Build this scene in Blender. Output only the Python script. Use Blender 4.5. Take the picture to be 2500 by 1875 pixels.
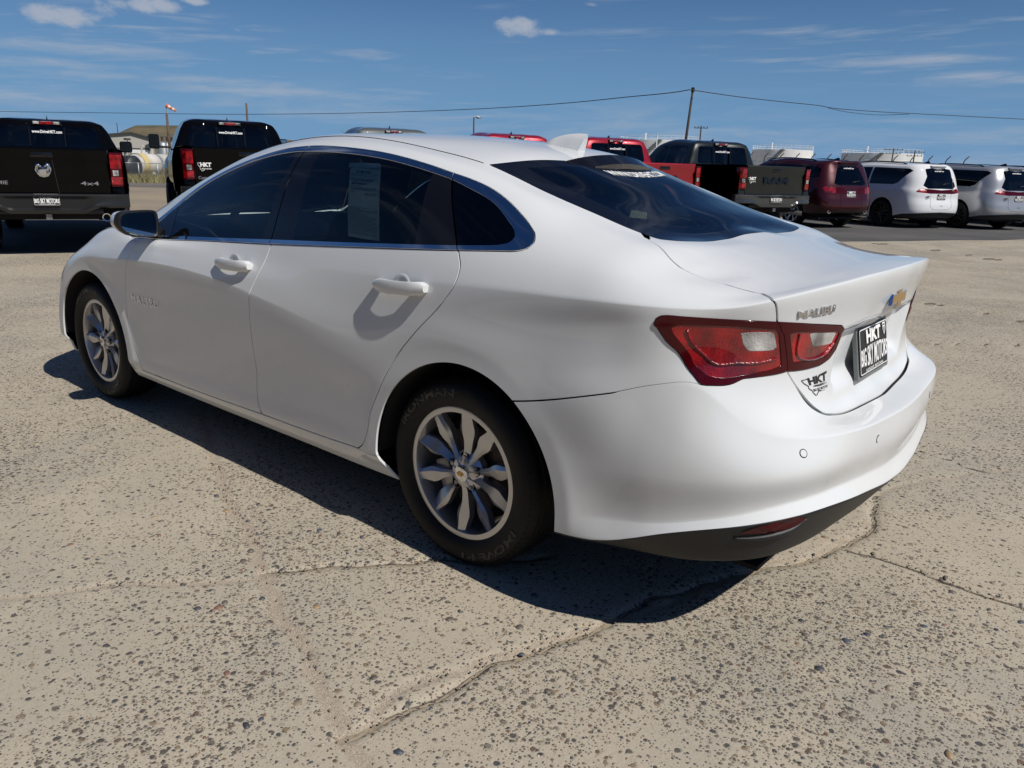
import bpy, math, random
import numpy as np
from mathutils import Matrix, Vector
random.seed(7); RNG = np.random.default_rng(7)
SC = bpy.context.scene
for _o in list(bpy.data.objects): bpy.data.objects.remove(_o)
# ---------------------------------------------------------------- camera
CAM = np.array([-1.69270, 2.63987, 1.35954]); YAW, PITCH, ROLL, FPX = -0.880320, -0.276817, 0.0288463, 1870.167
def cam_axes():
    f = np.array([math.cos(YAW)*math.cos(PITCH), math.sin(YAW)*math.cos(PITCH), math.sin(PITCH)])
    r = np.cross(f, [0, 0, 1]); r /= np.linalg.norm(r); u = np.cross(r, f)
    c, s = math.cos(ROLL), math.sin(ROLL)
    return c*r + s*u, -s*r + c*u, f
_r, _u, _f = cam_axes()
_cd = bpy.data.cameras.new('camera'); _co = bpy.data.objects.new('camera', _cd); SC.collection.objects.link(_co); SC.camera = _co
_co.matrix_world = Matrix(((_r[0], _u[0], -_f[0], CAM[0]), (_r[1], _u[1], -_f[1], CAM[1]), (_r[2], _u[2], -_f[2], CAM[2]), (0, 0, 0, 1)))
_cd.sensor_width = 36; _cd.lens = FPX/2500*36; _cd.clip_start = .05; _cd.clip_end = 6000
# ---------------------------------------------------------------- sun and sky
SUN_DIR = Vector((-.86, .035, 1)).normalized(); SUN_EL = math.asin(SUN_DIR.z)
_sd = bpy.data.lights.new('sun', 'SUN'); _so = bpy.data.objects.new('sun', _sd); SC.collection.objects.link(_so)
_sd.energy = 4.3; _sd.angle = math.radians(.53); _sd.color = (1, .955, .89)
_so.rotation_euler = SUN_DIR.to_track_quat('Z', 'Y').to_euler(); _so.location = (-20, 0, 30)
W = bpy.data.worlds.new('World'); SC.world = W; W.use_nodes = True
def build_sky():
    nt = W.node_tree; N = nt.nodes; L = nt.links; N.clear()
    def n(t, **k):
        x = N.new(t)
        for a, b in k.items(): setattr(x, a, b)
        return x
    def m(op, a, b=None, c=None, clamp=False):
        x = n('ShaderNodeMath', operation=op, use_clamp=clamp)
        for i, v in enumerate((a, b, c)):
            if v is None: continue
            if isinstance(v, (int, float)): x.inputs[i].default_value = v
            else: L.new(v, x.inputs[i])
        return x.outputs[0]
    def ss(v, a, b):
        x = n('ShaderNodeMapRange', interpolation_type='SMOOTHSTEP'); L.new(v, x.inputs[0])
        x.inputs[1].default_value = a; x.inputs[2].default_value = b; return x.outputs[0]
    out = n('ShaderNodeOutputWorld'); bg = n('ShaderNodeBackground'); L.new(bg.outputs[0], out.inputs[0])
    sky = n('ShaderNodeTexSky', sky_type='NISHITA', sun_disc=False)
    sky.sun_elevation = SUN_EL; sky.sun_rotation = math.atan2(SUN_DIR.x, SUN_DIR.y)
    sky.air_density = .85; sky.dust_density = .05; sky.ozone_density = 4.5; sky.altitude = 300
    tc = n('ShaderNodeTexCoord'); sp = n('ShaderNodeSeparateXYZ'); L.new(tc.outputs['Generated'], sp.inputs[0])
    x, y, z = sp.outputs
    az = m('ARCTAN2', y, x); el = m('ARCSINE', z)
    # low streaks of cirrus: noise stretched along the horizon
    def noise(ax, ex, seed, detail=5, rough=.55, tilt=0., dist=0.):
        cb = n('ShaderNodeCombineXYZ'); e2 = m('ADD', el, m('MULTIPLY', az, tilt)) if tilt else el
        L.new(m('MULTIPLY', az, ax), cb.inputs[0]); L.new(m('MULTIPLY', e2, ex), cb.inputs[1]); cb.inputs[2].default_value = seed
        t = n('ShaderNodeTexNoise'); t.inputs['Scale'].default_value = 1; t.inputs['Detail'].default_value = detail; t.inputs['Roughness'].default_value = rough
        t.inputs['Distortion'].default_value = dist
        L.new(cb.outputs[0], t.inputs['Vector']); return t.outputs['Fac']
    streak = m('MULTIPLY', ss(noise(7, 95, 3.3, 6, .6, .035, .3), .50, .72), ss(noise(3.2, 16, 8.1, 2), .42, .60))
    streak = m('MULTIPLY', streak, m('MULTIPLY', ss(el, .02, .07), m('SUBTRACT', 1, m('MULTIPLY', ss(el, .14, .26), .75))))
    low = m('MULTIPLY', ss(noise(5.5, 40, 21.7, 6, .62, .02, .4), .44, .68), m('SUBTRACT', 1, ss(el, .045, .105)))
    def blob(a0, e0, wa, we):          # one cloud at a bearing and height, in degrees
        da = m('DIVIDE', m('SUBTRACT', az, math.radians(a0)), math.radians(wa)); de = m('DIVIDE', m('SUBTRACT', el, math.radians(e0)), math.radians(we))
        return m('SUBTRACT', 1, m('ADD', m('MULTIPLY', da, da), m('MULTIPLY', de, de)), clamp=True)
    puffn = noise(38, 62, 5.2, 7, .62, 0, .2)
    puff = None
    for a0, e0, wa, we, g in ((-21.5, 7.9, 3.2, .95, .95), (-26.8, 9.0, 2.3, .75, 1.), (-24.0, 8.7, 2.0, 1.0, .7), (-29.0, 9.5, 1.4, .5, .9), (-50.1, 9.1, 2.3, .95, 1.05), (-52.3, 8.9, 2.0, .35, .8), (-55.3, 10.6, 1.3, .25, .6), (-32, 8.0, 2, .4, .4), (-20, 10.3, 3, .6, .45)):
        b = m('MULTIPLY', blob(a0, e0, wa, we), g); puff = b if puff is None else m('MAXIMUM', puff, b)
    puff = m('MULTIPLY', ss(m('ADD', m('MULTIPLY', puff, .62), m('MULTIPLY', puffn, .95)), .72, 1.12), ss(puff, 0, .25))
    bands = None
    bn = noise(16, 130, 11.5, 6, .6, .03, .25)
    for a0, e0, wa, we, g in ((-22, 6.25, 9, .75, .8), (-21, 5.2, 7, .5, .75), (-27, 4.75, 14, .62, .8), (-34, 4.35, 13, .55, .85), (-41.5, 4.75, 5.5, .38, .6), (-39.5, 7.0, 4.2, .55, .75), (-34.0, 7.0, 2.5, .3, .6), (-33.0, 8.2, 2.6, .4, .55), (-75.5, 7.0, 7.6, .55, .95), (-79.5, 5.9, 6.5, .75, .85), (-44, 6.1, 8, .8, .4), (-62, 7.4, 5, .5, .4), (-59, 6.0, 4, .4, .35), (-73, 2.7, 9, .7, .6), (-82, 2.6, 8, .9, .65), (-19, 3.3, 10, 1.1, .75)):
        b = m('MULTIPLY', blob(a0, e0, wa, we), g); bands = b if bands is None else m('MAXIMUM', bands, b)
    bands = m('MULTIPLY', ss(m('ADD', m('MULTIPLY', bands, .6), m('MULTIPLY', bn, .8)), .58, 1.15), ss(bands, 0, .3))
    # the same thin cloud overhead (seen in the car's glass)
    cb = n('ShaderNodeCombineXYZ'); zc = m('MAXIMUM', z, .12)
    L.new(m('DIVIDE', x, zc), cb.inputs[0]); L.new(m('MULTIPLY', m('DIVIDE', y, zc), 2.2), cb.inputs[1])
    hn = n('ShaderNodeTexNoise'); hn.inputs['Scale'].default_value = 1.1; hn.inputs['Detail'].default_value = 7; hn.inputs['Roughness'].default_value = .6; hn.inputs['Distortion'].default_value = .5
    L.new(cb.outputs[0], hn.inputs['Vector'])
    high = m('MULTIPLY', ss(hn.outputs['Fac'], .50, .78), m('MULTIPLY', ss(el, .2, .5), .6))
    fac = m('MAXIMUM', m('MAXIMUM', m('MULTIPLY', streak, .42), m('MULTIPLY', low, .34)), m('MAXIMUM', m('MULTIPLY', puff, .82), m('MAXIMUM', m('MULTIPLY', bands, .68), high)))
    hs = n('ShaderNodeHueSaturation'); hs.inputs['Hue'].default_value = .508; hs.inputs['Saturation'].default_value = SKY_SAT; hs.inputs['Value'].default_value = SKY_VAL; L.new(sky.outputs[0], hs.inputs['Color'])
    hz = n('ShaderNodeMix', data_type='RGBA'); L.new(m('SUBTRACT', 1, ss(el, -.03, .30)), hz.inputs[0]); L.new(hs.outputs[0], hz.inputs[6]); hz.inputs[7].default_value = HORIZON_COL
    tn = n('ShaderNodeMix', data_type='RGBA', blend_type='MULTIPLY'); tn.inputs[0].default_value = 1; L.new(hz.outputs[2], tn.inputs[6]); tn.inputs[7].default_value = SKY_TINT
    mx = n('ShaderNodeMix', data_type='RGBA'); L.new(fac, mx.inputs[0]); L.new(tn.outputs[2], mx.inputs[6]); mx.inputs[7].default_value = CLOUD_COL
    L.new(mx.outputs[2], bg.inputs[0]); bg.inputs[1].default_value = SKY_STRENGTH
SKY_SAT, SKY_VAL, SKY_STRENGTH, CLOUD_COL, HORIZON_COL, SKY_TINT = 1.15, 1.0, .06, (6.6, 7.3, 8.6, 1), (3.7, 6.1, 9.6, 1), (.68, .83, .90, 1)
build_sky()
SC.view_settings.view_transform = 'Standard'; SC.view_settings.look = 'None'; SC.view_settings.gamma = 1; SC.view_settings.exposure = 0
try: SC.view_settings.use_curve_mapping = False
except Exception: pass
SC.cycles.max_bounces = 10; SC.cycles.transparent_max_bounces = 16; SC.cycles.glossy_bounces = 5; SC.cycles.transmission_bounces = 6
SC.cycles.caustics_reflective = True
# ---------------------------------------------------------------- small helpers
COL = SC.collection
def tag(o, label=None, cat=None, group=None, kind=None):
    if label: o['label'] = label
    if cat: o['category'] = cat
    if group: o['group'] = group
    if kind: o['kind'] = kind
    return o
def empty(name, loc=(0, 0, 0), rz=0., **k):
    o = bpy.data.objects.new(name, None); COL.objects.link(o); o.location = loc; o.rotation_euler = (0, 0, rz); o.empty_display_size = .2
    return tag(o, **k)
def obj(name, V, F, mat, parent=None, smooth=True, N=None, attr=None, **k):
    me = bpy.data.meshes.new(name); V = np.asarray(V, float)
    F = F.tolist() if isinstance(F, np.ndarray) else [list(f) for f in F]
    me.from_pydata(V.tolist(), [], F)
    if smooth: me.polygons.foreach_set('use_smooth', np.ones(len(me.polygons), bool))
    if attr:
        for an, (ty, val) in attr.items():
            a = me.attributes.new(an, ty, 'POINT')
            a.data.foreach_set('color' if ty == 'FLOAT_COLOR' else 'value', np.asarray(val, np.float32).ravel())
    mats = mat if isinstance(mat, (list, tuple)) else [mat]
    for mm in mats: me.materials.append(mm)
    if N is not None: me.normals_split_custom_set_from_vertices([tuple(a) for a in N])
    me.update()
    o = bpy.data.objects.new(name, me); COL.objects.link(o)
    if parent: o.parent = parent
    return tag(o, **k)
class MB:
    """collects simple shapes into one mesh"""
    def __init__(s): s.V = []; s.F = []; s.M = []
    def add(s, V, F, mi=0):
        b = len(s.V); s.V += [tuple(map(float, v)) for v in V]; s.F += [[i+b for i in f] for f in F]; s.M += [mi]*len(F); return s
    def box(s, a, b, mi=0, bev=0.):
        a, b = np.minimum(a, b), np.maximum(a, b)
        if bev <= 0:
            V = [(x, y, z) for x in (a[0], b[0]) for y in (a[1], b[1]) for z in (a[2], b[2])]
            return s.add(V, [(0, 1, 3, 2), (4, 6, 7, 5), (0, 4, 5, 1), (2, 3, 7, 6), (0, 2, 6, 4), (1, 5, 7, 3)], mi)
        bm = __import__('bmesh').new(); __import__('bmesh').ops.create_cube(bm, size=1)
        import bmesh
        bmesh.ops.scale(bm, vec=(b-a).tolist(), verts=bm.verts); bmesh.ops.translate(bm, vec=((a+b)/2).tolist(), verts=bm.verts)
        bmesh.ops.bevel(bm, geom=bm.edges[:], offset=min(bev, .49*min(b-a)), segments=2, affect='EDGES', profile=.5)
        bm.verts.index_update(); s.add([v.co for v in bm.verts], [[v.index for v in f.verts] for f in bm.faces], mi); bm.free(); return s
    def tube(s, P, r, n=8, mi=0, cap=True):
        P = np.asarray(P, float); r = np.broadcast_to(r, len(P)); V = []; F = []
        up = None
        for i in range(len(P)):
            t = P[min(i+1, len(P)-1)]-P[max(i-1, 0)]; t = t/(np.linalg.norm(t)+1e-12)
            if up is None: up = np.array([0, 0, 1.]) if abs(t[2]) < .9 else np.array([1., 0, 0])
            a = np.cross(t, up); a /= np.linalg.norm(a)+1e-12; b = np.cross(a, t); up = b
            for j in range(n):
                th = 2*math.pi*j/n; V.append(P[i]+r[i]*(math.cos(th)*a+math.sin(th)*b))
        for i in range(len(P)-1):
            for j in range(n): F.append((i*n+j, i*n+(j+1) % n, (i+1)*n+(j+1) % n, (i+1)*n+j))
        if cap: F.append(tuple(range(n))[::-1]); F.append(tuple((len(P)-1)*n+j for j in range(n)))
        return s.add(V, F, mi)
    def lathe(s, prof, axis='y', n=48, c=(0, 0, 0), mi=0, a0=0, a1=2*math.pi):
        """prof: (radius, along) pairs"""
        V = []; F = []; full = abs(a1-a0-2*math.pi) < 1e-6; m = n if full else n+1
        for j in range(m):
            th = a0+(a1-a0)*j/n; ct, st = math.cos(th), math.sin(th)
            for r, h in prof:
                V.append({'y': (c[0]+r*ct, c[1]+h, c[2]+r*st), 'z': (c[0]+r*ct, c[1]+r*st, c[2]+h), 'x': (c[0]+h, c[1]+r*ct, c[2]+r*st)}[axis])
        k = len(prof)
        for j in range(n):
            for i in range(k-1):
                a, b = j*k+i, ((j+1) % m)*k+i
                F.append((a, a+1, b+1, b) if axis != 'y' else (a, b, b+1, a+1))
        return s.add(V, F, mi)
    def prism(s, poly, h0, h1, axis='y', mi=0):
        """extrude a 2-D polygon; axis y: poly is (x, z); axis z: (x, y); axis x: (y, z)"""
        n = len(poly)
        f = {'y': lambda p, h: (p[0], h, p[1]), 'z': lambda p, h: (p[0], p[1], h), 'x': lambda p, h: (h, p[0], p[1])}[axis]
        V = [f(p, h0) for p in poly]+[f(p, h1) for p in poly]
        F = [tuple(range(n)), tuple(range(2*n-1, n-1, -1))]+[(i, i+n, (i+1) % n+n, (i+1) % n) for i in range(n)]
        return s.add(V, F, mi)
    def xf(s, fn, start=0):
        for i in range(start, len(s.V)): s.V[i] = tuple(fn(np.array(s.V[i])))
        return s
    def build(s, name, mat, parent=None, smooth=False, auto=None, **k):
        o = obj(name, s.V if s.V else [(0, 0, 0)], s.F, mat, parent, smooth, **k)
        if any(s.M): o.data.polygons.foreach_set('material_index', s.M)
        if auto is not None:
            o.data.polygons.foreach_set('use_smooth', np.ones(len(o.data.polygons), bool)); o.data.set_sharp_from_angle(angle=math.radians(auto))
        return o
def copy_tree(o, parent=None):
    c = o.copy(); COL.objects.link(c)
    if parent is not None: c.parent = parent
    for ch in list(o.children): copy_tree(ch, c)
    return c
# ---------------------------------------------------------------- materials
def nodes(name):
    m = bpy.data.materials.new(name); m.use_nodes = True; nt = m.node_tree
    return m, nt, nt.nodes['Principled BSDF']
def setp(b, **k):
    for a, v in k.items():
        i = b.inputs[a]
        i.default_value = (*v, 1) if isinstance(v, tuple) and len(v) == 3 and i.type == 'RGBA' else v
def pmat(name, col, rough=.5, metal=0., coat=0., var=.0, vscale=8., bump=0., bscale=200., spec=.5, coatr=.03, rvar=0.):
    m, nt, b = nodes(name)
    setp(b, **{'Base Color': col, 'Roughness': rough, 'Metallic': metal, 'Coat Weight': coat, 'Coat Roughness': coatr, 'Specular IOR Level': spec})
    tc = nt.nodes.new('ShaderNodeTexCoord')
    if var or rvar:
        t = nt.nodes.new('ShaderNodeTexNoise'); t.inputs['Scale'].default_value = vscale; t.inputs['Detail'].default_value = 6; nt.links.new(tc.outputs['Object'], t.inputs['Vector'])
        if var:
            r = nt.nodes.new('ShaderNodeMapRange'); r.inputs[1].default_value = .3; r.inputs[2].default_value = .7; r.inputs[3].default_value = 1-var; r.inputs[4].default_value = 1+var; nt.links.new(t.outputs['Fac'], r.inputs[0])
            x = nt.nodes.new('ShaderNodeVectorMath'); x.operation = 'SCALE'; x.inputs[0].default_value = col; nt.links.new(r.outputs[0], x.inputs['Scale']); nt.links.new(x.outputs[0], b.inputs['Base Color'])
        if rvar:
            r = nt.nodes.new('ShaderNodeMapRange'); r.inputs[1].default_value = .3; r.inputs[2].default_value = .7; r.inputs[3].default_value = max(0, rough-rvar); r.inputs[4].default_value = rough+rvar; nt.links.new(t.outputs['Fac'], r.inputs[0]); nt.links.new(r.outputs[0], b.inputs['Roughness'])
    if bump:
        t = nt.nodes.new('ShaderNodeTexNoise'); t.inputs['Scale'].default_value = bscale; t.inputs['Detail'].default_value = 3; nt.links.new(tc.outputs['Object'], t.inputs['Vector'])
        u = nt.nodes.new('ShaderNodeBump'); u.inputs['Strength'].default_value = 1; u.inputs['Distance'].default_value = bump; nt.links.new(t.outputs['Fac'], u.inputs['Height']); nt.links.new(u.outputs[0], b.inputs['Normal'])
    return m
def glassmat(name, tint, gloss=(1, 1, 1), rough=.0, ior=1.5):
    m = bpy.data.materials.new(name); m.use_nodes = True; nt = m.node_tree; N = nt.nodes; N.clear()
    o = N.new('ShaderNodeOutputMaterial'); mx = N.new('ShaderNodeMixShader'); t = N.new('ShaderNodeBsdfTransparent'); g = N.new('ShaderNodeBsdfGlossy'); f = N.new('ShaderNodeFresnel')
    f.inputs['IOR'].default_value = ior; t.inputs['Color'].default_value = (*tint, 1); g.inputs['Color'].default_value = (*gloss, 1); g.inputs['Roughness'].default_value = rough
    nt.links.new(f.outputs[0], mx.inputs[0]); nt.links.new(t.outputs[0], mx.inputs[1]); nt.links.new(g.outputs[0], mx.inputs[2]); nt.links.new(mx.outputs[0], o.inputs[0])
    return m
def paintmat(name, col, rough=.35, metal=0., dust=.04, cior=1.5):
    """car paint: coloured base under clear coat, a little road dust low down the panels"""
    m, nt, b = nodes(name); L = nt.links
    setp(b, **{'Base Color': col, 'Roughness': rough, 'Metallic': metal, 'Coat Weight': 1., 'Coat Roughness': .012, 'Coat IOR': cior, 'Specular IOR Level': .0 if metal == 0 else .3})
    tc = nt.nodes.new('ShaderNodeTexCoord'); t = nt.nodes.new('ShaderNodeTexNoise'); t.inputs['Scale'].default_value = 2.3; t.inputs['Detail'].default_value = 8; t.inputs['Roughness'].default_value = .62
    L.new(tc.outputs['Object'], t.inputs['Vector'])
    r = nt.nodes.new('ShaderNodeMapRange'); r.inputs[1].default_value = .35; r.inputs[2].default_value = .75; r.inputs[4].default_value = dust; L.new(t.outputs['Fac'], r.inputs[0])
    mx = nt.nodes.new('ShaderNodeMix'); mx.data_type = 'RGBA'; L.new(r.outputs[0], mx.inputs[0]); mx.inputs[6].default_value = (*col, 1); mx.inputs[7].default_value = (.30, .26, .2, 1); L.new(mx.outputs[2], b.inputs['Base Color'])
    # orange peel of the clear coat
    t2 = nt.nodes.new('ShaderNodeTexNoise'); t2.inputs['Scale'].default_value = 160; L.new(tc.outputs['Object'], t2.inputs['Vector'])
    u = nt.nodes.new('ShaderNodeBump'); u.inputs['Strength'].default_value = .05; u.inputs['Distance'].default_value = .0006; L.new(t2.outputs['Fac'], u.inputs['Height']); L.new(u.outputs[0], b.inputs['Coat Normal'])
    return m
MT = {}
MT['black_plastic'] = pmat('black_plastic', (.009, .0095, .011), .5, bump=.0004, bscale=600, var=.12)
MT['gloss_black'] = pmat('gloss_black', (.006, .006, .007), .06)
MT['rubber'] = pmat('tyre_rubber', (.0065, .0065, .007), .6, spec=.3, var=.3, vscale=14, bump=.0005, bscale=300)
MT['raised_rubber'] = pmat('raised_rubber', (.016, .016, .017), .45)
MT['alloy'] = pmat('silver_alloy', (.50, .50, .51), .30, .85, coat=.6, var=.06, vscale=5)
MT['dark_alloy'] = pmat('dark_alloy', (.02, .02, .022), .3, .5)
MT['chrome'] = pmat('chrome', (.72, .73, .76), .06, 1.)
MT['steel'] = pmat('steel', (.30, .29, .28), .4, .9, var=.25, vscale=20)
MT['rust'] = pmat('rusty_disc', (.16, .09, .05), .7, .3, var=.3, vscale=25)
MT['gold'] = pmat('gold_enamel', (.50, .27, .035), .3, .6, coat=.6)
MT['dark'] = pmat('dark_inner', (.006, .006, .007), .9)
MT['cloth'] = pmat('seat_cloth', (.016, .016, .018), .85, bump=.001, bscale=260)
MT['dash'] = pmat('dash_plastic', (.030, .031, .034), .55, bump=.0004, bscale=400)
MT['headliner'] = pmat('headliner', (.30, .30, .29), .9)
MT['white_print'] = pmat('white_print', (.82, .82, .80), .5)
MT['black_print'] = pmat('black_print', (.012, .012, .013), .45)
MT['grey_print'] = pmat('grey_print', (.26, .26, .27), .45, .3)
MT['paper'] = pmat('paper', (.80, .80, .74), .8, var=.04, vscale=30)
MT['glass'] = glassmat('tinted_glass', (.66, .80, .76)); MT['clear_glass'] = glassmat('windshield_glass', (.76, .85, .82))
MT['dark_glass'] = glassmat('dark_tinted_glass', (.30, .37, .36))
MT['privacy'] = glassmat('privacy_glass', (.07, .085, .09))
MT['mirror'] = pmat('mirror_silver', (.62, .74, .72), .01, 1.)
def lens_mat(name, col, rough=.04, trans=.0):
    m, nt, b = nodes(name); L = nt.links
    setp(b, **{'Base Color': col, 'Roughness': .22, 'Coat Weight': 1., 'Coat Roughness': .01})
    tc = nt.nodes.new('ShaderNodeTexCoord'); v = nt.nodes.new('ShaderNodeTexVoronoi'); v.inputs['Scale'].default_value = 150; L.new(tc.outputs['Object'], v.inputs['Vector'])
    n2 = nt.nodes.new('ShaderNodeTexNoise'); n2.inputs['Scale'].default_value = 11; L.new(tc.outputs['Object'], n2.inputs['Vector'])
    r = nt.nodes.new('ShaderNodeMapRange'); r.inputs[1].default_value = .3; r.inputs[2].default_value = .7; r.inputs[3].default_value = .25; r.inputs[4].default_value = 2.0; L.new(n2.outputs['Fac'], r.inputs[0])
    x = nt.nodes.new('ShaderNodeVectorMath'); x.operation = 'SCALE'; x.inputs[0].default_value = col; L.new(r.outputs[0], x.inputs['Scale']); L.new(x.outputs[0], b.inputs['Base Color'])
    u = nt.nodes.new('ShaderNodeBump'); u.inputs['Strength'].default_value = .35; u.inputs['Distance'].default_value = .003; L.new(v.outputs['Distance'], u.inputs['Height']); L.new(u.outputs[0], b.inputs['Normal'])
    return m
MT['red_lens'] = lens_mat('red_lens', (.21, .002, .003))
MT['red_edge'] = pmat('red_lens_edge', (.05, .001, .003), .10, spec=.35)
MT['red_dark'] = pmat('dark_red_divider', (.035, .002, .003), .2, coat=1)
MT['clear_lens'] = lens_mat('clear_lens', (.30, .29, .28))
MT['amber'] = lens_mat('amber_lens', (.5, .16, .01))
# ---------------------------------------------------------------- mesh cutting
class Tri:
    def __init__(s, V, N, C, F): s.V, s.N, s.C, s.F = V, N, C, F
    def compact(s):
        if len(s.F) == 0: return Tri(np.zeros((0, 3)), np.zeros((0, 3)), np.zeros((0, s.C.shape[1])), s.F)
        u, inv = np.unique(s.F, return_inverse=True); return Tri(s.V[u], s.N[u], s.C[u], inv.reshape(-1, 3))
    def mirror(s):
        m = np.array([1, -1, 1]); return Tri(s.V*m, s.N*m, s.C, s.F[:, ::-1])
def join(*T):
    V = np.concatenate([t.V for t in T]); N = np.concatenate([t.N for t in T]); C = np.concatenate([t.C for t in T])
    b = np.cumsum([0]+[len(t.V) for t in T]); return Tri(V, N, C, np.concatenate([t.F+k for t, k in zip(T, b)]))
def split(T, phi):
    """cut a triangle mesh along phi = 0; returns (phi < 0, phi >= 0)"""
    if len(T.F) == 0: return T, T
    s = phi[T.F] < 0; c = s.sum(1)
    inn, out = T.F[c == 3], T.F[c == 0]; mix = T.F[(c == 1) | (c == 2)]
    V, N, C = T.V, T.N, T.C
    if len(mix):
        sm = phi[mix] < 0; lone = np.where((sm.sum(1) == 1)[:, None], sm, ~sm).argmax(1)
        ar = np.arange(len(mix)); a = mix[ar, lone]; b = mix[ar, (lone+1) % 3]; d = mix[ar, (lone+2) % 3]; lin = phi[a] < 0
        E = np.concatenate([np.stack([a, b], 1), np.stack([a, d], 1)]); E.sort(axis=1)
        ue, inv = np.unique(E, axis=0, return_inverse=True); inv = inv.ravel()
        t = phi[ue[:, 0]]/(phi[ue[:, 0]]-phi[ue[:, 1]]); t = np.clip(t, 0, 1)[:, None]
        base = len(V)
        V = np.concatenate([V, V[ue[:, 0]]*(1-t)+V[ue[:, 1]]*t]); nn = N[ue[:, 0]]*(1-t)+N[ue[:, 1]]*t
        N = np.concatenate([N, nn/(np.linalg.norm(nn, axis=1, keepdims=True)+1e-12)]); C = np.concatenate([C, C[ue[:, 0]]*(1-t)+C[ue[:, 1]]*t])
        eb, ed = base+inv[:len(mix)], base+inv[len(mix):]
        one = np.stack([a, eb, ed], 1); two = np.concatenate([np.stack([eb, b, d], 1), np.stack([eb, d, ed], 1)]); l2 = np.concatenate([lin, lin])
        inn = np.concatenate([inn, one[lin], two[~l2]]); out = np.concatenate([out, one[~lin], two[l2]])
    return Tri(V, N, C, inn).compact(), Tri(V, N, C, out).compact()
def sdist(P, poly):
    """signed distance to a closed polygon, negative inside"""
    poly = np.asarray(poly, float); A = poly; B = np.roll(poly, -1, 0); best = np.full(len(P), 1e18); ins = np.zeros(len(P), bool)
    for a, b in zip(A, B):
        d = b-a; l = d@d
        if l < 1e-14: continue
        t = np.clip(((P-a)@d)/l, 0, 1); q = P-(a+t[:, None]*d); best = np.minimum(best, (q*q).sum(1))
        c = (a[1] > P[:, 1]) != (b[1] > P[:, 1])
        if c.any(): ins ^= c & (P[:, 0] < (b[0]-a[0])*(P[:, 1]-a[1])/(b[1]-a[1]+1e-30)+a[0])
    d = np.sqrt(best); return np.where(ins, -d, d)
def pline(P, k=8):
    """smooth curve through points"""
    P = np.asarray(P, float)
    if len(P) < 3: return P
    t = np.concatenate([[0], np.cumsum(np.linalg.norm(np.diff(P, axis=0), axis=1)+1e-9)]); x = np.unique(np.concatenate([np.linspace(a, b, k) for a, b in zip(t[:-1], t[1:])]))
    return np.stack([hermite(t, P[:, i], x) for i in range(P.shape[1])], 1)
def shell(T, d=.010):
    """panel with its edges turned inward by d"""
    F = T.F; E = np.concatenate([F[:, [0, 1]], F[:, [1, 2]], F[:, [2, 0]]]); key = np.sort(E, 1)
    u, inv, cnt = np.unique(key, axis=0, return_inverse=True, return_counts=True); bd = E[cnt[inv.ravel()] == 1]
    if len(bd) == 0: return T
    vs, iv = np.unique(bd, return_inverse=True); iv = iv.reshape(-1, 2); b0 = len(T.V); b1 = b0+len(vs)
    # outward direction in the surface at the edge, for the normals of the turned edge
    mid = np.zeros((len(vs), 3)); e = T.V[bd[:, 1]]-T.V[bd[:, 0]]; nn = (T.N[bd[:, 0]]+T.N[bd[:, 1]])/2; o = np.cross(e, nn)
    np.add.at(mid, iv[:, 0], o); np.add.at(mid, iv[:, 1], o); mid /= np.linalg.norm(mid, axis=1, keepdims=True)+1e-12
    V = np.concatenate([T.V, T.V[vs]-.0012*T.N[vs]+.0008*mid, T.V[vs]-d*T.N[vs]]); nr = T.N[vs]*.5+mid; nr /= np.linalg.norm(nr, axis=1, keepdims=True)+1e-12
    N = np.concatenate([T.N, nr, mid]); C = np.concatenate([T.C, T.C[vs], T.C[vs]])
    a, b = bd[:, 0], bd[:, 1]; a1, b1_ = iv[:, 0]+b0, iv[:, 1]+b0; a2, b2 = iv[:, 0]+b1, iv[:, 1]+b1
    Q = np.concatenate([np.stack([a, b1_, b], 1), np.stack([a, a1, b1_], 1), np.stack([a1, b2, b1_], 1), np.stack([a1, a2, b2], 1)])
    return Tri(V, N, C, np.concatenate([F, Q]))
def tobj(name, T, mat, parent, edge=.010, **k):
    if edge: T = shell(T, edge)
    return obj(name, T.V, T.F, mat, parent, True, T.N, **k)
def vnormals(V, F):
    n = np.cross(V[F[:, 1]]-V[F[:, 0]], V[F[:, 2]]-V[F[:, 0]]); N = np.zeros_like(V)
    for i in range(3): np.add.at(N, F[:, i], n)
    return N/(np.linalg.norm(N, axis=1, keepdims=True)+1e-12)
# ---------------------------------------------------------------- lettering
_TXT = {}
def text_geo(s, bold=.0, res=3):
    """unit-height lettering: vertices in the unit box (u 0..1 across, v 0..1 up), faces, aspect"""
    k = (s, bold)
    if k not in _TXT:
        c = bpy.data.curves.new('lettering', 'FONT'); c.body = s; c.size = 1; c.offset = bold; c.resolution_u = res; c.fill_mode = 'FRONT'
        o = bpy.data.objects.new('lettering', c); COL.objects.link(o); dg = bpy.context.evaluated_depsgraph_get()
        me = bpy.data.meshes.new_from_object(o.evaluated_get(dg)); bpy.data.objects.remove(o)
        V = np.array([v.co for v in me.vertices]); F = [list(p.vertices) for p in me.polygons]; bpy.data.meshes.remove(me); bpy.data.curves.remove(c)
        lo, hi = V.min(0), V.max(0); _TXT[k] = ((V[:, :2]-lo[:2])/(hi[:2]-lo[:2]), F, (hi[0]-lo[0])/(hi[1]-lo[1]))
    return _TXT[k]
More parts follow.
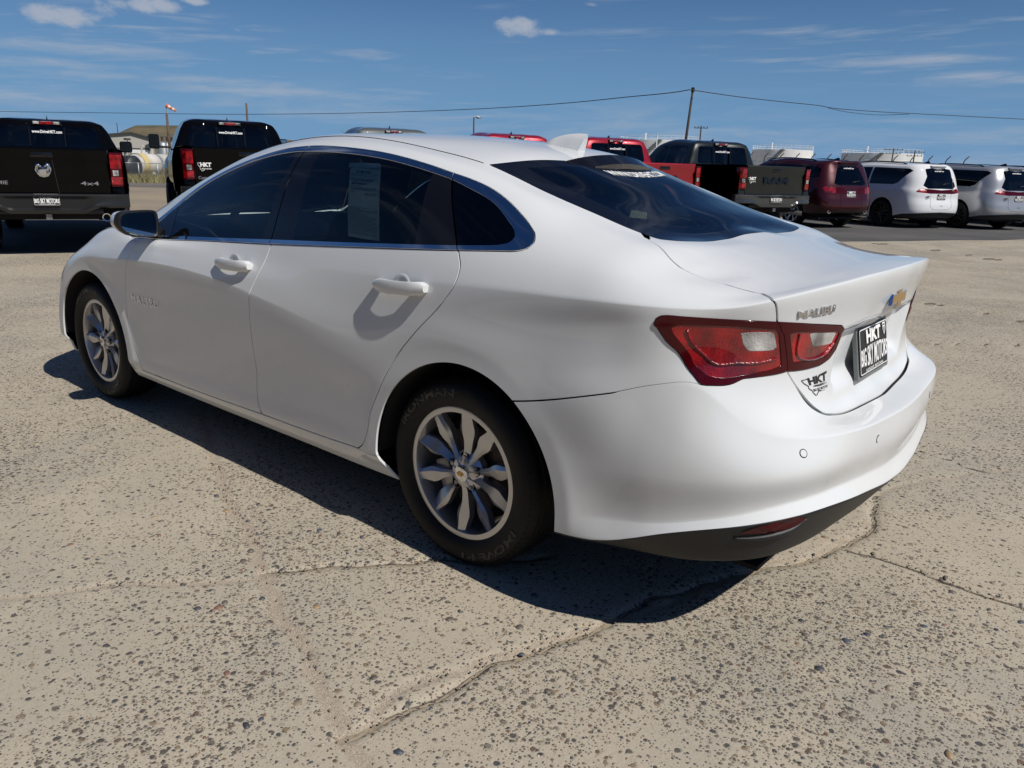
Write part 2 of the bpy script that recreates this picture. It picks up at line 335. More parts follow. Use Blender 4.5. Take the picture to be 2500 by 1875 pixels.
def text_obj(name, s, fn, mat, parent, bold=.02, thick=0., **k):
    """fn maps (u, v) arrays to points and unit normals"""
    UV, F, asp = text_geo(s, bold); P, N = fn(UV[:, 0], UV[:, 1])
    # orient faces along N
    n0 = np.cross(P[F[0][1]]-P[F[0][0]], P[F[0][2]]-P[F[0][0]])
    if n0 @ N[F[0][0]] < 0: F = [f[::-1] for f in F]
    V = P+N*max(thick, 0); n = len(V)
    if thick:
        cnt = {}
        for f in F:
            for a, b in zip(f, f[1:]+f[:1]): cnt[(a, b)] = 1
        side = [(a, a+n, b+n, b) for (a, b) in cnt if (b, a) not in cnt]
        return obj(name, np.concatenate([V, P-N*.001]), F+side, mat, parent, False, **k)
    return obj(name, V, F, mat, parent, False, **k)
def flat_fn(o, du, dv, n):
    o, du, dv, n = map(lambda a: np.array(a, float), (o, du, dv, n)); n = n/np.linalg.norm(n)
    return lambda u, v: (o+np.outer(u, du)+np.outer(v, dv), np.tile(n, (len(u), 1)))
# ---------------------------------------------------------------- body lofts: lengthwise feature curves, joined across
def to_pq(P,XF,XR,RF,RR):
    P=np.asarray(P,float);x,y,z=P.T
    p=np.where(x>XF,XF+np.arctan2(x-XF,np.maximum(y,1e-9))*RF,np.where(x<XR,XR-np.arctan2(XR-x,np.maximum(y,1e-9))*RR,x))
    q=np.where(x>XF,np.hypot(x-XF,y),np.where(x<XR,np.hypot(XR-x,y),y))
    return p,q,z
def from_pq(p,q,z,XF,XR,RF,RR):
    tf=np.clip((p-XF)/RF,0,np.pi/2);tr=np.clip((XR-p)/RR,0,np.pi/2)
    x=np.where(p>XF,XF+q*np.sin(tf),np.where(p<XR,XR-q*np.sin(tr),p))
    y=np.where(p>XF,q*np.cos(tf),np.where(p<XR,q*np.cos(tr),q))
    return np.stack([x,y,z+0*x],-1)
def smooth(a,s,ps,even=False):
    if s<=0:return a
    n=int(3*s/ps);k=np.exp(-.5*(np.arange(-n,n+1)*ps/s)**2);k/=k.sum()
    b=np.concatenate([a[n:0:-1],a,a[-2:-n-2:-1]]) if even else np.concatenate([2*a[0]-a[n:0:-1],a,2*a[-1]-a[-2:-n-2:-1]])
    return np.convolve(b,k,'valid')
def hermite(t,y,x,flat=False):
    # non-uniform cubic hermite, limited tangents
    h=np.diff(t);d=np.diff(y)/h
    m=np.empty_like(y);m[0]=d[0];m[-1]=d[-1]
    if flat:m[0]=m[-1]=0
    m[1:-1]=(d[:-1]*h[1:]+d[1:]*h[:-1])/(h[:-1]+h[1:])
    i=np.clip(np.searchsorted(t,x,side='right')-1,0,len(h)-1);u=(x-t[i])/h[i]
    u=np.clip(u,0,1)
    return ((2*u**3-3*u**2+1)*y[i]+(u**3-2*u**2+u)*h[i]*m[i]+(-2*u**3+3*u**2)*y[i+1]+(u**3-u**2)*h[i]*m[i+1])
def sst(a,b,x):
    t=np.clip((x-a)/(b-a),0,1);return t*t*(3-2*t)
def tri_grid(nr,nc):
    i=np.arange(nr*nc).reshape(nr,nc)
    a,b,c,d=i[:-1,:-1].ravel(),i[:-1,1:].ravel(),i[1:,1:].ravel(),i[1:,:-1].ravel()
    return np.concatenate([np.stack([a,b,c],1),np.stack([a,c,d],1)])
def loft(ROWS,SHARP,XF,XR,RF,RR,ds=.012,gf=.22,gr=.10,sm=.03,post=None,wref=None,vmax=34,cap_fit=True):
    PMAX=XF+RF*np.pi/2;PMIN=XR-RR*np.pi/2
    n=int((PMAX-PMIN)/ds);p=np.linspace(PMAX,PMIN,n);ps=abs(p[1]-p[0])
    G=[]
    for k,R in enumerate(ROWS):
        a,q,z=to_pq(R,XF,XR,RF,RR)
        if k==len(ROWS)-1:
            a=np.concatenate([a,[PMIN]]);q=np.concatenate([q,[0]]);z=np.concatenate([z,[z[-1]]]);a[0]=PMAX
            o=np.argsort(a);Z=hermite(a[o],z[o],p);Q=np.zeros_like(p)
            Z=smooth(Z,.02,ps)
        else:
            a[0]=PMAX;a[-1]=PMIN
            o=np.argsort(a);Q=hermite(a[o],q[o],p,True);Z=hermite(a[o],z[o],p,True)
            Q=smooth(Q,sm,ps,True);Z=smooth(Z,sm if k<10 else sm*.6,ps,True)
        G.append((Q,Z))
    Q=np.array([g[0] for g in G]);Z=np.array([g[1] for g in G])  # rows x cols
    nr=len(ROWS)
    # chord parameter per interval (mean over columns keeps v uniform)
    L=np.hypot(np.diff(Q,axis=0),np.diff(Z,axis=0))+1e-4
    S=np.zeros((nr,n))
    for k,l in SHARP.items():
        l=sorted(l);S[k]=np.interp(p,[a for a,_ in l],[b for _,b in l])
    def tang(Y):
        d=np.diff(Y,axis=0)/L
        c=np.empty_like(Y);c[0]=d[0];c[-1]=d[-1]
        c[1:-1]=(d[:-1]*L[1:]+d[1:]*L[:-1])/(L[:-1]+L[1:])
        ti=c.copy();to=c.copy()
        ti[1:-1]=c[1:-1]*(1-S[1:-1])+d[:-1]*S[1:-1];to[1:-1]=c[1:-1]*(1-S[1:-1])+d[1:]*S[1:-1]
        return ti,to
    qi,qo=tang(Q);zi,zo=tang(Z)
    # symmetry on the centre line
    zi[-1]=np.where(p>XF,gf*np.sin(np.clip((p-XF)/RF,0,1.571)),np.where(p<XR,gr*np.sin(np.clip((XR-p)/RR,0,1.571)),0))
    cnt=np.maximum(2,np.ceil(L.max(axis=1)/ds)).astype(int)
    cnt=np.minimum(cnt,vmax)
    A=[];B=[];Vv=[]
    for k in range(nr-1):
        for j in range(cnt[k]+(k==nr-2)):
            u=j/cnt[k]
            h0=2*u**3-3*u**2+1;h1=u**3-2*u**2+u;h2=-2*u**3+3*u**2;h3=u**3-u**2
            A.append(h0*Q[k]+h1*L[k]*qo[k]+h2*Q[k+1]+h3*L[k]*qi[k+1])
            B.append(h0*Z[k]+h1*L[k]*zo[k]+h2*Z[k+1]+h3*L[k]*zi[k+1]);Vv.append(k+u)
    A=np.maximum(np.array(A),0);B=np.array(B);A[-1]=0
    X=from_pq(p[None]+0*A,A,B,XF,XR,RF,RR)
    X[:,0,1]=0;X[:,-1,1]=0;X[-1,:,1]=0
    # even out the caps round the two pivots
    for px,sg in ((XF,1),(XR,-1)):
        vv_=np.array(Vv)[:,None]+0*p[None];d=np.hypot(X[...,0]-px,X[...,1]);ring=(d<.34)&(d>.13)&(vv_>nr-4.2)&((X[...,0]-px)*sg>-.06);cap=(d<.24)&(vv_>nr-4.2)
        if cap_fit and ring.sum()>30:
            f=lambda a,b:np.stack([1+0*a,a,b*b,a*a,a*b*b],-1)
            k,*_=np.linalg.lstsq(f(X[...,0][ring]-px,X[...,1][ring]),X[...,2][ring],rcond=None);g=f(X[...,0]-px,X[...,1])@k;m_=cap*(1-sst(.12,.24,d));X[...,2]+=(g-X[...,2])*m_
    if post is not None: post(X)
    j=np.argmin(abs(p-(wref if wref is not None else PMIN*.6+XR*.4)));w=np.concatenate([[0],np.cumsum(np.linalg.norm(np.diff(X[:,j],axis=0),axis=1))])
    F=tri_grid(*X.shape[:2]);V=X.reshape(-1,3)
    # drop the collapsed triangles at the pivots
    ar=np.linalg.norm(np.cross(V[F[:,1]]-V[F[:,0]],V[F[:,2]]-V[F[:,0]]),axis=1);F=F[ar>1e-10]
    N=vnormals(np.concatenate([V,V*[1,-1,1]]),np.concatenate([F,F[:,::-1]+len(V)]))[:len(V)]
    # weld normals on the centre plane
    on=np.abs(V[:,1])<1e-6;N[on,1]=0;N/=np.linalg.norm(N,axis=1,keepdims=True)+1e-12
    if N[np.argmax(V[:,1]),1]<0:N=-N;F=F[:,::-1]
    vv=np.array(Vv);C=np.stack([np.repeat(p[None],len(vv),0).ravel(),np.repeat(w[:,None],len(p),1).ravel(),np.repeat(vv[:,None],len(p),1).ravel()],1)
    T=Tri(V,N,C,F);T.grid=(p,w,vv,X,N.reshape(X.shape),PMAX,PMIN);return T
def surf_at(T,pq,wq,off=0.):
    """points and normals of a loft at chart positions (p, w)"""
    p,w,vv,X,N,_,_=T.grid;pq,wq=np.broadcast_arrays(np.asarray(pq,float),np.asarray(wq,float))
    ci=np.clip((p[0]-pq)/(p[0]-p[1]),0,len(p)-1.001);c0=ci.astype(int);cf=(ci-c0)[...,None]
    r0=np.clip(np.searchsorted(w,wq,side='right')-1,0,len(w)-2);rf=((wq-w[r0])/(w[r0+1]-w[r0]+1e-12))[...,None]
    f=lambda A:(A[r0,c0]*(1-rf)+A[r0+1,c0]*rf)*(1-cf)+(A[r0,c0+1]*(1-rf)+A[r0+1,c0+1]*rf)*cf
    P,n=f(X),f(N);n=n/(np.linalg.norm(n,axis=-1,keepdims=True)+1e-12);return P+off*n,n
# ---------------------------------------------------------------- the ground
LOT_H = np.array([math.cos(math.radians(-27.8)), math.sin(math.radians(-27.8))]); LOT_L = np.array([LOT_H[1], -LOT_H[0]])   # across the parked row / along it
def lot(s, t, z=0.): return (*(LOT_H*s+LOT_L*t), z)
# cracks and sanded joints in the concrete: (points, half width, kind 0 sand-filled joint / 1 open crack)
CRACKS = [
 ([(2.3, .55), (1.67, .87), (1.24, 1.05), (.83, 1.22), (.42, 1.39), (.18, 1.48), (-.05, 1.56), (-.26, 1.65), (-.4, 1.69), (-.62, 1.76), (-1.5, 2.1)], .017, 0),
 ([(1.6, 3.1), (.89, 2.02), (.82, 1.88), (.71, 1.72), (.55, 1.59), (.41, 1.4)], .009, 0),
 ([(-.4, 1.69), (-.43, 1.58), (-.44, 1.37), (-.49, 1.16), (-.58, .87), (-.64, .63), (-.76, .33), (-.82, .17), (-.94, -.07), (-1.01, -.32), (-1.02, -.52)], .012, 0),
 ([(-.40, 1.69), (-.44, 1.37), (-.58, .87), (-.64, .63)], .002, 1),
 ([(-.64, .63), (-.82, .17), (-.94, -.07), (-1.01, -.32), (-1.02, -.52), (-.97, -.72), (-.96, -.84)], .0035, 1),
 ([(-.96, -.84), (-1.02, -1.04), (-1.19, -1.35), (-1.39, -1.69), (-2.0, -2.6)], .006, 0),
 ([(-.55, -1.9), (-.96, -1.6), (-1.08, -1.58), (-1.24, -1.52), (-1.31, -1.55)], .004, 1),
 ([(-1.0, -.2), (-1.1, -.23), (-1.28, -.23), (-1.58, -.19), (-2.2, -.1)], .002, 1),
 ([(2.1, -8.2), (.33, -7.07), (-.13, -6.91), (-.79, -6.5), (-2, -5.8)], .012, 1),
 ([(.6, -4.2), (-.28, -4.52), (-.5, -4.75), (-.96, -5.17), (-1.6, -5.6)], .005, 1),
 ([(3.4, -15.2), (1.34, -14.29), (.52, -13.51), (.12, -13.82), (-1.5, -12.9)], .02, 1),
 ([(4.6, 2.6), (3.25, 1.28), (3.1, 1.09), (3.08, .9), (3.2, -.6)], .006, 0),
 ([(8.6, 1.1), (7.24, .03), (7.05, -.2), (6.2, -2.0)], .008, 0),
 ([(.42, 1.39), (.1, .95), (-.2, .6)], .0025, 1)]
def wiggle(P, seed, amp):
    """a crack wanders: add fractal sideways offsets"""
    r = np.random.default_rng(seed); P = pline(np.array(P, float), 4); L = np.concatenate([[0], np.cumsum(np.linalg.norm(np.diff(P, axis=0), axis=1))])
    n = max(int(L[-1]/.022), 8); t = np.linspace(0, L[-1], n); Q = np.stack([np.interp(t, L, P[:, i]) for i in range(2)], 1); d = np.gradient(Q, axis=0); d /= np.linalg.norm(d, axis=1, keepdims=True)+1e-9; nn = np.stack([-d[:, 1], d[:, 0]], 1); o = np.zeros(n)
    for k, a in ((.35, 1.), (.13, .6), (.05, .45)):
        m = max(int(L[-1]/k)+2, 3); o += a*np.interp(t, np.linspace(0, L[-1], m), r.normal(0, 1, m))
    return Q+nn*(o*amp)[:, None]
def concrete_mat():
    m, nt, b = nodes('exposed_aggregate_concrete'); L = nt.links; N = nt.nodes
    def nd(t, **k):
        x = N.new(t)
        for a, v in k.items(): setattr(x, a, v)
        return x
    tc = nd('ShaderNodeTexCoord'); co = tc.outputs['Object']
    def noise(s, d=5, r=.55):
        x = nd('ShaderNodeTexNoise'); x.inputs['Scale'].default_value = s; x.inputs['Detail'].default_value = d; x.inputs['Roughness'].default_value = r; L.new(co, x.inputs['Vector']); return x.outputs['Fac']
    def mr(v, a, c, lo=0., hi=1., sm=True):
        x = nd('ShaderNodeMapRange', interpolation_type='SMOOTHSTEP' if sm else 'LINEAR'); L.new(v, x.inputs[0])
        for i, q in enumerate((a, c, lo, hi)): x.inputs[i+1].default_value = q
        return x.outputs[0]
    def mix(f, a, c):
        x = nd('ShaderNodeMix', data_type='RGBA')
        if isinstance(f, float): x.inputs[0].default_value = f
        else: L.new(f, x.inputs[0])
        for i, q in ((6, a), (7, c)):
            if isinstance(q, tuple): x.inputs[i].default_value = (*q, 1)
            else: L.new(q, x.inputs[i])
        return x.outputs[2]
    def mul(a, c):
        x = nd('ShaderNodeMath', operation='MULTIPLY')
        for i, q in enumerate((a, c)):
            if isinstance(q, (int, float)): x.inputs[i].default_value = q
            else: L.new(q, x.inputs[i])
        return x.outputs[0]
    def add(a, c, op='ADD'):
        x = nd('ShaderNodeMath', operation=op)
        for i, q in enumerate((a, c)):
            if isinstance(q, (int, float)): x.inputs[i].default_value = q
            else: L.new(q, x.inputs[i])
        return x.outputs[0]
    base = mix(mr(noise(.55, 6, .6), .38, .64), (.425, .370, .282), (.350, .320, .258)); base = mix(mr(noise(3.5, 5), .42, .7), base, (.44, .385, .295)); base = mix(mr(noise(46, 4, .7), .45, .75, 0, .5), base, (.28, .24, .185)); base = mix(mr(noise(240, 2), .52, .70, 0, .7), base, (.52, .46, .37))
    h = mul(noise(90, 4, .7), .35); col = base
    # worn areas show more stone
    wear = mr(noise(.9, 4), .40, .62, .25, 1.)
    for sc, rad, dens, hh in ((34, .26, .62, .9), (62, .30, .55, .7), (120, .33, .60, .45)):
        dv = nd('ShaderNodeTexNoise'); dv.inputs['Scale'].default_value = sc*.7; L.new(co, dv.inputs['Vector']); ad = nd('ShaderNodeVectorMath', operation='MULTIPLY_ADD'); L.new(dv.outputs['Color'], ad.inputs[0]); ad.inputs[1].default_value = (.55/sc,)*3; L.new(co, ad.inputs[2])
        vo = nd('ShaderNodeTexVoronoi'); vo.inputs['Scale'].default_value = sc; vo.voronoi_dimensions = '2D'; L.new(ad.outputs[0], vo.inputs['Vector'])
        sp = nd('ShaderNodeSeparateColor'); L.new(vo.outputs['Color'], sp.inputs[0]); pres = add(sp.outputs[0], mul(wear, dens), 'LESS_THAN'); r = mr(sp.outputs[1], 0, 1, rad*.35, rad*1.25, False); msk = mul(pres, mr(add(r, vo.outputs['Distance'], 'SUBTRACT'), 0, .07))
        rp = nd('ShaderNodeValToRGB'); e = rp.color_ramp; e.interpolation = 'CONSTANT'; stops = [(0, (.055, .055, .058)), (.2, (.12, .10, .085)), (.38, (.085, .075, .065)), (.52, (.17, .145, .115)), (.66, (.21, .15, .09)), (.76, (.13, .075, .055)), (.84, (.045, .052, .062)), (.93, (.33, .29, .22))]
        while len(e.elements) < len(stops): e.elements.new(.5)
        for q, (p_, c_) in zip(e.elements, stops): q.position = p_; q.color = (*c_, 1)
        L.new(sp.outputs[2], rp.inputs[0]); col = mix(mul(msk, .92), col, rp.outputs[0]); h = add(h, mul(msk, hh*.35)); pit = mul(mr(add(vo.outputs['Distance'], r, 'SUBTRACT'), 0, .10, 1, 0), mul(pres, .55)); h = add(h, mul(pit, -.30*hh))
        col = mix(mul(mul(pit, add(1, msk, 'SUBTRACT')), .55), col, (.12, .10, .08))
    ja = nd('ShaderNodeAttribute', attribute_name='joint'); ca = nd('ShaderNodeAttribute', attribute_name='crack')
    sand = mix(mr(noise(380, 2), .45, .72), mix(mr(noise(170, 3), .4, .7), (.29, .235, .17), (.38, .315, .235)), (.58, .52, .44)); jm = mr(add(ja.outputs['Fac'], mul(add(noise(32, 4), .5, 'SUBTRACT'), .9)), .35, .62); col = mix(jm, col, sand)
    cm = mr(add(ca.outputs['Fac'], mul(add(noise(70, 3), .5, 'SUBTRACT'), .5)), .45, .75); col = mix(mul(cm, .93), col, (.035, .030, .026))
    L.new(col, b.inputs['Base Color']); b.inputs['Roughness'].default_value = .82; b.inputs['Specular IOR Level'].default_value = .25
    h = add(h, mul(cm, -1.2)); u = nd('ShaderNodeBump'); u.inputs['Strength'].default_value = .85; u.inputs['Distance'].default_value = .006; L.new(h, u.inputs['Height']); L.new(u.outputs[0], b.inputs['Normal'])
    return m
def build_lot():
    fx = np.concatenate([np.linspace(-3.0, -2.0, 26)[:-1], np.arange(-2.0, 2.6, .0145), np.arange(2.6, 5.0, .03)]); fy = np.concatenate([np.arange(-2.6, -.6, .03), np.arange(-.6, 2.5, .0145), np.linspace(2.5, 4.5, 50)])
    xs = np.concatenate([-np.geomspace(60, 3.2, 26), fx, np.geomspace(5.2, 26, 40)]); ys = np.concatenate([-np.geomspace(60, 2.75, 90), fy, np.geomspace(4.8, 60, 20)])
    Xg, Yg = np.meshgrid(xs, ys); P = np.stack([Xg.ravel(), Yg.ravel()], 1); J = np.zeros(len(P)); K = np.zeros(len(P))
    for i, (pts, w, kind) in enumerate(CRACKS):
        Q = wiggle(pts, 100+i, .012 if w < .011 else .02); lo, hi = Q.min(0)-.3, Q.max(0)+.3; m = np.where((P > lo).all(1) & (P < hi).all(1))[0]
        if not len(m): continue
        q = P[m]; best = np.full(len(m), 9.)
        for a, c in zip(Q[:-1], Q[1:]):
            d = c-a; t = np.clip(((q-a)@d)/(d@d+1e-12), 0, 1); best = np.minimum(best, np.hypot(*(q-a-t[:, None]*d).T))
        f = np.exp(-(best/(w*1.5 if kind == 0 else max(w*2.0, .011)))**2)
        if kind == 0: J[m] = np.maximum(J[m], f)
        else: K[m] = np.maximum(K[m], f); J[m] = np.maximum(J[m], .45*np.exp(-(best/(.03))**2))
    z = -.007*J-.012*K; s = P@LOT_H; keep = s < 10.15
    n = len(xs); i = np.arange(len(P)).reshape(len(ys), n); a, b_, c, d = i[:-1, :-1].ravel(), i[:-1, 1:].ravel(), i[1:, 1:].ravel(), i[1:, :-1].ravel(); Q = np.stack([a, b_, c, d], 1); Q = Q[keep[Q].any(1)]
    used, inv = np.unique(Q, return_inverse=True)
    obj('concrete_lot', np.column_stack([P, z])[used], inv.reshape(-1, 4), concrete_mat(), smooth=True, attr={'joint': ('FLOAT', J[used]), 'crack': ('FLOAT', K[used])}, kind='structure')
def build_pebbles():
    """stones standing proud of the worn concrete, nearest the viewer"""
    rng = np.random.default_rng(21); n = 30000; P = np.column_stack([rng.uniform(-2.2, 2.6, n), rng.uniform(-.5, 2.45, n)])
    d = np.hypot(P[:, 0]-CAM[0], P[:, 1]-CAM[1]); inside = (P[:, 1] < .72) & (P[:, 0] > -.75)
    cl = np.zeros(n)
    for k in range(26): cl += np.exp(-((P-rng.uniform((-2.2, -.5), (2.6, 2.45)))**2).sum(1)/rng.uniform(.02, .16))
    keep = (d > .9) & ~inside & (rng.random(n) < np.clip(.34+.55*cl, 0, 1)*np.clip(2.6/d, .25, 1)); P = P[keep]; n = len(P)
    r = np.exp(rng.normal(math.log(.0033), .36, n)); big = rng.random(n) < .012; r[big] = rng.uniform(.009, .016, big.sum()); r = np.minimum(r, .017)
    k = 7; th = np.linspace(0, 2*math.pi, k, endpoint=False); el = rng.uniform(.5, 1, n); ang = rng.uniform(0, math.pi, n)
    rad = r[:, None]*(1+rng.normal(0, .10, (n, k))); X = rad*np.cos(th)[None]; Y = rad*np.sin(th)[None]*el[:, None]; c, s = np.cos(ang)[:, None], np.sin(ang)[:, None]; U, V_ = X*c-Y*s, X*s+Y*c
    h = r*rng.uniform(.16, .42, n)
    ring = lambda f, z: np.stack([P[:, :1]+U*f, P[:, 1:]+V_*f, np.broadcast_to(z[:, None], U.shape)], -1)
    A = np.concatenate([ring(1., -.0015+0*h), ring(.8, h*.72), np.column_stack([P, h])[:, None]], 1); m = 2*k+1; V = A.reshape(-1, 3)
    f = [(i, (i+1) % k, k+(i+1) % k) for i in range(k)]+[(i, k+(i+1) % k, k+i) for i in range(k)]+[(k+i, k+(i+1) % k, 2*k) for i in range(k)]; F = (np.array(f)[None]+(np.arange(n)*m)[:, None, None]).reshape(-1, 3)
    pal = np.array([(.05, .05, .055), (.085, .075, .065), (.12, .10, .08), (.155, .13, .10), (.20, .14, .08), (.14, .075, .055), (.04, .048, .06), (.10, .10, .10), (.27, .24, .19), (.21, .17, .12)]); ci = rng.choice(len(pal), n, p=[.15, .15, .16, .15, .08, .05, .08, .08, .04, .06]); col = pal[ci]*rng.uniform(1.0, 1.8, (n, 1)); C4 = np.repeat(np.column_stack([col, np.ones(n)])[:, None], m, 1).reshape(-1, 4)
    m_, nt, b = nodes('pebble'); at = nt.nodes.new('ShaderNodeAttribute'); at.attribute_name = 'stone_colour'; nt.links.new(at.outputs['Color'], b.inputs['Base Color']); setp(b, Roughness=.55)
    obj('pebbles', V, F, m_, smooth=True, attr={'stone_colour': ('FLOAT_COLOR', C4)}, kind='stuff')
def sheet(name, s0, s1, t0, t1, z, mat, n=1, wob=0., seed=1):
    r = np.random.default_rng(seed); ts = np.linspace(t0, t1, n+1); V = [lot(s0+(r.normal(0, wob) if wob else 0), t, z) for t in ts]+[lot(s1+(r.normal(0, wob) if wob else 0), t, z) for t in ts]; m = n+1
    return obj(name, V, [(i, i+1, m+i+1, m+i) for i in range(n)], mat, smooth=False, kind='structure')
def speckle(name, c0, c1, c2, big=.4, fine=40, bump=.01):
    m, nt, b = nodes(name); L = nt.links; tc = nt.nodes.new('ShaderNodeTexCoord')
    def noise(s, d=5): x = nt.nodes.new('ShaderNodeTexNoise'); x.inputs['Scale'].default_value = s; x.inputs['Detail'].default_value = d; L.new(tc.outputs['Object'], x.inputs['Vector']); return x.outputs['Fac']
    def mixc(f, a, c, lo, hi):
        r = nt.nodes.new('ShaderNodeMapRange'); L.new(f, r.inputs[0]); r.inputs[1].default_value = lo; r.inputs[2].default_value = hi; x = nt.nodes.new('ShaderNodeMix'); x.data_type = 'RGBA'; L.new(r.outputs[0], x.inputs[0])
        for i, q in ((6, a), (7, c)):
            if isinstance(q, tuple): x.inputs[i].default_value = (*q, 1)
            else: L.new(q, x.inputs[i])
        return x.outputs[2]
    c = mixc(noise(big, 7), c0, c1, .38, .64); f = noise(fine, 6); c = mixc(f, c, c2, .52, .75); L.new(c, b.inputs['Base Color']); b.inputs['Roughness'].default_value = .9; b.inputs['Specular IOR Level'].default_value = .2
    u = nt.nodes.new('ShaderNodeBump'); u.inputs['Distance'].default_value = bump; u.inputs['Strength'].default_value = .6; L.new(f, u.inputs['Height']); L.new(u.outputs[0], b.inputs['Normal']); return m
build_lot(); build_pebbles()
obj('ground', [(-3000, -3000, -.35), (3000, -3000, -.35), (3000, 3000, -.35), (-3000, 3000, -.35)], [(0, 1, 2, 3)], speckle('dry_plain', (.30, .25, .16), (.20, .19, .11), (.14, .12, .08), .02, 1.5, .05), smooth=False, kind='structure')
sheet('asphalt_strip', 10.0, 16.4, -60, 60, .004, speckle('worn_asphalt', (.085, .083, .082), (.125, .12, .115), (.06, .06, .06), .5, 90, .006), 90, .06, 3)
sheet('gravel_yard', 16.2, 37, -200, 120, .0, speckle('gravel', (.33, .27, .19), (.25, .215, .165), (.20, .17, .13), .25, 28, .02), 40, .3, 4)
sheet('road', 36.5, 52.5, -300, 200, .006, speckle('road_asphalt', (.15, .135, .12), (.19, .17, .145), (.11, .10, .095), .3, 30, .01), 30, .4, 5)
sheet('verge', 52, 130, -300, 200, .0, speckle('dry_grass_ground', (.30, .24, .13), (.22, .19, .10), (.15, .12, .07), .4, 12, .05), 30, .6, 6)
sheet('far_lot', -80, 10.1, -70, 70, -.012, bpy.data.materials['gravel'], 2)
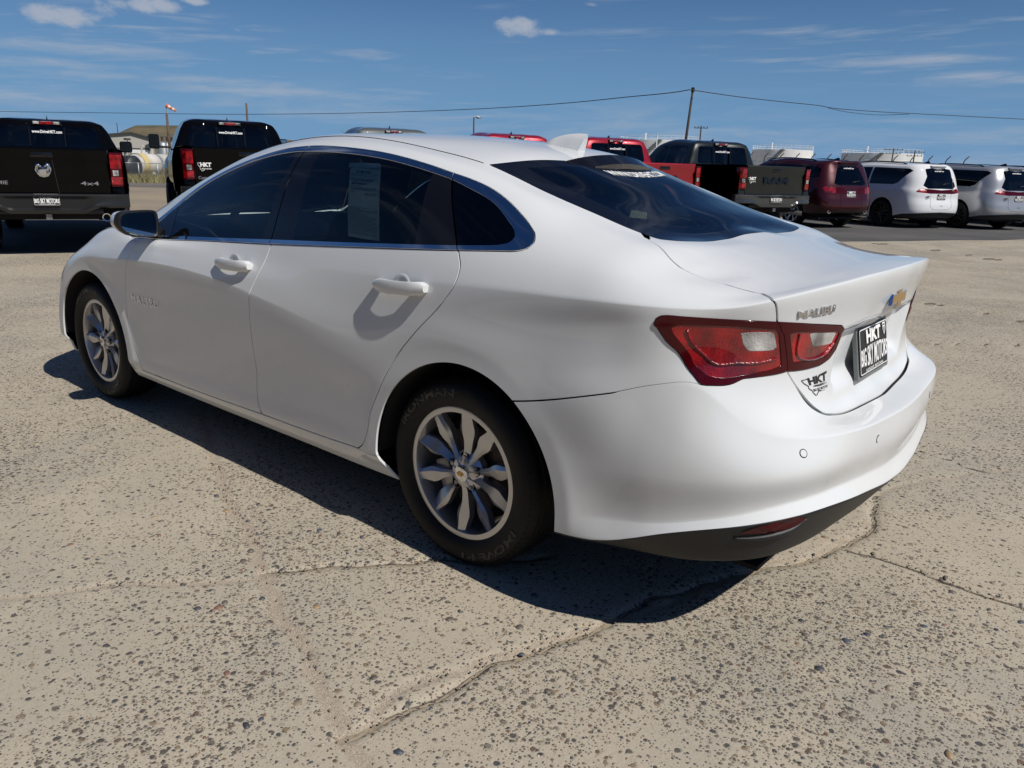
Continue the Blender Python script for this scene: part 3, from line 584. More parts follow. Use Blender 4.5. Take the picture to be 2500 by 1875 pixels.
# ---------------------------------------------------------------- sedan: feature curves of the left half (x forward, rear axle at 0)
ARCH_R=(-.048,.335,.411);ARCH_F=(2.775,.335,.413)
SEDAN_ROWS=[
# r0 bottom return
[(3.66,0,.2),(3.58,.34,.2),(3.47,.56,.2),(3.3,.72,.2),(3.05,.79,.2),(2.4,.80,.205),(1.,.80,.205),(.3,.80,.205),(-.46,.80,.25),(-.58,.80,.265),(-.74,.76,.28),(-.88,.70,.29),(-.97,.58,.31),(-1.03,.34,.32),(-1.05,0,.33)],
# r1 lower edge
[(3.74,0,.22),(3.67,.35,.22),(3.54,.62,.22),(3.39,.79,.22),(3.22,.86,.22),(3.05,.88,.222),(2.4,.872,.229),(1.9,.868,.224),(.9,.868,.226),(.35,.87,.229),(-.46,.895,.283),(-.72,.858,.304),(-.862,.825,.316),(-.955,.775,.328),(-1.02,.715,.338),(-1.065,.60,.345),(-1.10,.42,.352),(-1.125,.20,.358),(-1.131,0,.36)],
# r2 sill top, paint to plastic line at the back
[(3.76,0,.30),(3.69,.36,.30),(3.56,.64,.30),(3.41,.81,.30),(3.24,.88,.3),(3.05,.9,.285),(2.3,.898,.276),(1.47,.905,.289),(.68,.907,.304),(.3,.91,.306),(-.458,.924,.297),(-.597,.919,.318),(-.70,.908,.352),(-.786,.894,.392),(-.88,.868,.425),(-.98,.822,.452),(-1.085,.705,.472),(-1.13,.57,.472),(-1.164,.36,.458),(-1.182,.15,.438),(-1.187,0,.432)],
# r3 lower ledge
[(3.77,0,.40),(3.70,.36,.40),(3.57,.64,.40),(3.42,.81,.40),(3.25,.885,.39),(3.05,.905,.37),(2.4,.903,.36),(1.4,.906,.385),(.5,.910,.405),(-.3,.921,.385),(-.467,.919,.371),(-.58,.905,.387),(-.70,.892,.405),(-.775,.88,.42),(-.88,.848,.452),(-.967,.806,.48),(-1.04,.735,.505),(-1.085,.66,.516),(-1.12,.52,.515),(-1.147,.338,.505),(-1.162,.15,.49),(-1.165,0,.485)],
# r4 mid
[(3.78,0,.5),(3.71,.36,.5),(3.575,.64,.51),(3.42,.805,.52),(3.25,.88,.53),(3.05,.905,.53),(2.4,.906,.52),(1.4,.911,.53),(.5,.915,.54),(-.3,.922,.53),(-.46,.92,.54),(-.6,.916,.55),(-.75,.903,.56),(-.88,.87,.575),(-.99,.816,.59),(-1.072,.735,.60),(-1.125,.62,.605),(-1.15,.48,.602),(-1.172,.28,.592),(-1.183,.1,.582),(-1.185,0,.58)],
# r5 bumper crease
[(3.765,0,.6),(3.70,.36,.6),(3.56,.63,.615),(3.40,.79,.64),(3.24,.865,.67),(3.05,.897,.69),(2.4,.913,.70),(1.4,.919,.70),(.85,.923,.66),(.45,.924,.62),(0,.923,.64),(-.27,.921,.672),(-.627,.909,.771),(-.76,.872,.808),(-.846,.836,.818),(-.893,.811,.775),(-.94,.782,.727),(-.987,.749,.702),(-1.03,.715,.693),(-1.084,.647,.687),(-1.141,.499,.683),(-1.168,.28,.672),(-1.178,.1,.666),(-1.18,0,.665)],
# r6 dropping door crease, boot gap line
[(3.76,0,.66),(3.69,.35,.665),(3.53,.61,.68),(3.37,.765,.70),(3.22,.84,.73),(3.05,.883,.765),(2.8,.907,.815),(2.44,.917,.845),(2.23,.921,.858),(2.05,.924,.867),(1.75,.926,.871),(1.51,.926,.863),(1.27,.926,.844),(1.16,.926,.829),(.93,.926,.80),(.68,.925,.765),(.45,.924,.738),(.2,.921,.742),(0,.919,.762),(-.27,.911,.79),(-.58,.897,.842),(-.72,.876,.87),(-.84,.815,.868),(-.90,.768,.835),(-.955,.708,.79),(-1.0,.63,.757),(-1.035,.50,.725),(-1.05,.38,.70),(-1.06,.2,.69),(-1.064,0,.688)],
# r7 lamp top, number plate overhang
[(3.75,0,.70),(3.685,.34,.70),(3.51,.60,.715),(3.34,.75,.74),(3.2,.815,.765),(3.05,.858,.80),(2.8,.890,.85),(2.44,.901,.893),(2.05,.907,.912),(1.5,.906,.915),(1.0,.903,.900),(.5,.905,.868),(0,.906,.878),(-.3,.899,.905),(-.58,.887,.945),(-.742,.864,.974),(-.86,.785,.977),(-.955,.69,.974),(-1.03,.48,.957),(-1.062,.24,.947),(-1.068,0,.943)],
# r8 shoulder, boot lip
[(3.74,0,.735),(3.68,.33,.735),(3.5,.58,.745),(3.33,.72,.765),(3.2,.785,.785),(3.05,.832,.82),(2.8,.866,.884),(2.44,.879,.935),(2.05,.885,.955),(1.5,.882,.964),(1.0,.880,.964),(.84,.881,.966),(.45,.883,.979),(.2,.887,.988),(-.04,.891,.998),(-.25,.894,1.006),(-.44,.895,1.010),(-.58,.892,1.014),(-.70,.873,1.016),(-.80,.832,1.018),(-.868,.79,1.023),(-.92,.75,1.034),(-.965,.70,1.05),(-1.03,.575,1.073),(-1.075,.40,1.090),(-1.10,.18,1.098),(-1.106,0,1.1)],
# r9 belt, inner boot lip
[(3.66,0,.775),(3.61,.27,.775),(3.47,.50,.785),(3.32,.63,.81),(3.2,.70,.835),(3.05,.765,.87),(2.8,.825,.935),(2.5,.838,.982),(2.25,.850,.972),(2.07,.855,.975),(1.3,.857,1.017),(1.1,.857,1.029),(.5,.853,1.064),(.04,.847,1.093),(-.2,.842,1.095),(-.4,.845,1.085),(-.58,.848,1.068),(-.69,.818,1.058),(-.78,.772,1.053),(-.85,.722,1.05),(-.90,.675,1.053),(-.945,.63,1.061),(-1.008,.51,1.080),(-1.052,.36,1.094),(-1.076,.16,1.101),(-1.08,0,1.103)],
# r10 roof rail outside
[(3.45,0,.85),(3.41,.22,.85),(3.31,.40,.86),(3.2,.50,.88),(3.05,.60,.92),(2.8,.69,.985),(2.55,.735,1.005),(2.4,.735,1.04),(2.3,.72,1.08),(2.1,.70,1.162),(1.9,.685,1.24),(1.66,.668,1.32),(1.44,.656,1.38),(1.2,.648,1.42),(1.0,.646,1.432),(.6,.645,1.418),(.3,.646,1.376),(.1,.648,1.332),(-.1,.652,1.273),(-.3,.662,1.205),(-.45,.677,1.168),(-.58,.692,1.136),(-.68,.685,1.098),(-.76,.63,1.08),(-.83,.52,1.086),(-.885,.33,1.1),(-.905,.15,1.106),(-.91,0,1.107)],
# r11 roof ditch, rear glass edge
[(3.3,0,.91),(3.27,.16,.91),(3.2,.28,.92),(3.05,.42,.945),(2.8,.60,1.0),(2.62,.69,1.012),(2.4,.665,1.085),(2.3,.655,1.125),(2.1,.64,1.205),(1.9,.625,1.278),(1.66,.602,1.357),(1.44,.587,1.412),(1.2,.577,1.447),(1.0,.572,1.458),(.68,.57,1.444),(.56,.57,1.430),(.39,.57,1.405),(.26,.57,1.384),(.15,.57,1.361),(.03,.57,1.325),(-.08,.571,1.288),(-.3,.577,1.222),(-.44,.587,1.180),(-.52,.594,1.16),(-.58,.595,1.149),(-.70,.50,1.116),(-.755,.38,1.113),(-.795,.2,1.117),(-.805,0,1.118)],
# r12
[(3.17,0,.94),(3.15,.08,.94),(3.05,.2,.958),(2.8,.30,1.015),(2.66,.38,1.022),(2.4,.36,1.132),(2.1,.34,1.26),(1.9,.33,1.332),(1.66,.325,1.406),(1.44,.32,1.452),(1.2,.32,1.476),(1.0,.32,1.480),(.6,.32,1.466),(.3,.32,1.436),(.13,.32,1.406),(.02,.32,1.372),(-.15,.32,1.313),(-.3,.32,1.25),(-.43,.32,1.203),(-.555,.32,1.154),(-.58,.32,1.150),(-.70,.25,1.132),(-.735,.17,1.129),(-.755,0,1.126)],
# r13 centre line
[(3.06,0,.963),(3.05,0,.963),(2.8,0,1.02),(2.7,0,1.028),(2.5,0,1.112),(2.3,0,1.205),(2.1,0,1.288),(1.9,0,1.357),(1.66,0,1.425),(1.44,0,1.468),(1.2,0,1.488),(1.0,0,1.492),(.6,0,1.478),(.3,0,1.449),(.13,0,1.419),(.02,0,1.386),(-.15,0,1.326),(-.3,0,1.262),(-.43,0,1.215),(-.565,0,1.155),(-.60,0,1.149),(-.70,0,1.134)],
]
# crease sharpness per row: list of (p, s)
SEDAN_SHARP={2:[(-.3,.0),(-.5,.9),(-2,.9)],3:[(-.3,.0),(-.55,.6),(-2,.7)],5:[(-.75,.0),(-.85,.8),(-2,.9)],6:[(2.6,.0),(2.35,.75),(1.0,.75),(.45,.0)],8:[(1.,0),(.3,.35),(-.4,.5),(-.75,.6),(-.95,.6),(-2,.55)],9:[(-.75,0),(-.95,.5),(-2,.5)],1:[(4,.5),(-2,.5)]}
def sedan_post(X):
    # wheel-arch lips: a flat band round the opening, the panel easing away from it
    for cx,cz,R,yl in ((*ARCH_R,.9265),(*ARCH_F,.9175)):
        r=np.hypot(X[...,0]-cx,(X[...,2]-cz)*np.where(X[...,2]<cz,.6,1));r0=R+.052
        m=np.where(r<r0,1,np.exp(-np.maximum(r-r0,0)/.055))*(X[...,1]>.75)*(1-sst(.80,.92,X[...,2]))*sst(.27,.33,X[...,2])*(np.abs(X[...,0]-cx)<.72)
        X[...,1]+=np.maximum(yl-.010*sst(.60,.80,X[...,2])-X[...,1],-.01)*m
    # one even crown over the boot lid
    n=X.shape[0];vi=np.arange(n)[:,None]/n+0*X[...,0];y=X[...,1];x=X[...,0]
    reg=(x<-.62)&(x>-1.02)&(X[...,2]>1.0)&(np.hypot((x+.70)/.9,y)<.66)&(X[...,2]>1.075-.05*(y>.5))
    if reg.sum()>50:
        f=lambda a,b:np.stack([a**i*b**j for i in range(4) for j in (0,2,4)],-1)
        k,*_=np.linalg.lstsq(f(x[reg]+.8,y[reg]),X[...,2][reg],rcond=None);g=f(x+.8,y)@k
        w=(1-sst(-.68,-.61,x))*sst(-1.03,-.97,x)*(1-sst(.50,.62,np.hypot((x+.70)/1.0,y)))*(X[...,2]>1.0)
        X[...,2]+=(g-X[...,2])*w
    # number-plate recess in the boot lid
    y=np.abs(X[...,1]);z=X[...,2]
    zt=.940
    m=(X[...,0]<-.9)*(1-sst(zt-.012,zt,z))*sst(.735,.80,z)*(1-sst(.335,.392,y+.10*(.90-z)))
    X[...,0]+=.036*m
# ---------------------------------------------------------------- shared car parts
def license_plate(c, right, up, label=None, frame=False, s=1., top='HKT'):
    """dealer plate: black with white lettering; right and up span the plate as seen from behind"""
    c, r, u = (np.array(a, float) for a in (c, right, up)); r /= np.linalg.norm(r); u -= r*(u@r); u /= np.linalg.norm(u); n = np.cross(r, u); w, h = .305*s, .152*s
    e = empty('license_plate')
    def rr(W, H, rad, k=4):
        P = []
        for cx, cy, a0 in ((W/2-rad, H/2-rad, 0), (-W/2+rad, H/2-rad, 90), (-W/2+rad, -H/2+rad, 180), (W/2-rad, -H/2+rad, 270)):
            P += [(cx+rad*math.cos(math.radians(a0+90*i/k)), cy+rad*math.sin(math.radians(a0+90*i/k))) for i in range(k+1)]
        return P
    # a slight bend: the top edge leans in
    at = lambda x, y, o: c+r*x+u*y+n*(o-.10*max(0, y-.045*s)-.0*x)
    def slab(name, W, H, rad, o0, o1, mat):
        P = rr(W, H, rad); k = len(P); m = MB(); m.add([at(x, y, o1) for x, y in P]+[at(x, y, o0) for x, y in P], [tuple(range(k))]+[(i, k+i, k+(i+1) % k, (i+1) % k) for i in range(k)]); return m.build(name, mat, e)
    if frame: slab('plate_holder', .33*s, .175*s, .012, -.014, -.002, MT['grey_holder'])
    slab('plate', w, h, .014*s, -.002, .0015, MT['black_print'])
    P = rr(w-.008*s, h-.008*s, .011*s); Q = rr(w-.014*s, h-.014*s, .009*s); k = len(P); m = MB(); m.add([at(x, y, .0022) for x, y in P]+[at(x, y, .0022) for x, y in Q], [(i, (i+1) % k, k+(i+1) % k, k+i) for i in range(k)]); m.build('plate_border', MT['white_print'], e)
    def tf(x0, x1, y0, y1, arch=0.):
        def fn(a, b):
            x = x0+(x1-x0)*a; y = y0+(y1-y0)*b+arch*np.sin(math.pi*a)*np.where(b > .5, 1, -1)
            return np.array([at(s*X, s*Y, .0026) for X, Y in zip(x, y)]), np.tile(n, (len(a), 1))
        return fn
    text_obj('lettering', top, tf(-.082, .072, .022, .066), MT['white_print'], e, .05); text_obj('lettering', 'BIG SKY MOTORS', tf(-.142, .142, -.045, .008, .008), MT['white_print'], e, .03); text_obj('lettering', 'GLENDIVE, MONTANA', tf(-.095, .095, -.069, -.058), MT['white_print'], e, .01)
    # small shield at the top right
    sh = [(.098, .066), (.128, .066), (.129, .045), (.113, .024), (.097, .045)]; sh2 = [(.113+(x-.113)*.72, .048+(y-.048)*.72) for x, y in sh]; m = MB(); m.add([at(s*x, s*y, .0026) for x, y in sh]+[at(s*x, s*y, .0026) for x, y in sh2], [(i, (i+1) % 5, 5+(i+1) % 5, 5+i) for i in range(5)]); m.add([at(s*x, s*y, .0026) for x, y in ((.104, .056), (.122, .056), (.116, .047), (.113, .038), (.110, .047))], [(0, 1, 2, 3, 4)][::1]); m.build('shield', MT['white_print'], e)
    return e
MT['grey_holder'] = pmat('grey_plate_holder', (.16, .17, .17), .5)
_WH = {}; MT['disc'] = pmat('brake_disc_steel', (.10, .085, .075), .55, .5, var=.3, vscale=25)
def wheel(R=.338, width=.222, rim=.236, style='ten', tyre_text=True):
    """outer face towards +y of the returned empty; the centre plane of the tyre at y = 0"""
    key = (R, width, rim, style)
    if key in _WH: return copy_tree(_WH[key])
    e = empty('wheel'); _WH[key] = e; h = width/2
    # tyre
    k = R/.338; t = MB(); s0 = rim-.004
    prof = [(s0, -h*.80), (s0+.012, -h*.93), (s0+.035*k, -h*1.0), (s0+(R-s0)*.62, -h*1.03), (R-.026*k, -h*.97), (R-.010*k, -h*.86), (R-.004, -h*.72)]
    tread = []
    for y in np.linspace(-h*.70, h*.70, 29):
        g = .007 if any(abs(y-q*h) < .0042 for q in (-.46, -.16, .16, .46)) else 0
        tread.append((R-.0035*(y/h)**2*1.2-g, y))
    prof = prof+tread+[(a, -b) for a, b in prof[::-1]]; t.lathe(prof, 'y', 96); to = t.build('tyre', MT['rubber'], e, auto=50)
    if style == 'ten':
        # shoulder sipes: raised blocks round the tread edge
        sp = MB(); n = 84
        for sgn in (-1, 1):
            for j in range(n):
                a = 2*math.pi*j/n; da = .028
                for (y0, y1, r0, r1) in ((h*.74*sgn, h*.95*sgn, R-.0015, R-.0185),):
                    P = [(math.cos(a)*r0, y0, math.sin(a)*r0), (math.cos(a+.012)*r1, y1, math.sin(a+.012)*r1), (math.cos(a+.012+da)*r1, y1, math.sin(a+.012+da)*r1), (math.cos(a+da)*r0, y0, math.sin(a+da)*r0)]
                    sp.add(P, [(0, 1, 2, 3)] if sgn > 0 else [(3, 2, 1, 0)])
        # fine blocks across the tread ribs
        for (ya, yb, m_, sk) in ((-.44, -.18, 110, .05), (.18, .44, 110, -.05), (-.14, .14, 90, .0)):
            for j in range(m_):
                a = 2*math.pi*j/m_; da = 2*math.pi/m_*.72; ra = R+.0008; sp.add([(math.cos(a)*ra, ya*h, math.sin(a)*ra), (math.cos(a+da)*ra, ya*h, math.sin(a+da)*ra), (math.cos(a+da+sk)*ra, yb*h, math.sin(a+da+sk)*ra), (math.cos(a+sk)*ra, yb*h, math.sin(a+sk)*ra)], [(0, 3, 2, 1)])
        sp.build('tread_block', MT['rubber'], to, kind='stuff')
        def arc(mid, span, r0, r1):
            def fn(u, v):
                a = math.radians(mid)-math.radians(span)*(u-.5); r = r0+(r1-r0)*v; y = np.interp(r, [s0+.035*k, s0+(R-s0)*.62, R-.026*k], [h, h*1.03, h*.97])+.0012
                # seen from +y with x to the left
                return np.stack([-r*np.cos(a), y, r*np.sin(a)], 1), np.tile([0, 1., 0], (len(u), 1))
            return fn
        text_obj('sidewall_lettering', 'IRONMAN', arc(93+8, 62, s0+.045, s0+.071), MT['raised_rubber'], to, .03, .001); text_obj('sidewall_lettering', 'iMOVE PT', arc(-78, 62, s0+.045, s0+.071), MT['raised_rubber'], to, .03, .001)
    ry = h*.80
    rimo = MB(); mat = MT['alloy'] if style == 'ten' else (MT['dark_alloy'] if style == 'dark' else MT['alloy'])
    rimo.lathe([(rim-.001, ry), (rim+.001, ry+.004), (rim-.005, ry+.006), (rim-.019, ry+.004), (rim-.023, ry-.010), (rim-.027, ry-.05), (rim-.036, ry-.11), (rim-.040, -h*.8)], 'y', 72)
    ro = rimo.build('rim', mat, e, auto=35)
    nsp = {'ten': 10, 'dark': 10, 'six': 6}[style]; sp = MB(); rr = rim-.012
    yb = ry-.004
    for j in range(nsp):
        a = 2*math.pi*j/nsp+.1; pair = 1 if j % 2 else -1
        st = [(.028, .0095, yb-.004), (.055, .0108, yb-.010), (.085, .0125, yb-.014), (.115, .0165, yb-.014), (.140, .0255, yb-.010), (.160, .0285, yb-.007), (.190, .0215, yb-.004), (rr+.004, .0165, yb-.001)]
        if style != 'ten': st = [(.04, .022, yb-.02), (.10, .022, yb-.02), (.16, .026, yb-.012), (rr+.004, .032, yb-.006)]
        f = R/.338 if style != 'ten' else rim/.236; V = []
        for (r, wd, y) in st:
            r = r*f if r < rr-.03 else r; wd *= f; off = -.45*wd*pair*(1 if style == 'ten' else 0); sl = (.085*pair*(1-min(1, r/rim))**1.0) if style == 'ten' else 0
            for (dx, dy) in ((-wd*1.05, -.030), (-wd, -.004), (off, .004), (wd, -.004-.010*(style == 'ten')*(pair > 0)), (wd*1.05, -.030)):
                th = a+sl; V.append((math.cos(th)*r-math.sin(th)*dx, y+dy, math.sin(th)*r+math.cos(th)*dx))
        n = len(st); F = [(i*5+q, (i+1)*5+q, (i+1)*5+q+1, i*5+q+1) for i in range(n-1) for q in range(4)]; sp.add(V, F)
    spo = sp.build('spoke', mat, e, auto=25)
    hb = MB(); hb.lathe([(.001, yb-.004), (.047, yb-.006), (.060, yb-.014), (.075, yb-.030), (.078, yb-.055)], 'y', 40); hb.build('hub', mat, e, auto=35)
    cp = MB(); cp.lathe([(.0005, yb+.0075), (.024, yb+.0065), (.029, yb+.004), (.030, yb-.006)], 'y', 32); co = cp.build('centre_cap', MT['chrome'] if style == 'ten' else mat, e, auto=40)
    if style == 'ten':
        b = MB(); b.prism([(x*.0155, z*.0155) for x, z in ((-1, -.45), (-.7, .3), (-.2, .3), (-.1, .65), (.5, .65), (.3, .3), (1, .45), (.7, -.3), (.2, -.3), (.1, -.65), (-.5, -.65), (-.3, -.3))], yb+.0074, yb+.0092); b.build('cap_emblem', MT['gold'], co)
    for j in range(5):
        a = 2*math.pi*(j+.5)/5+.1; n = MB(); c = (math.cos(a)*.0575, 0, math.sin(a)*.0575)
        n.lathe([(.0185, yb-.010), (.0175, yb-.0095), (.0155, yb-.026), (.001, yb-.027)], 'y', 14, c); m0 = len(n.F); n.lathe([(.001, yb-.006), (.0078, yb-.007), (.0092, yb-.010), (.0095, yb-.028)], 'y', 6, c)
        n.M = [1]*m0+[0]*(len(n.F)-m0); n.build('wheel_nut', [MT['steel'], MT['dark']], e)
    dk = MB(); dk.lathe([(.07, -.005), (.07, .01), (.150, .012), (.150, -.012), (.07, -.012)], 'y', 48); dk.build('brake_disc', MT['disc'] if style == 'ten' else MT['dark'], e, auto=30)
    ca = MB(); ca.box((.095, -.03, -.06), (.165, .045, .06), 0, .012); ca.build('brake_caliper', MT['steel'], e, auto=40)
    bk = MB(); bk.lathe([(.0, -.03), (rim-.045, -.03)], 'y', 32); bk.build('backing_plate', MT['dark'], e)
    return e
# ---------------------------------------------------------------- the white sedan
DLO_UP = [(2.305, .962), (2.26, .992), (2.167, 1.055), (2.003, 1.152), (1.802, 1.25), (1.591, 1.319), (1.382, 1.367), (1.194, 1.402), (1.03, 1.415), (.773, 1.41), (.542, 1.391), (.333, 1.358), (.204, 1.331), (.12, 1.313), (.032, 1.289), (-.063, 1.252), (-.133, 1.217), (-.194, 1.182), (-.231, 1.155), (-.241, 1.138), (-.233, 1.125), (-.206, 1.115), (-.15, 1.109)]
DLO_LO = [(-.15, 1.109), (-.024, 1.100), (.464, 1.068), (1.063, 1.031), (1.6, 1.0), (1.982, .976), (2.305, .962)]
GL_UP = [(2.235, .985), (2.146, 1.042), (1.987, 1.138), (1.786, 1.238), (1.573, 1.307), (1.364, 1.356), (1.167, 1.386), (1.068, 1.393), (.925, 1.394), (.745, 1.389), (.519, 1.37), (.278, 1.330), (.185, 1.310), (.094, 1.284), (.003, 1.255), (-.064, 1.224), (-.11, 1.196), (-.157, 1.164), (-.168, 1.148), (-.163, 1.136), (-.138, 1.126), (-.09, 1.119)]
GL_LO = [(-.09, 1.119), (-.015, 1.113), (.437, 1.083), (1.075, 1.046), (1.6, 1.014), (2.032, .990), (2.235, .985)]
FEND = [(2.202, .976), (2.186, .964), (2.205, .921), (2.236, .864), (2.262, .823), (2.298, .745), (2.322, .661), (2.330, .566), (2.314, .463), (2.276, .376), (2.25, .322), (2.243, .284)]
FDOOR = [(1.063, 1.031), (1.08, .965), (1.108, .895), (1.136, .834), (1.153, .734), (1.155, .606), (1.149, .488), (1.158, .372), (1.142, .325), (1.125, .302)]
RDOOR = [(.029, 1.096), (-.004, 1.04), (-.001, 1.0), (.037, .943), (.154, .823), (.236, .734), (.296, .651), (.350, .557), (.385, .490), (.410, .403), (.440, .349), (.478, .319)]
SILL = [(2.40, .276), (2.03, .281), (1.457, .292), (1.1, .299), (.672, .309), (.479, .317), (.3, .325)]
LAMP = [(-.709, .916), (-.714, .958), (-.728, .990), (-.780, .985), (-.845, .971), (-.912, .953), (-.994, .935), (-1.107, .920), (-1.275, .906), (-1.298, .890), (-1.262, .802), (-1.231, .772), (-1.187, .752), (-1.046, .716), (-.928, .627), (-.842, .496), (-.830, .50), (-.792, .60), (-.743, .746), (-.716, .867)]
LAMP_SPLIT = [(-.997, 1.02), (-.998, .935), (-1.010, .90), (-1.033, .79), (-1.051, .69)]
IN1 = [(-.748, .867), (-.761, .905), (-.89, .907), (-1.000, .898), (-1.025, .732), (-.862, .575), (-.844, .566), (-.810, .606), (-.759, .801)]
IN2 = [(-1.030, .889), (-1.272, .880), (-1.232, .800), (-1.204, .778), (-1.060, .753)]
REV1 = [(-.908, .845), (-.990, .868), (-1.006, .793), (-.931, .760), (-.918, .782)]
REV2 = [(-1.102, .873), (-1.244, .868), (-1.222, .825), (-1.131, .815)]
BPIL = ((1.068, 1.391), (1.144, 1.047)); BPIL2 = ((.918, 1.391), (.925, 1.059)); BSEAM = ((1.030, 1.42), (1.075, 1.03)); CBLK = ((.278, 1.329), (.233, 1.098)); CSEAM = ((.206, 1.34), (.028, 1.09)); VENT = ((2.009, 1.136), (1.944, .993))
def side_of(P, seg):
    """signed distance to a line, positive towards the front of the car"""
    a, b = np.array(seg[0]), np.array(seg[1]); d = (b-a)/np.linalg.norm(b-a); n = np.array([-d[1], d[0]])
    if n[0] < 0: n = -n
    return (P-a)@n
def build_sedan():
    B = loft(SEDAN_ROWS, SEDAN_SHARP, 3.05, -.70, .8, .8, post=sedan_post, wref=-1.35)
    PMIN_, PMAX_ = B.grid[6], B.grid[5]
    car = empty('sedan', (1.32, 0, 0), label='clean white four door sedan parked alone in the foreground with chrome window trim', cat='car')
    root = empty('sedan_frame'); bpy.data.objects.remove(root)
    white = paintmat('white_paint', (.68, .70, .705), .38)
    def put(o):
        o.matrix_parent_inverse = Matrix.Translation((-1.32, 0, 0)); return o
    def part(name, T, mat, edge=.010, parent=car, **k):
        o = tobj(name, T, mat, parent, edge, **k)
        return put(o) if parent is car else o
    def both(name, T, mat, edge=.010, **k):
        return [part(name, T, mat, edge, **k), part(name, T.mirror(), mat, edge, **k)]
    def sub(name, T, mat, parent, edge=0., **k): return tobj(name, T, mat, parent, edge, **k)
    xz = lambda T: T.V[:, [0, 2]]; xy = lambda T: T.V[:, :2]; pw = lambda T: T.C[:, :2]
    def cut(T, fn, poly, gap=.0):
        """inside / outside of a chart polygon, with a gap between"""
        s = sdist(fn(T), poly)
        if not gap: return split(T, s)
        i, _ = split(T, s+gap/2); _, o = split(T, s-gap/2); return i, o
    # wheel openings
    def arch(T, c, R):
        x, z = T.V[:, 0]-c[0], T.V[:, 2]-c[1]; r = np.where(z >= 0, np.hypot(x, z), np.maximum(np.abs(x)+.15*np.where(x > 0, z, 0)*-1, 0)) - R
        r = np.where(z < 0, np.abs(x)+np.where(x > 0, -z*.55*(c[0] < 1), 0)-R, np.hypot(x, z)-R)
        return np.where((T.V[:, 1] < .45) | (T.V[:, 0] < c[0]-.7) | (T.V[:, 0] > c[0]+.7), .3, r)
    full = B
    for c in (ARCH_R, ARCH_F):
        _, B = split(B, arch(B, c, c[2]))
    # --- side windows, chrome surround
    dlo = np.concatenate([pline(DLO_UP), pline(DLO_LO)[1:-1]]); gl = np.concatenate([pline(GL_UP), pline(GL_LO)[1:-1]])
    side_lo, side_hi = split(B, 8.2-B.C[:, 2]); up, low = side_lo, side_hi      # v > 8.2
    hi = up
    s = np.where(hi.C[:, 2] > 11.3, .5, sdist(xz(hi), dlo)); win, _ = split(hi, s); _, hi = split(hi, s-.0035)
    ring, glass = split(win, -sdist(xz(win), gl))
    def seamsplit(T, seg, g=.0025):
        s = side_of(xz(T), seg); f, _ = split(T, -s+g); r, _ = split(T, s+g); return f, r
    rf, rest = seamsplit(ring, BSEAM); rr, rq = seamsplit(rest, CSEAM)
    gf, rest = seamsplit(glass, BSEAM, .003); gr, gq = seamsplit(rest, CSEAM, .003)
    gfw, gfb = split(gf, -side_of(xz(gf), BPIL)); vent, gfw = split(gfw, -side_of(xz(gfw), VENT))
    grb, grw = split(gr, -side_of(xz(gr), BPIL2)); grw, grb2 = split(grw, -side_of(xz(grw), CBLK))
    raise_ = lambda T, d: Tri(T.V+T.N*d, T.N, T.C, T.F)
    B = join(low, hi)
    # --- windscreen and rear glass (plan chart, only above the roof rail)
    rg = np.concatenate([pline([(.157, .566), (.101, .413), (.04, .26), (.003, .12), (-.008, 0)]), [(-.008, -.05), (-.592, -.05)], pline([(-.592, 0), (-.592, .2), (-.585, .41), (-.556, .52), (-.535, .549)]), pline([(-.52, .556), (-.435, .562), (-.292, .566), (-.082, .567), (.157, .566)])[:-1]])
    s = np.where(B.C[:, 2] < 9.5, .5, sdist(xy(B), rg)); rear_glass, _ = split(B, s); _, B = split(B, s-.0035)
    ws = np.array([(2.56, 11.16), (2.62, 11.8), (2.66, 12.4), (2.675, 13.2), (1.40, 13.2), (1.42, 12.6), (1.50, 11.8), (1.60, 11.16)]); pv = lambda T: np.stack([T.C[:, 0], (T.C[:, 2]-11)*.33], 1); ws2 = np.stack([ws[:, 0], (ws[:, 1]-11)*.33], 1)
    wind, B = cut(B, pv, ws2, .006)
    # --- tail lamps
    lamp_poly = np.concatenate([pline(LAMP[:3]+LAMP[3:8]), LAMP[8:16], LAMP[16:]])
    lamp, B = cut(B, pw, lamp_poly, .004)
    # --- boot lid
    TR = [(-.515, 1.464), (-.566, 1.41), (-.637, 1.326), (-.729, 1.270), (-.815, 1.200), (-.855, 1.160), (-.917, 1.108), (-.970, 1.067), (-.984, 1.045), (-.994, .99), (-.998, .935)]
    TL = [(-1.046, .717), (-1.083, .667), (-1.121, .638), (-1.195, .600), (-1.225, .590), (-1.281, .586), (-1.429, .582), (PMIN_-.02, .572)]
    trunk_poly = np.concatenate([[(-.46, 1.474)], pline(TR), [(-1.02, .80)], pline(TL), [(PMIN_-.05, .572), (PMIN_-.05, 1.9), (-.46, 1.9)]])
    trunk, B = cut(B, pw, trunk_poly, .0065)
    s = sdist(pw(B), trunk_poly); _, B = split(B, s-.0025-.008*(1-sst(.61, .68, B.C[:, 1]))*sst(.50, .55, B.C[:, 1])*(B.C[:, 0] < -1.0))
    # --- rear bumper and its black lower part
    bp = np.array([(-.18, .463), (-.272, .463), (-.627, .464), (-.836, .491), (-.9, .75), (-1.2, .80), (PMIN_-.05, .80), (PMIN_-.05, -.1), (-.18, -.1)])
    bump, B = cut(B, pw, bp, .0055)
    vw = pline([(-.1, .238), (-.469, .238), (-.598, .236), (-.775, .240), (-.958, .243), (-1.114, .243), (-1.417, .238), (PMIN_-.05, .236)])
    vp = np.concatenate([vw, [(PMIN_-.05, -.1), (-.1, -.1)]])
    val, bump = cut(bump, pw, vp, .002)
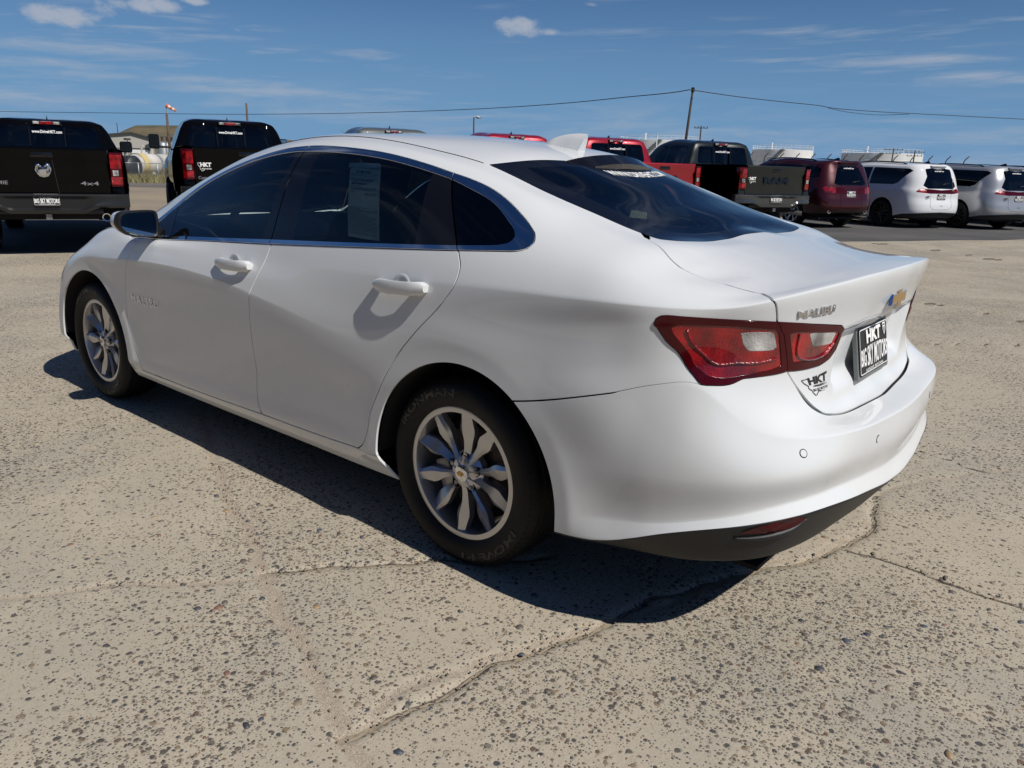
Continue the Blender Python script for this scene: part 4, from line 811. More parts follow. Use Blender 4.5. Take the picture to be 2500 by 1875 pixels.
    # --- doors
    fd = np.concatenate([pline(FEND)[::-1], [(2.23, 1.0), (1.02, 1.30)], [(1.045, 1.2)], [(1.06, 1.04)], pline(FDOOR), pline(SILL)[::-1][:0]])
    fd = np.concatenate([pline(FEND)[::-1], [(2.205, 1.0), (1.9, 1.10), (1.045, 1.30), (1.063, 1.05)], pline(FDOOR), [(1.4, .2935), (1.8, .2855)]])
    rd = np.concatenate([pline(FDOOR)[::-1], [(1.06, 1.05), (1.045, 1.3), (.15, 1.25), (.035, 1.12)], pline(RDOOR), [(.672, .309), (.9, .303)]])
    low, hi = split(B, B.C[:, 2]-9.6)
    def cutside(T, poly, g=.0065):
        s = np.where(T.V[:, 1] < .6, .5, sdist(xz(T), poly)); i, _ = split(T, s+g/2); _, o = split(T, s-g/2); return i, o
    fdoor, low = cutside(low, fd); rdoor, low = cutside(low, rd)
    # rocker panel below the doors
    sp = np.concatenate([pline(SILL), [(.3, .1), (2.4, .1)]]); rock, low = cutside(low, sp, .003)
    # --- front: bumper cover, bonnet, lamp, grille
    fb = np.array([(3.12, .70), (3.3, .69), (3.5, .60), (PMAX_+.1, .60), (PMAX_+.1, .05), (3.02, .05), (3.02, .5)]); pz = lambda T: np.stack([T.C[:, 0], T.V[:, 2]], 1)
    s = np.where(low.V[:, 0] < 2.9, .5, sdist(pz(low), fb)); fbump, _ = split(low, s+.002); _, low = split(low, s-.002)
    grp = np.array([(-.975, .213), (-.99, .225), (-1.02, .232), (-1.099, .230), (-1.089, .219), (-1.06, .206), (-1.02, .204)]); grille, fbump = cut(fbump, pz, grp, .004)
    hl = np.array([(3.22, .775), (3.3, .79), (3.5, .735), (3.8, .70), (3.8, .64), (3.55, .645), (3.32, .70)]); s = np.where(low.V[:, 0] < 2.9, .5, sdist(pz(low), hl)); head, _ = split(low, s+.002); _, low = split(low, s-.002)
    B = join(low, hi)
    hp = np.array([(2.50, 10.45), (2.9, 9.95), (3.3, 9.5), (3.6, 9.1), (PMAX_+.1, 8.7), (PMAX_+.1, 13.5), (2.66, 13.5), (2.62, 12), (2.56, 11.05)]); hp[:, 1] = (hp[:, 1]-11)*.33
    s = np.where(B.V[:, 0] < 2.4, .5, sdist(pv(B), hp)); hood, _ = split(B, s+.002); _, B = split(B, s-.002)
    # ---------------- build the panels
    part('body', join(B, B.mirror()), white)
    part('hood', join(hood, hood.mirror()), white); part('front_bumper', join(fbump, fbump.mirror()), white); part('grille', join(grille, grille.mirror()), MT['black_plastic'])
    both('headlight', head, MT['clear_lens']); part('windshield', join(wind, wind.mirror()), MT['clear_glass'], 0)
    both('rocker_panel', rock, white)
    part('rear_bumper', join(bump, bump.mirror()), white); part('rear_valance', join(val, val.mirror()), MT['black_plastic'])
    tl = part('trunk_lid', join(trunk, trunk.mirror()), white)
    # rear glass: clear middle and a dark printed border
    RGI = np.array([(.06, .47), (.03, .40), (-.03, .25), (-.065, .12), (-.075, 0), (-.075, -.2), (-.53, -.2), (-.53, 0), (-.53, .2), (-.52, .36), (-.47, .45), (-.40, .472), (-.06, .482)])
    gi, gb = split(rear_glass, sdist(xy(rear_glass), RGI))
    rgo = part('rear_window', join(gi, gi.mirror()), MT['dark_glass'], 0); part('window_border', join(gb, gb.mirror()), MT['gloss_black'], 0)
    # doors
    for m in (0, 1):
        M = (lambda T: T.mirror()) if m else (lambda T: T)
        d = part('front_door', M(fdoor), white); sub('window_trim', M(raise_(rf, .003)), MT['chrome'], d, .008); sub('window', M(gfw), MT['glass'], d); sub('window_pillar', M(gfb), MT['gloss_black'], d); sub('mirror_patch', M(raise_(vent, .001)), MT['gloss_black'], d)
        e = part('rear_door', M(rdoor), white); sub('window_trim', M(raise_(rr, .003)), MT['chrome'], e, .008); sub('window', M(grw), MT['glass'], e); sub('window_pillar', M(join(grb, grb2)), MT['gloss_black'], e)
        q = part('quarter_window', M(gq), MT['dark_glass'], 0); sub('window_trim', M(raise_(rq, .003)), MT['chrome'], q, .008)
        # door handles: a grip on two feet over a scooped recess
        for dd, (xa, xb, z) in ((d, (1.405, 1.155, .930)), (e, (.37, .118, .957))):
            y0 = surf_at(full, (xa+xb)/2, np.interp(z+.004, full.grid[3][:, np.argmin(abs(full.grid[0]-(xa+xb)/2)), 2], full.grid[1]))[0][1]
            H = MB(); n = 15; hv = []
            for i in range(n):
                t = i/(n-1); x = xa+(xb-xa)*t; zz = z+(.012 if dd is e else .006)*t*t-.003; hgt = .0205*(min(1, (t+.05)/.16)**.5)*(min(1, (1.02-t)/.10)**.5)+.003; out = y0+.024+.014*math.sin(math.pi*min(max(t, .02), .98))**.6
                yi = y0+.012+.010*math.sin(math.pi*t)-(.02 if (t < .12 or t > .80) else 0)
                for a in range(10):
                    th = 2*math.pi*a/10; cy, cz = math.cos(th), math.sin(th); sq = lambda c: math.copysign(abs(c)**.6, c)
                    hv.append((x, (out+yi)/2+(out-yi)/2*sq(cy), zz+hgt*sq(cz)))
            hf = [(i*10+a, i*10+(a+1) % 10, (i+1)*10+(a+1) % 10, (i+1)*10+a) for i in range(n-1) for a in range(10)]+[tuple(range(10)), tuple((n-1)*10+a for a in range(10))]
            my = -1 if m else 1
            H.add([(v[0], v[1]*my, v[2]) for v in hv], hf)
            ho = H.build('door_handle', white, dd, auto=50)
            S = MB(); xs = xa+(xb-xa)*.5     # the bowl behind the grip, shown as a shallow rim
            for k in range(2):
                pass
            cc = MB(); ring_n = 20; rr_ = [(.046, .0), (.041, .003), (.030, .002), (.014, -.001), (.001, -.002)]
            v = []; f = []
            for j in range(ring_n):
                th = 2*math.pi*j/ring_n
                for (r_, o_) in rr_: v.append((xs+r_*math.cos(th), (y0+o_+.004*(1-abs(math.sin(th))))*my, z+r_*math.sin(th)*1.02))
            kk = len(rr_)
            for j in range(ring_n):
                for i in range(kk-1): f.append((j*kk+i, j*kk+i+1, ((j+1) % ring_n)*kk+i+1, ((j+1) % ring_n)*kk+i))
            cc.add(v, f); cc.build('handle_recess', white, dd, True)
        # key seam of the front grip end
        # mirror
        my = -1 if m else 1
        mir = empty('side_mirror'); mir.parent = car; mir.matrix_parent_inverse = Matrix.Translation((-1.32, 0, 0))
        out = np.array([(1.047, 1.050), (1.045, 1.070), (1.038, 1.090), (1.027, 1.101), (1.010, 1.107), (.960, 1.110), (.90, 1.111), (.868, 1.110), (.856, 1.104), (.850, 1.092), (.847, 1.049), (.852, 1.002), (.858, .990), (.869, .984), (.92, .985), (.965, .989), (1.0, .999), (1.025, 1.017), (1.040, 1.035)])
        cen = np.array([.94, 1.047]); HS = MB(); secs = [(2.012, .93), (2.02, 1.0), (2.055, 1.0), (2.10, .95), (2.135, .82), (2.155, .60), (2.163, .25)]; n = len(out)
        for x, sc in secs: HS.V += [(x+.10*(p[0]-.94)*-.35, (cen[0]+(p[0]-cen[0])*sc)*my, cen[1]+(p[1]-cen[1])*sc) for p in out]
        for i in range(len(secs)-1): HS.F += [(i*n+j, i*n+(j+1) % n, (i+1)*n+(j+1) % n, (i+1)*n+j) for j in range(n)]
        HS.F += [tuple((len(secs)-1)*n+j for j in range(n))]; HS.M = [0]*len(HS.F)
        # white cap on the front and top, black rim round the glass
        HS.M = [1 if (i//n == 0 or i//n == 1 and True) else 0 for i in range(len(HS.F))]
        HS.M[-1] = 0
        hs = HS.build('mirror_housing', [white, MT['black_plastic']], mir, True)
        GF = [(2.0165-.035*(p[0]-.94), (cen[0]+(p[0]-cen[0])*.86)*my, cen[1]+(p[1]-cen[1])*.86) for p in out]
        tilt = MB(); tilt.add(GF, [tuple(range(n))]); tilt.build('mirror_glass', MT['mirror'], mir)
        fr = MB(); a = [(2.0125-.035*(p[0]-.94), (cen[0]+(p[0]-cen[0])*.935)*my, cen[1]+(p[1]-cen[1])*.935) for p in out]; fr.add(a+GF, [(j, (j+1) % n, n+(j+1) % n, n+j) for j in range(n)]); fr.build('mirror_bezel', MT['black_plastic'], mir)
        st = MB(); st.tube([(2.05, .905*my, 1.005), (2.06, .86*my, .998), (2.07, .825*my, 1.0)], [.022, .026, .03], 10); st.build('mirror_arm', MT['black_plastic'], mir, True)
        # tail lamp: outer half on the body, inner half on the lid
        s = sdist(pw(lamp), np.concatenate([LAMP_SPLIT, [(-1.6, .6), (-1.6, 1.0)]])); inner, _ = split(lamp, s+.0015); _, outer = split(lamp, s-.0015)
        for nm, T, IN, REV in (('tail_light', outer, IN1, REV1), ('tail_light', inner, IN2, REV2)):
            T = raise_(T, .004)
            core, edge = split(T, sdist(pw(T), IN)); rv, core = split(core, sdist(pw(core), REV)); sink = lambda Q, d: Tri(Q.V-Q.N*d, Q.N, Q.C, Q.F)
            lo = part(nm, M(edge), MT['red_edge'], .014); sub('lens', M(sink(core, .003)), MT['red_lens'], lo, .004); sub('reverse_lens', M(sink(rv, .002)), MT['clear_lens'], lo, .005)
            # light pipe inside the lens: a brighter ridge following its lower edge
            if nm == 'tail_light' and T is not None:
                lp = [(-.785, .845), (-.812, .71), (-.858, .635), (-.912, .68), (-1.005, .755)] if IN is IN1 else [(-1.07, .865), (-1.075, .78), (-1.195, .792), (-1.235, .828)]
                c = pline(np.array(lp), 8); P, nn = surf_at(full, c[:, 0], c[:, 1], .003); tb = MB(); tb.tube(P*[1, my, 1], .004, 5); tb.build('light_guide', MT['red_lens'], lo, True)
        # reflector in the valance
        rp = np.array([(-.970, .219), (-.992, .230), (-1.035, .238), (-1.139, .231), (-1.12, .219), (-1.08, .209), (-1.03, .209)]); u = pline(np.concatenate([rp, rp[:1]]), 3)[:-1]
        P, nn = surf_at(full, u[:, 0], u[:, 1], .004); c, cn = surf_at(full, -1.04, .219, .006)
        rf_ = MB(); rf_.add([*(P*[1, my, 1]), c*[1, my, 1]], [(j, (j+1) % len(P), len(P)) for j in range(len(P))]); put(rf_.build('reflector', MT['red_edge'], car))
        lipc = pline([(-.955, .203), (-1.0, .196), (-1.06, .196), (-1.11, .207), (-1.14, .228)], 6); P, nn = surf_at(full, lipc[:, 0], lipc[:, 1], .003); tb = MB(); tb.tube(P*[1, my, 1], np.interp(np.arange(len(P)), [0, len(P)/2, len(P)-1], [.003, .011, .003]), 8); put(tb.build('reflector_surround', MT['black_plastic'], car, True))
        # parking sensors
        for (p_, w_) in ((-1.105, .430), (-1.48, .410)):
            c, nn = surf_at(full, p_, w_, .0); c, nn = c*[1, my, 1], nn*[1, my, 1]; t = np.cross(nn, [0, 0, 1]); t /= np.linalg.norm(t); b = np.cross(t, nn)
            ps = MB(); k = 20
            for r_, o_ in ((.0125, .0), (.0112, .0006)): ps.V += [tuple(c+nn*o_+r_*(math.cos(2*math.pi*j/k)*t+math.sin(2*math.pi*j/k)*b)) for j in range(k)]
            ps.V += [tuple(c+nn*.0012+.0098*(math.cos(2*math.pi*j/k)*t+math.sin(2*math.pi*j/k)*b)) for j in range(k)]+[tuple(c+nn*.0012)]
            ps.F = [(j, (j+1) % k, k+(j+1) % k, k+j) for j in range(k)]+[(k+j, k+(j+1) % k, 2*k+(j+1) % k, 2*k+j) for j in range(k)]+[(2*k+j, 2*k+(j+1) % k, 3*k) for j in range(k)]; ps.M = [1]*(2*k)+[0]*k
            put(ps.build('parking_sensor', [white, MT['black_print']], car))
    # ---------------- dark inner shell, wheel housings, floor
    lowf, _ = split(full, full.C[:, 2]-9.07); lin = Tri(lowf.V-lowf.N*.0125, lowf.N, lowf.C, lowf.F)
    for c in (ARCH_R, ARCH_F): _, lin = split(lin, arch(lin, c, c[2]+.012))
    part('inner_panel', join(lin, lin.mirror()), MT['dark'], 0)
    fl = MB(); fl.box((-.95, -.55, .20), (3.5, .55, .215)); fl.box((.42, -.80, .20), (2.33, .80, .215)); put(fl.build('floor_pan', MT['dark'], car))
    for c in (ARCH_R, ARCH_F):
        for my in (1, -1):
            wh = MB(); R = c[2]+.004; aa = [math.radians(a) for a in range(0, 181, 9)]
            wh.V = [(c[0]+R*math.cos(a), y*my, c[1]+R*math.sin(a)) for a in aa for y in (.905, .52)]; wh.F = [(2*i, 2*i+1, 2*i+3, 2*i+2) for i in range(len(aa)-1)]; wh.M = [0]*len(wh.F)
            wh.prism([(c[0]+R*math.cos(a), c[1]+R*math.sin(a)) for a in aa], .53*my, .52*my); put(wh.build('wheel_housing', MT['dark'], car, auto=40))
    # ---------------- interior
    cab, _ = split(full, 9.75-full.C[:, 2])
    roofl, _ = split(cab, cab.C[:, 0]*0+np.where((cab.C[:, 0] > 1.62) | (cab.C[:, 0] < .10), .3, -.3)); roofl, _ = split(cab, np.maximum(cab.C[:, 0]-1.62, .10-cab.C[:, 0])); roofl, _ = split(roofl, 10.15-roofl.C[:, 2])
    hl_ = Tri(roofl.V-roofl.N*.035, -roofl.N, roofl.C, roofl.F[:, ::-1]); part('headliner', join(hl_, hl_.mirror()), MT['headliner'], 0)
    # pillar trims inside: what is neither glass nor roof
    s1 = np.minimum.reduce([sdist(xz(cab), gl), sdist(xy(cab), rg)+np.where(cab.V[:, 0] > .4, 9, 0)]); pil, _ = split(cab, -s1-.004)
    pil, _ = split(pil, np.maximum(pil.C[:, 0]-1.7, -.62-pil.C[:, 0])); pl_ = Tri(pil.V-pil.N*.0125, -pil.N, pil.C, pil.F[:, ::-1]); part('pillar_trim', join(pl_, pl_.mirror()), MT['cloth'], 0)
    for seg in (((1.10, 1.39), (1.12, 1.04)), ((.24, 1.32), (.13, 1.09))):
        for my in (1, -1):
            b = MB(); b.tube([(seg[0][0], .655*my, seg[0][1]), ((seg[0][0]+seg[1][0])/2, .735*my, (seg[0][1]+seg[1][1])/2+.01), (seg[1][0], .79*my, seg[1][1]-.06)], [.03, .04, .06], 10); put(b.build('pillar_trim', MT['cloth'], car, True))
    it = MB(); it.box((.15, -.80, .45), (.19, .80, .62)); it.box((-.55, -.62, 1.055), (-.02, .62, 1.075), 0, .01); put(it.build('parcel_shelf', MT['cloth'], car))
    da = MB(); prof = [(2.66, .92), (2.62, 1.022), (2.5, 1.045), (2.30, 1.035), (2.2, 1.02), (2.08, 1.0), (2.0, .95), (2.0, .8), (2.05, .62), (2.62, .6)]; da.prism(prof, -.80, .80); da.prism([(2.22, 1.01), (2.04, 1.055), (2.0, 1.03), (2.02, .97)], .52, .22); put(da.build('dashboard', MT['dash'], car, auto=35))
    sw = empty('steering_wheel'); sw.parent = car; sw.matrix_parent_inverse = Matrix.Translation((-1.32, 0, 0))
    sc_, ax, bx = np.array([1.90, .37, .955]), np.array([0, 1., 0]), np.array([.36, 0, .93]); bx /= np.linalg.norm(bx)
    rim_ = MB(); rim_.tube([sc_+.185*(math.cos(t)*ax+math.sin(t)*bx) for t in np.linspace(0, 2*math.pi, 33)], .016, 8, cap=False); rim_.build('rim', MT['cloth'], sw, True)
    hb = MB(); nn = np.cross(ax, bx); hb.tube([sc_-.03*nn, sc_+.03*nn], .07, 14)
    for t in (0, math.pi, -math.pi/2): hb.tube([sc_, sc_+.18*(math.cos(t)*ax+math.sin(t)*bx)], .018, 6)
    hb.build('hub', MT['dash'], sw, auto=40)
    def seat(x, y, w, bench=False):
        s_ = empty('rear_seat' if bench else 'front_seat'); s_.parent = car; s_.matrix_parent_inverse = Matrix.Translation((-1.32, 0, 0))
        c = MB(); c.box((x+.02, y-w/2, .42), (x+.55, y+w/2, .62), 0, .05); c.build('cushion', MT['cloth'], s_, auto=60)
        b = MB(); i0 = len(b.V); b.box((-.07, -w/2, 0), (.07, w/2, .62 if not bench else .56), 0, .06); la = math.radians(-20 if not bench else -26)
        b.xf(lambda v: np.array([x+v[0]*math.cos(la)+v[2]*math.sin(la), y+v[1]*(1-.18*max(0, v[2]-.25)/.37*(not bench)), .56+v[2]*math.cos(la)-v[0]*math.sin(la)])); b.build('backrest', MT['cloth'], s_, auto=60)
        for hy in ((0,) if not bench else (-.38, .38)):
            h = MB(); h.box((-.05, -.13, .66 if not bench else .56), (.05, .13, .86 if not bench else .72), 0, .045); h.xf(lambda v: np.array([x+v[0]*math.cos(la)+v[2]*math.sin(la), y+hy+v[1], .56+v[2]*math.cos(la)-v[0]*math.sin(la)])); h.build('headrest', MT['cloth'], s_, auto=60)
    seat(1.20, .37, .50); seat(1.20, -.37, .50); seat(.24, 0, 1.30, True)
    # ---------------- rear fittings
    # high brake lamp housing along the top of the rear glass
    bl = MB(); ys = np.linspace(-.30, .30, 17); i0 = len(bl.V)
    for y in ys:
        k = 1-.75*max(0, abs(y)-.22)/.08; x0 = .035+.10*(y/.3)**2*.35; z0 = 1.409-.055*(y/.4)**2
        bl.V += [(x0+.015, y, z0-.004), (x0-.035, y, z0+.004*k), (x0-.082*k-.01, y, z0-.020*k-.010), (x0-.082*k-.008, y, z0-.040*k-.010), (x0-.03, y, z0-.055)]
    for i in range(len(ys)-1):
        for j in range(4): bl.F.append((i*5+j, i*5+j+1, (i+1)*5+j+1, (i+1)*5+j))
    bl.F += [tuple(range(5)), tuple((len(ys)-1)*5+j for j in range(5))]; bl.M = [0]*len(bl.F)
    bo = put(bl.build('brake_light', MT['gloss_black'], car, auto=25))
    bb = MB(); ys2 = np.linspace(-.20, .20, 13)
    for y in ys2:
        x0 = .035+.10*(y/.3)**2*.35; z0 = 1.409-.055*(y/.4)**2; bb.V += [(x0-.0945, y, z0-.0285), (x0-.0935, y, z0-.047)]
    bb.F = [(2*i, 2*i+1, 2*i+3, 2*i+2) for i in range(12)]; bb.M = [0]*12; bb.build('lens', pmat('smoked_lens', (.03, .028, .028), .25, coat=1, var=.5, vscale=60), bo)
    # web address on the glass
    pb = surf_plan = None
    def plan_fn(x0, x1, y0, y1, off):
        """lettering laid on the rear glass: u along y, v up the slope"""
        p, w, vv, X, N, _, _ = full.grid
        Pts = X[(vv > 10.5)].reshape(-1, 3); Ns = N[(vv > 10.5)].reshape(-1, 3); Pts = np.concatenate([Pts, Pts*[1, -1, 1]]); Ns = np.concatenate([Ns, Ns*[1, -1, 1]]); m_ = (Pts[:, 0] > -.6) & (Pts[:, 0] < .3); Pts, Ns = Pts[m_], Ns[m_]
        def fn(u, v):
            q = np.stack([x0+(x1-x0)*v, y0+(y1-y0)*u], 1); q[:, 0] += .10*(q[:, 1]/.4)**2
            d = ((Pts[None, :, :2]-q[:, None])**2).sum(2); ii = np.argpartition(d, 4, axis=1)[:, :4]; ar = np.arange(len(q))[:, None]
            A = Pts[ii]; n_ = Ns[ii[:, 0]]; z = (A[:, 0, 2]-(n_[:, 0]*(q[:, 0]-A[:, 0, 0])+n_[:, 1]*(q[:, 1]-A[:, 0, 1]))/n_[:, 2]); P = np.column_stack([q, z])+off*n_; return P, n_
        return fn
    web = text_obj('lettering', 'WWW.DRIVEHKT.COM', plan_fn(-.135, -.088, .185, -.225, .0015), MT['white_print'], rgo, .03)
    def chart_fn(c00, c10, c11, c01, off=.001):
        c00, c10, c11, c01 = map(np.array, (c00, c10, c11, c01))
        def fn(u, v):
            u, v = u[:, None], v[:, None]; c = (c00*(1-u)+c10*u)*(1-v)+(c01*(1-u)+c11*u)*v; return surf_at(full, c[:, 0], c[:, 1], off)
        return fn
    text_obj('lettering', 'MALIBU', chart_fn((-1.056, .950), (-1.200, .960), (-1.193, .988), (-1.054, .982), .001), MT['chrome'], tl, .02, .003)
    text_obj('door_badge', 'M A L I B U', lambda u, v: surf_at(full, 2.243+(1.965-2.243)*u, .438+.017*v, .001), MT['chrome'], [o for o in car.children if o.name == 'front_door'][0], .0, .003)
    # bow-tie shaped emblem: a gold cross bar shape on a chrome plate, tilted ends
    def bowtie(cx, cz, s, gold_in):
        a = [(-1, -.20), (-.86, .20), (-.34, .20), (-.27, .385), (.39, .385), (.32, .20), (1, .20), (.86, -.20), (.34, -.20), (.27, -.385), (-.39, -.385), (-.32, -.20)]
        return [(x*s*gold_in if gold_in == 1 else x*s-(math.copysign(1, x)*s*.13), z*s if gold_in == 1 else z*s-math.copysign(1, z)*s*.085) for x, z in a]
    em = empty('emblem'); em.parent = car; em.matrix_parent_inverse = Matrix.Translation((-1.32, 0, 0))
    ce, ne = surf_at(full, PMIN_+.001, .955, .001); ne = np.array([-1, 0, .06]); ne /= np.linalg.norm(ne); tz = np.cross(ne, [0, -1, 0]); tz = tz if tz[2] > 0 else -tz
    for nm, gi_, h0, h1, mt in (('emblem_plate', 1, 0, .009, MT['chrome']), ('emblem_inlay', 0, .0085, .0098, MT['gold'])):
        e = MB(); pl2 = bowtie(0, 0, .088, gi_); bv = .94 if gi_ else 1
        n = len(pl2); P0 = [ce+ne*h0+np.array([0, -1, 0])*x+tz*z for x, z in pl2]; P1 = [ce+ne*h1+np.array([0, -1, 0])*x*bv+tz*z*bv for x, z in pl2]
        e.add(P0+P1, [tuple(range(n, 2*n))]+[(i, (i+1) % n, n+(i+1) % n, n+i) for i in range(n)]); e.build(nm, mt, em)
    # dealer sticker: state outline, letters
    corners = ((-1.139, .632), (-1.263, .658), (-1.236, .737), (-1.099, .694))
    sf = chart_fn(*corners, off=.0009)
    st = empty('sticker'); st.parent = car; st.matrix_parent_inverse = Matrix.Translation((-1.32, 0, 0))
    def sub_fn(u0, u1, v0, v1): return lambda u, v: sf(u0+(u1-u0)*u, v0+(v1-v0)*v)
    text_obj('lettering', 'HKT', sub_fn(.20, .97, .56, .98), MT['black_print'], st, .05); text_obj('lettering', 'BIG SKY MOTORS', sub_fn(.30, 1.0, .215, .335), MT['black_print'], st, .02); text_obj('lettering', 'GLENDIVE, MT', sub_fn(.55, .85, .13, .17), MT['black_print'], st, .02)
    mont = np.array([(.22, .93), (.0, .90), (.03, .78), (.05, .70), (.11, .60), (.16, .52), (.14, .44), (.17, .36), (.24, .30), (.26, .20), (.30, .12), (.36, .04), (.42, .06), (.46, .12), (.52, .18), (.50, .20), (.62, .19)])
    P, nn = sf(mont[:, 0], mont[:, 1]); ol = MB(); ol.tube(P, .0013, 4); ol.build('state_outline', MT['black_print'], st)
    sm = MB()
    for k in range(40):
        u0 = .32+.5*RNG.random(); v0 = .40+.10*RNG.random(); l = .05+.22*RNG.random()*(1-abs(u0-.55)); P, nn = sf(np.array([u0, u0+l, u0+l, u0]), np.array([v0, v0, v0+.010, v0+.010])); sm.add(P, [(0, 3, 2, 1)])
    sm.build('brush_stripe', MT['black_print'], st)
    # number plate on its holder
    pl = license_plate((-1.040, 0, .826), (0, -1, 0), (.17, 0, 1.), 'black dealer plate in a grey holder', frame=True); pl.parent = car; pl.matrix_parent_inverse = Matrix.Translation((-1.32, 0, 0))
    # shark fin aerial
    fn_ = MB(); xs = np.linspace(.36, .165, 14); secs = []
    for i, x in enumerate(xs):
        t = i/13; h = .072*(1-(1-t)**1.7) if t < 1 else .072; base = np.interp(x, [.1, .3, .6], [1.409, 1.449, 1.478])-.004; wv = .034*min(1, (t*3.2+.12))*(1 if t < .8 else 1-.25*(t-.8)/.2)
        lean = -.030*(h/.072)**2*t
        secs.append([(x+lean*a, wv*(1-a)**.55*sgn if a < 1 else 0, base+h*a) for sgn, a in ((1, 0), (1, .12), (1, .35), (1, .65), (1, .9), (0, 1), (-1, .9), (-1, .65), (-1, .35), (-1, .12), (-1, 0))])
    for s_ in secs: fn_.V += s_
    for i in range(13): fn_.F += [(i*11+j, i*11+j+1, (i+1)*11+j+1, (i+1)*11+j) for j in range(10)]
    fn_.F += [tuple(13*11+j for j in range(11))]; fn_.M = [0]*len(fn_.F); put(fn_.build('roof_aerial', white, car, auto=38))
    # roof ditch mouldings
    for my in (1, -1):
        xs = np.linspace(1.55, .17, 40); p, w, vv, X, N, _, _ = full.grid; r11 = np.argmin(np.abs(vv-11)); P = np.array([X[r11, np.argmin(np.abs(p-x))]+.0002*N[r11, np.argmin(np.abs(p-x))] for x in xs])*[1, my, 1]
        g = MB(); g.tube(P, .0022, 5); put(g.build('roof_molding', MT['black_plastic'], car, True))
    # wheels
    for x, yy in ((0, .86), (2.829, .86)):
        for my in (1, -1):
            w = wheel(.338, .222, .238, 'ten'); w.parent = car; w.matrix_parent_inverse = Matrix.Translation((-1.32, 0, 0)); w.location = (x, (yy-.095)*my, .336); w.rotation_euler = (0, math.radians(8 if x else 22)*my, math.pi if my < 0 else 0)
    return car, full
SEDAN,SEDAN_SURF=build_sedan()
def buyers_form():
    """folded paper form hanging inside the left rear window"""
    e = empty('paper_form', (.59, .76, 1.09), label='pale printed paper form hanging inside the rear door window of the white sedan', cat='paper form'); o = np.array([.59, .76, 1.09])
    c = [np.array(q)-[0, .022, 0]-o for q in ((.731, .737, 1.352), (.554, .731, 1.350), (.449, .842, 1.090), (.624, .840, 1.094))]
    def at(u, v, off=0.):   # u across, v down
        P = (c[0]*(1-u)+c[1]*u)*(1-v)+(c[3]*(1-u)+c[2]*u)*v; P = P+np.array([0, 1, .4])*(.006*math.sin(3.1*v+.6*u)-.010*(u-.5)**2*4*.6+.004*math.sin(7*u+v)); return P+np.array([0, .92, .4])*off
    nu, nv = 9, 22; V = [at(i/(nu-1), j/(nv-1)) for j in range(nv) for i in range(nu)]; F = [(j*nu+i, (j+1)*nu+i, (j+1)*nu+i+1, j*nu+i+1) for j in range(nv-1) for i in range(nu-1)]; obj('sheet', V, F, MT['paper'], e)
    m = MB(); m.add([at(0, -.015, .006), at(1, -.015, .006), at(1, .055, .008), at(0, .055, .008)], [(0, 3, 2, 1)]); m.build('folded_edge', MT['paper'], e)
    def fn(u0, u1, v0, v1): return lambda u, v: (np.array([at(u0+(u1-u0)*a, v0+(v1-v0)*(1-b), .0025) for a, b in zip(u, v)]), np.tile([0, .92, .4], (len(u), 1)))
    text_obj('lettering', 'BUYERS GUIDE', fn(.30, .70, .095, .125), MT['black_print'], e, .03); text_obj('lettering', 'AS IS - NO DEALER WARRANTY', fn(.12, .82, .215, .24), MT['black_print'], e, .03); text_obj('lettering', 'DEALER WARRANTY', fn(.14, .60, .268, .293), MT['black_print'], e, .03)
    rng = np.random.default_rng(4); m = MB(); ln = [(.14, .08, .95), (.165, .08, .9), (.20, .04, .97), (.255, .2, .7), (.31, .12, .45), (.33, .12, .9), (.345, .12, .9), (.36, .12, .8), (.385, .08, .25), (.40, .10, .30), (.40, .55, .95), (.415, .55, .95), (.43, .55, .85)]+[(v, .04, .96 if rng.random() < .7 else rng.uniform(.4, .9)) for v in np.arange(.60, .95, .0165)]
    for v, a, b in ln:
        u = a
        while u < b-.02: w = rng.uniform(.03, .10); q = min(u+w, b); m.add([at(u, v, .0024), at(q, v, .0024), at(q, v+.006, .0024), at(u, v+.006, .0024)], [(0, 3, 2, 1)]); u = q+.012
    m.build('fine_print', MT['grey_print'], e, kind='stuff')
buyers_form()
# ---------------------------------------------------------------- vehicles of the parked row
def auto_rows(spec, XF, XR, nR=3.5, nF=2.8):
    """spec: (straight points front to back, rear centre (x, z), front centre (x, z)) per row"""
    R = []
    for st, (xr, zr), (xf, zf) in spec:
        st = sorted(st, key=lambda q: -q[0]); f0, r0 = st[0], st[-1]; P = []
        for a in (90, 75, 60, 45, 30, 15):
            t = math.radians(a); P.append((f0[0]+(xf-f0[0])*math.sin(t)**(2/nF), f0[1]*max(math.cos(t), 0)**(2/nF) if a < 90 else 0, f0[2]+(zf-f0[2])*math.sin(t)**1.5))
        P += st
        for a in (15, 30, 45, 60, 75, 90):
            t = math.radians(a); P.append((r0[0]+(xr-r0[0])*math.sin(t)**(2/nR), r0[1]*math.cos(t)**(2/nR) if a < 90 else 0, r0[2]+(zr-r0[2])*math.sin(t)**1.5))
        R.append(P)
    return R
def keep_out(T, cs, R):
    """cut round wheel openings"""
    for c in cs:
        r = np.hypot(T.V[:, 0]-c[0], np.maximum(T.V[:, 2]-c[1], 0)); r = np.where(T.V[:, 2] < c[1], np.abs(T.V[:, 0]-c[0]), r)-R; _, T = split(T, np.where(T.V[:, 1] < .5, .4, r))
    return T
def wheels_on(root, xs, y, R, width, rim, style):
    for x in xs:
        for my in (1, -1):
            w = wheel(R, width, rim, style); w.parent = root; w.location = (x, (y-width/2)*my, R-.004); w.rotation_euler = (0, .3*x, math.pi if my < 0 else 0)
def under(root, x0, x1, y, z0, z1):
    m = MB(); m.box((x0, -y, z0), (x1, y, z1)); m.build('underbody', MT['dark'], root)
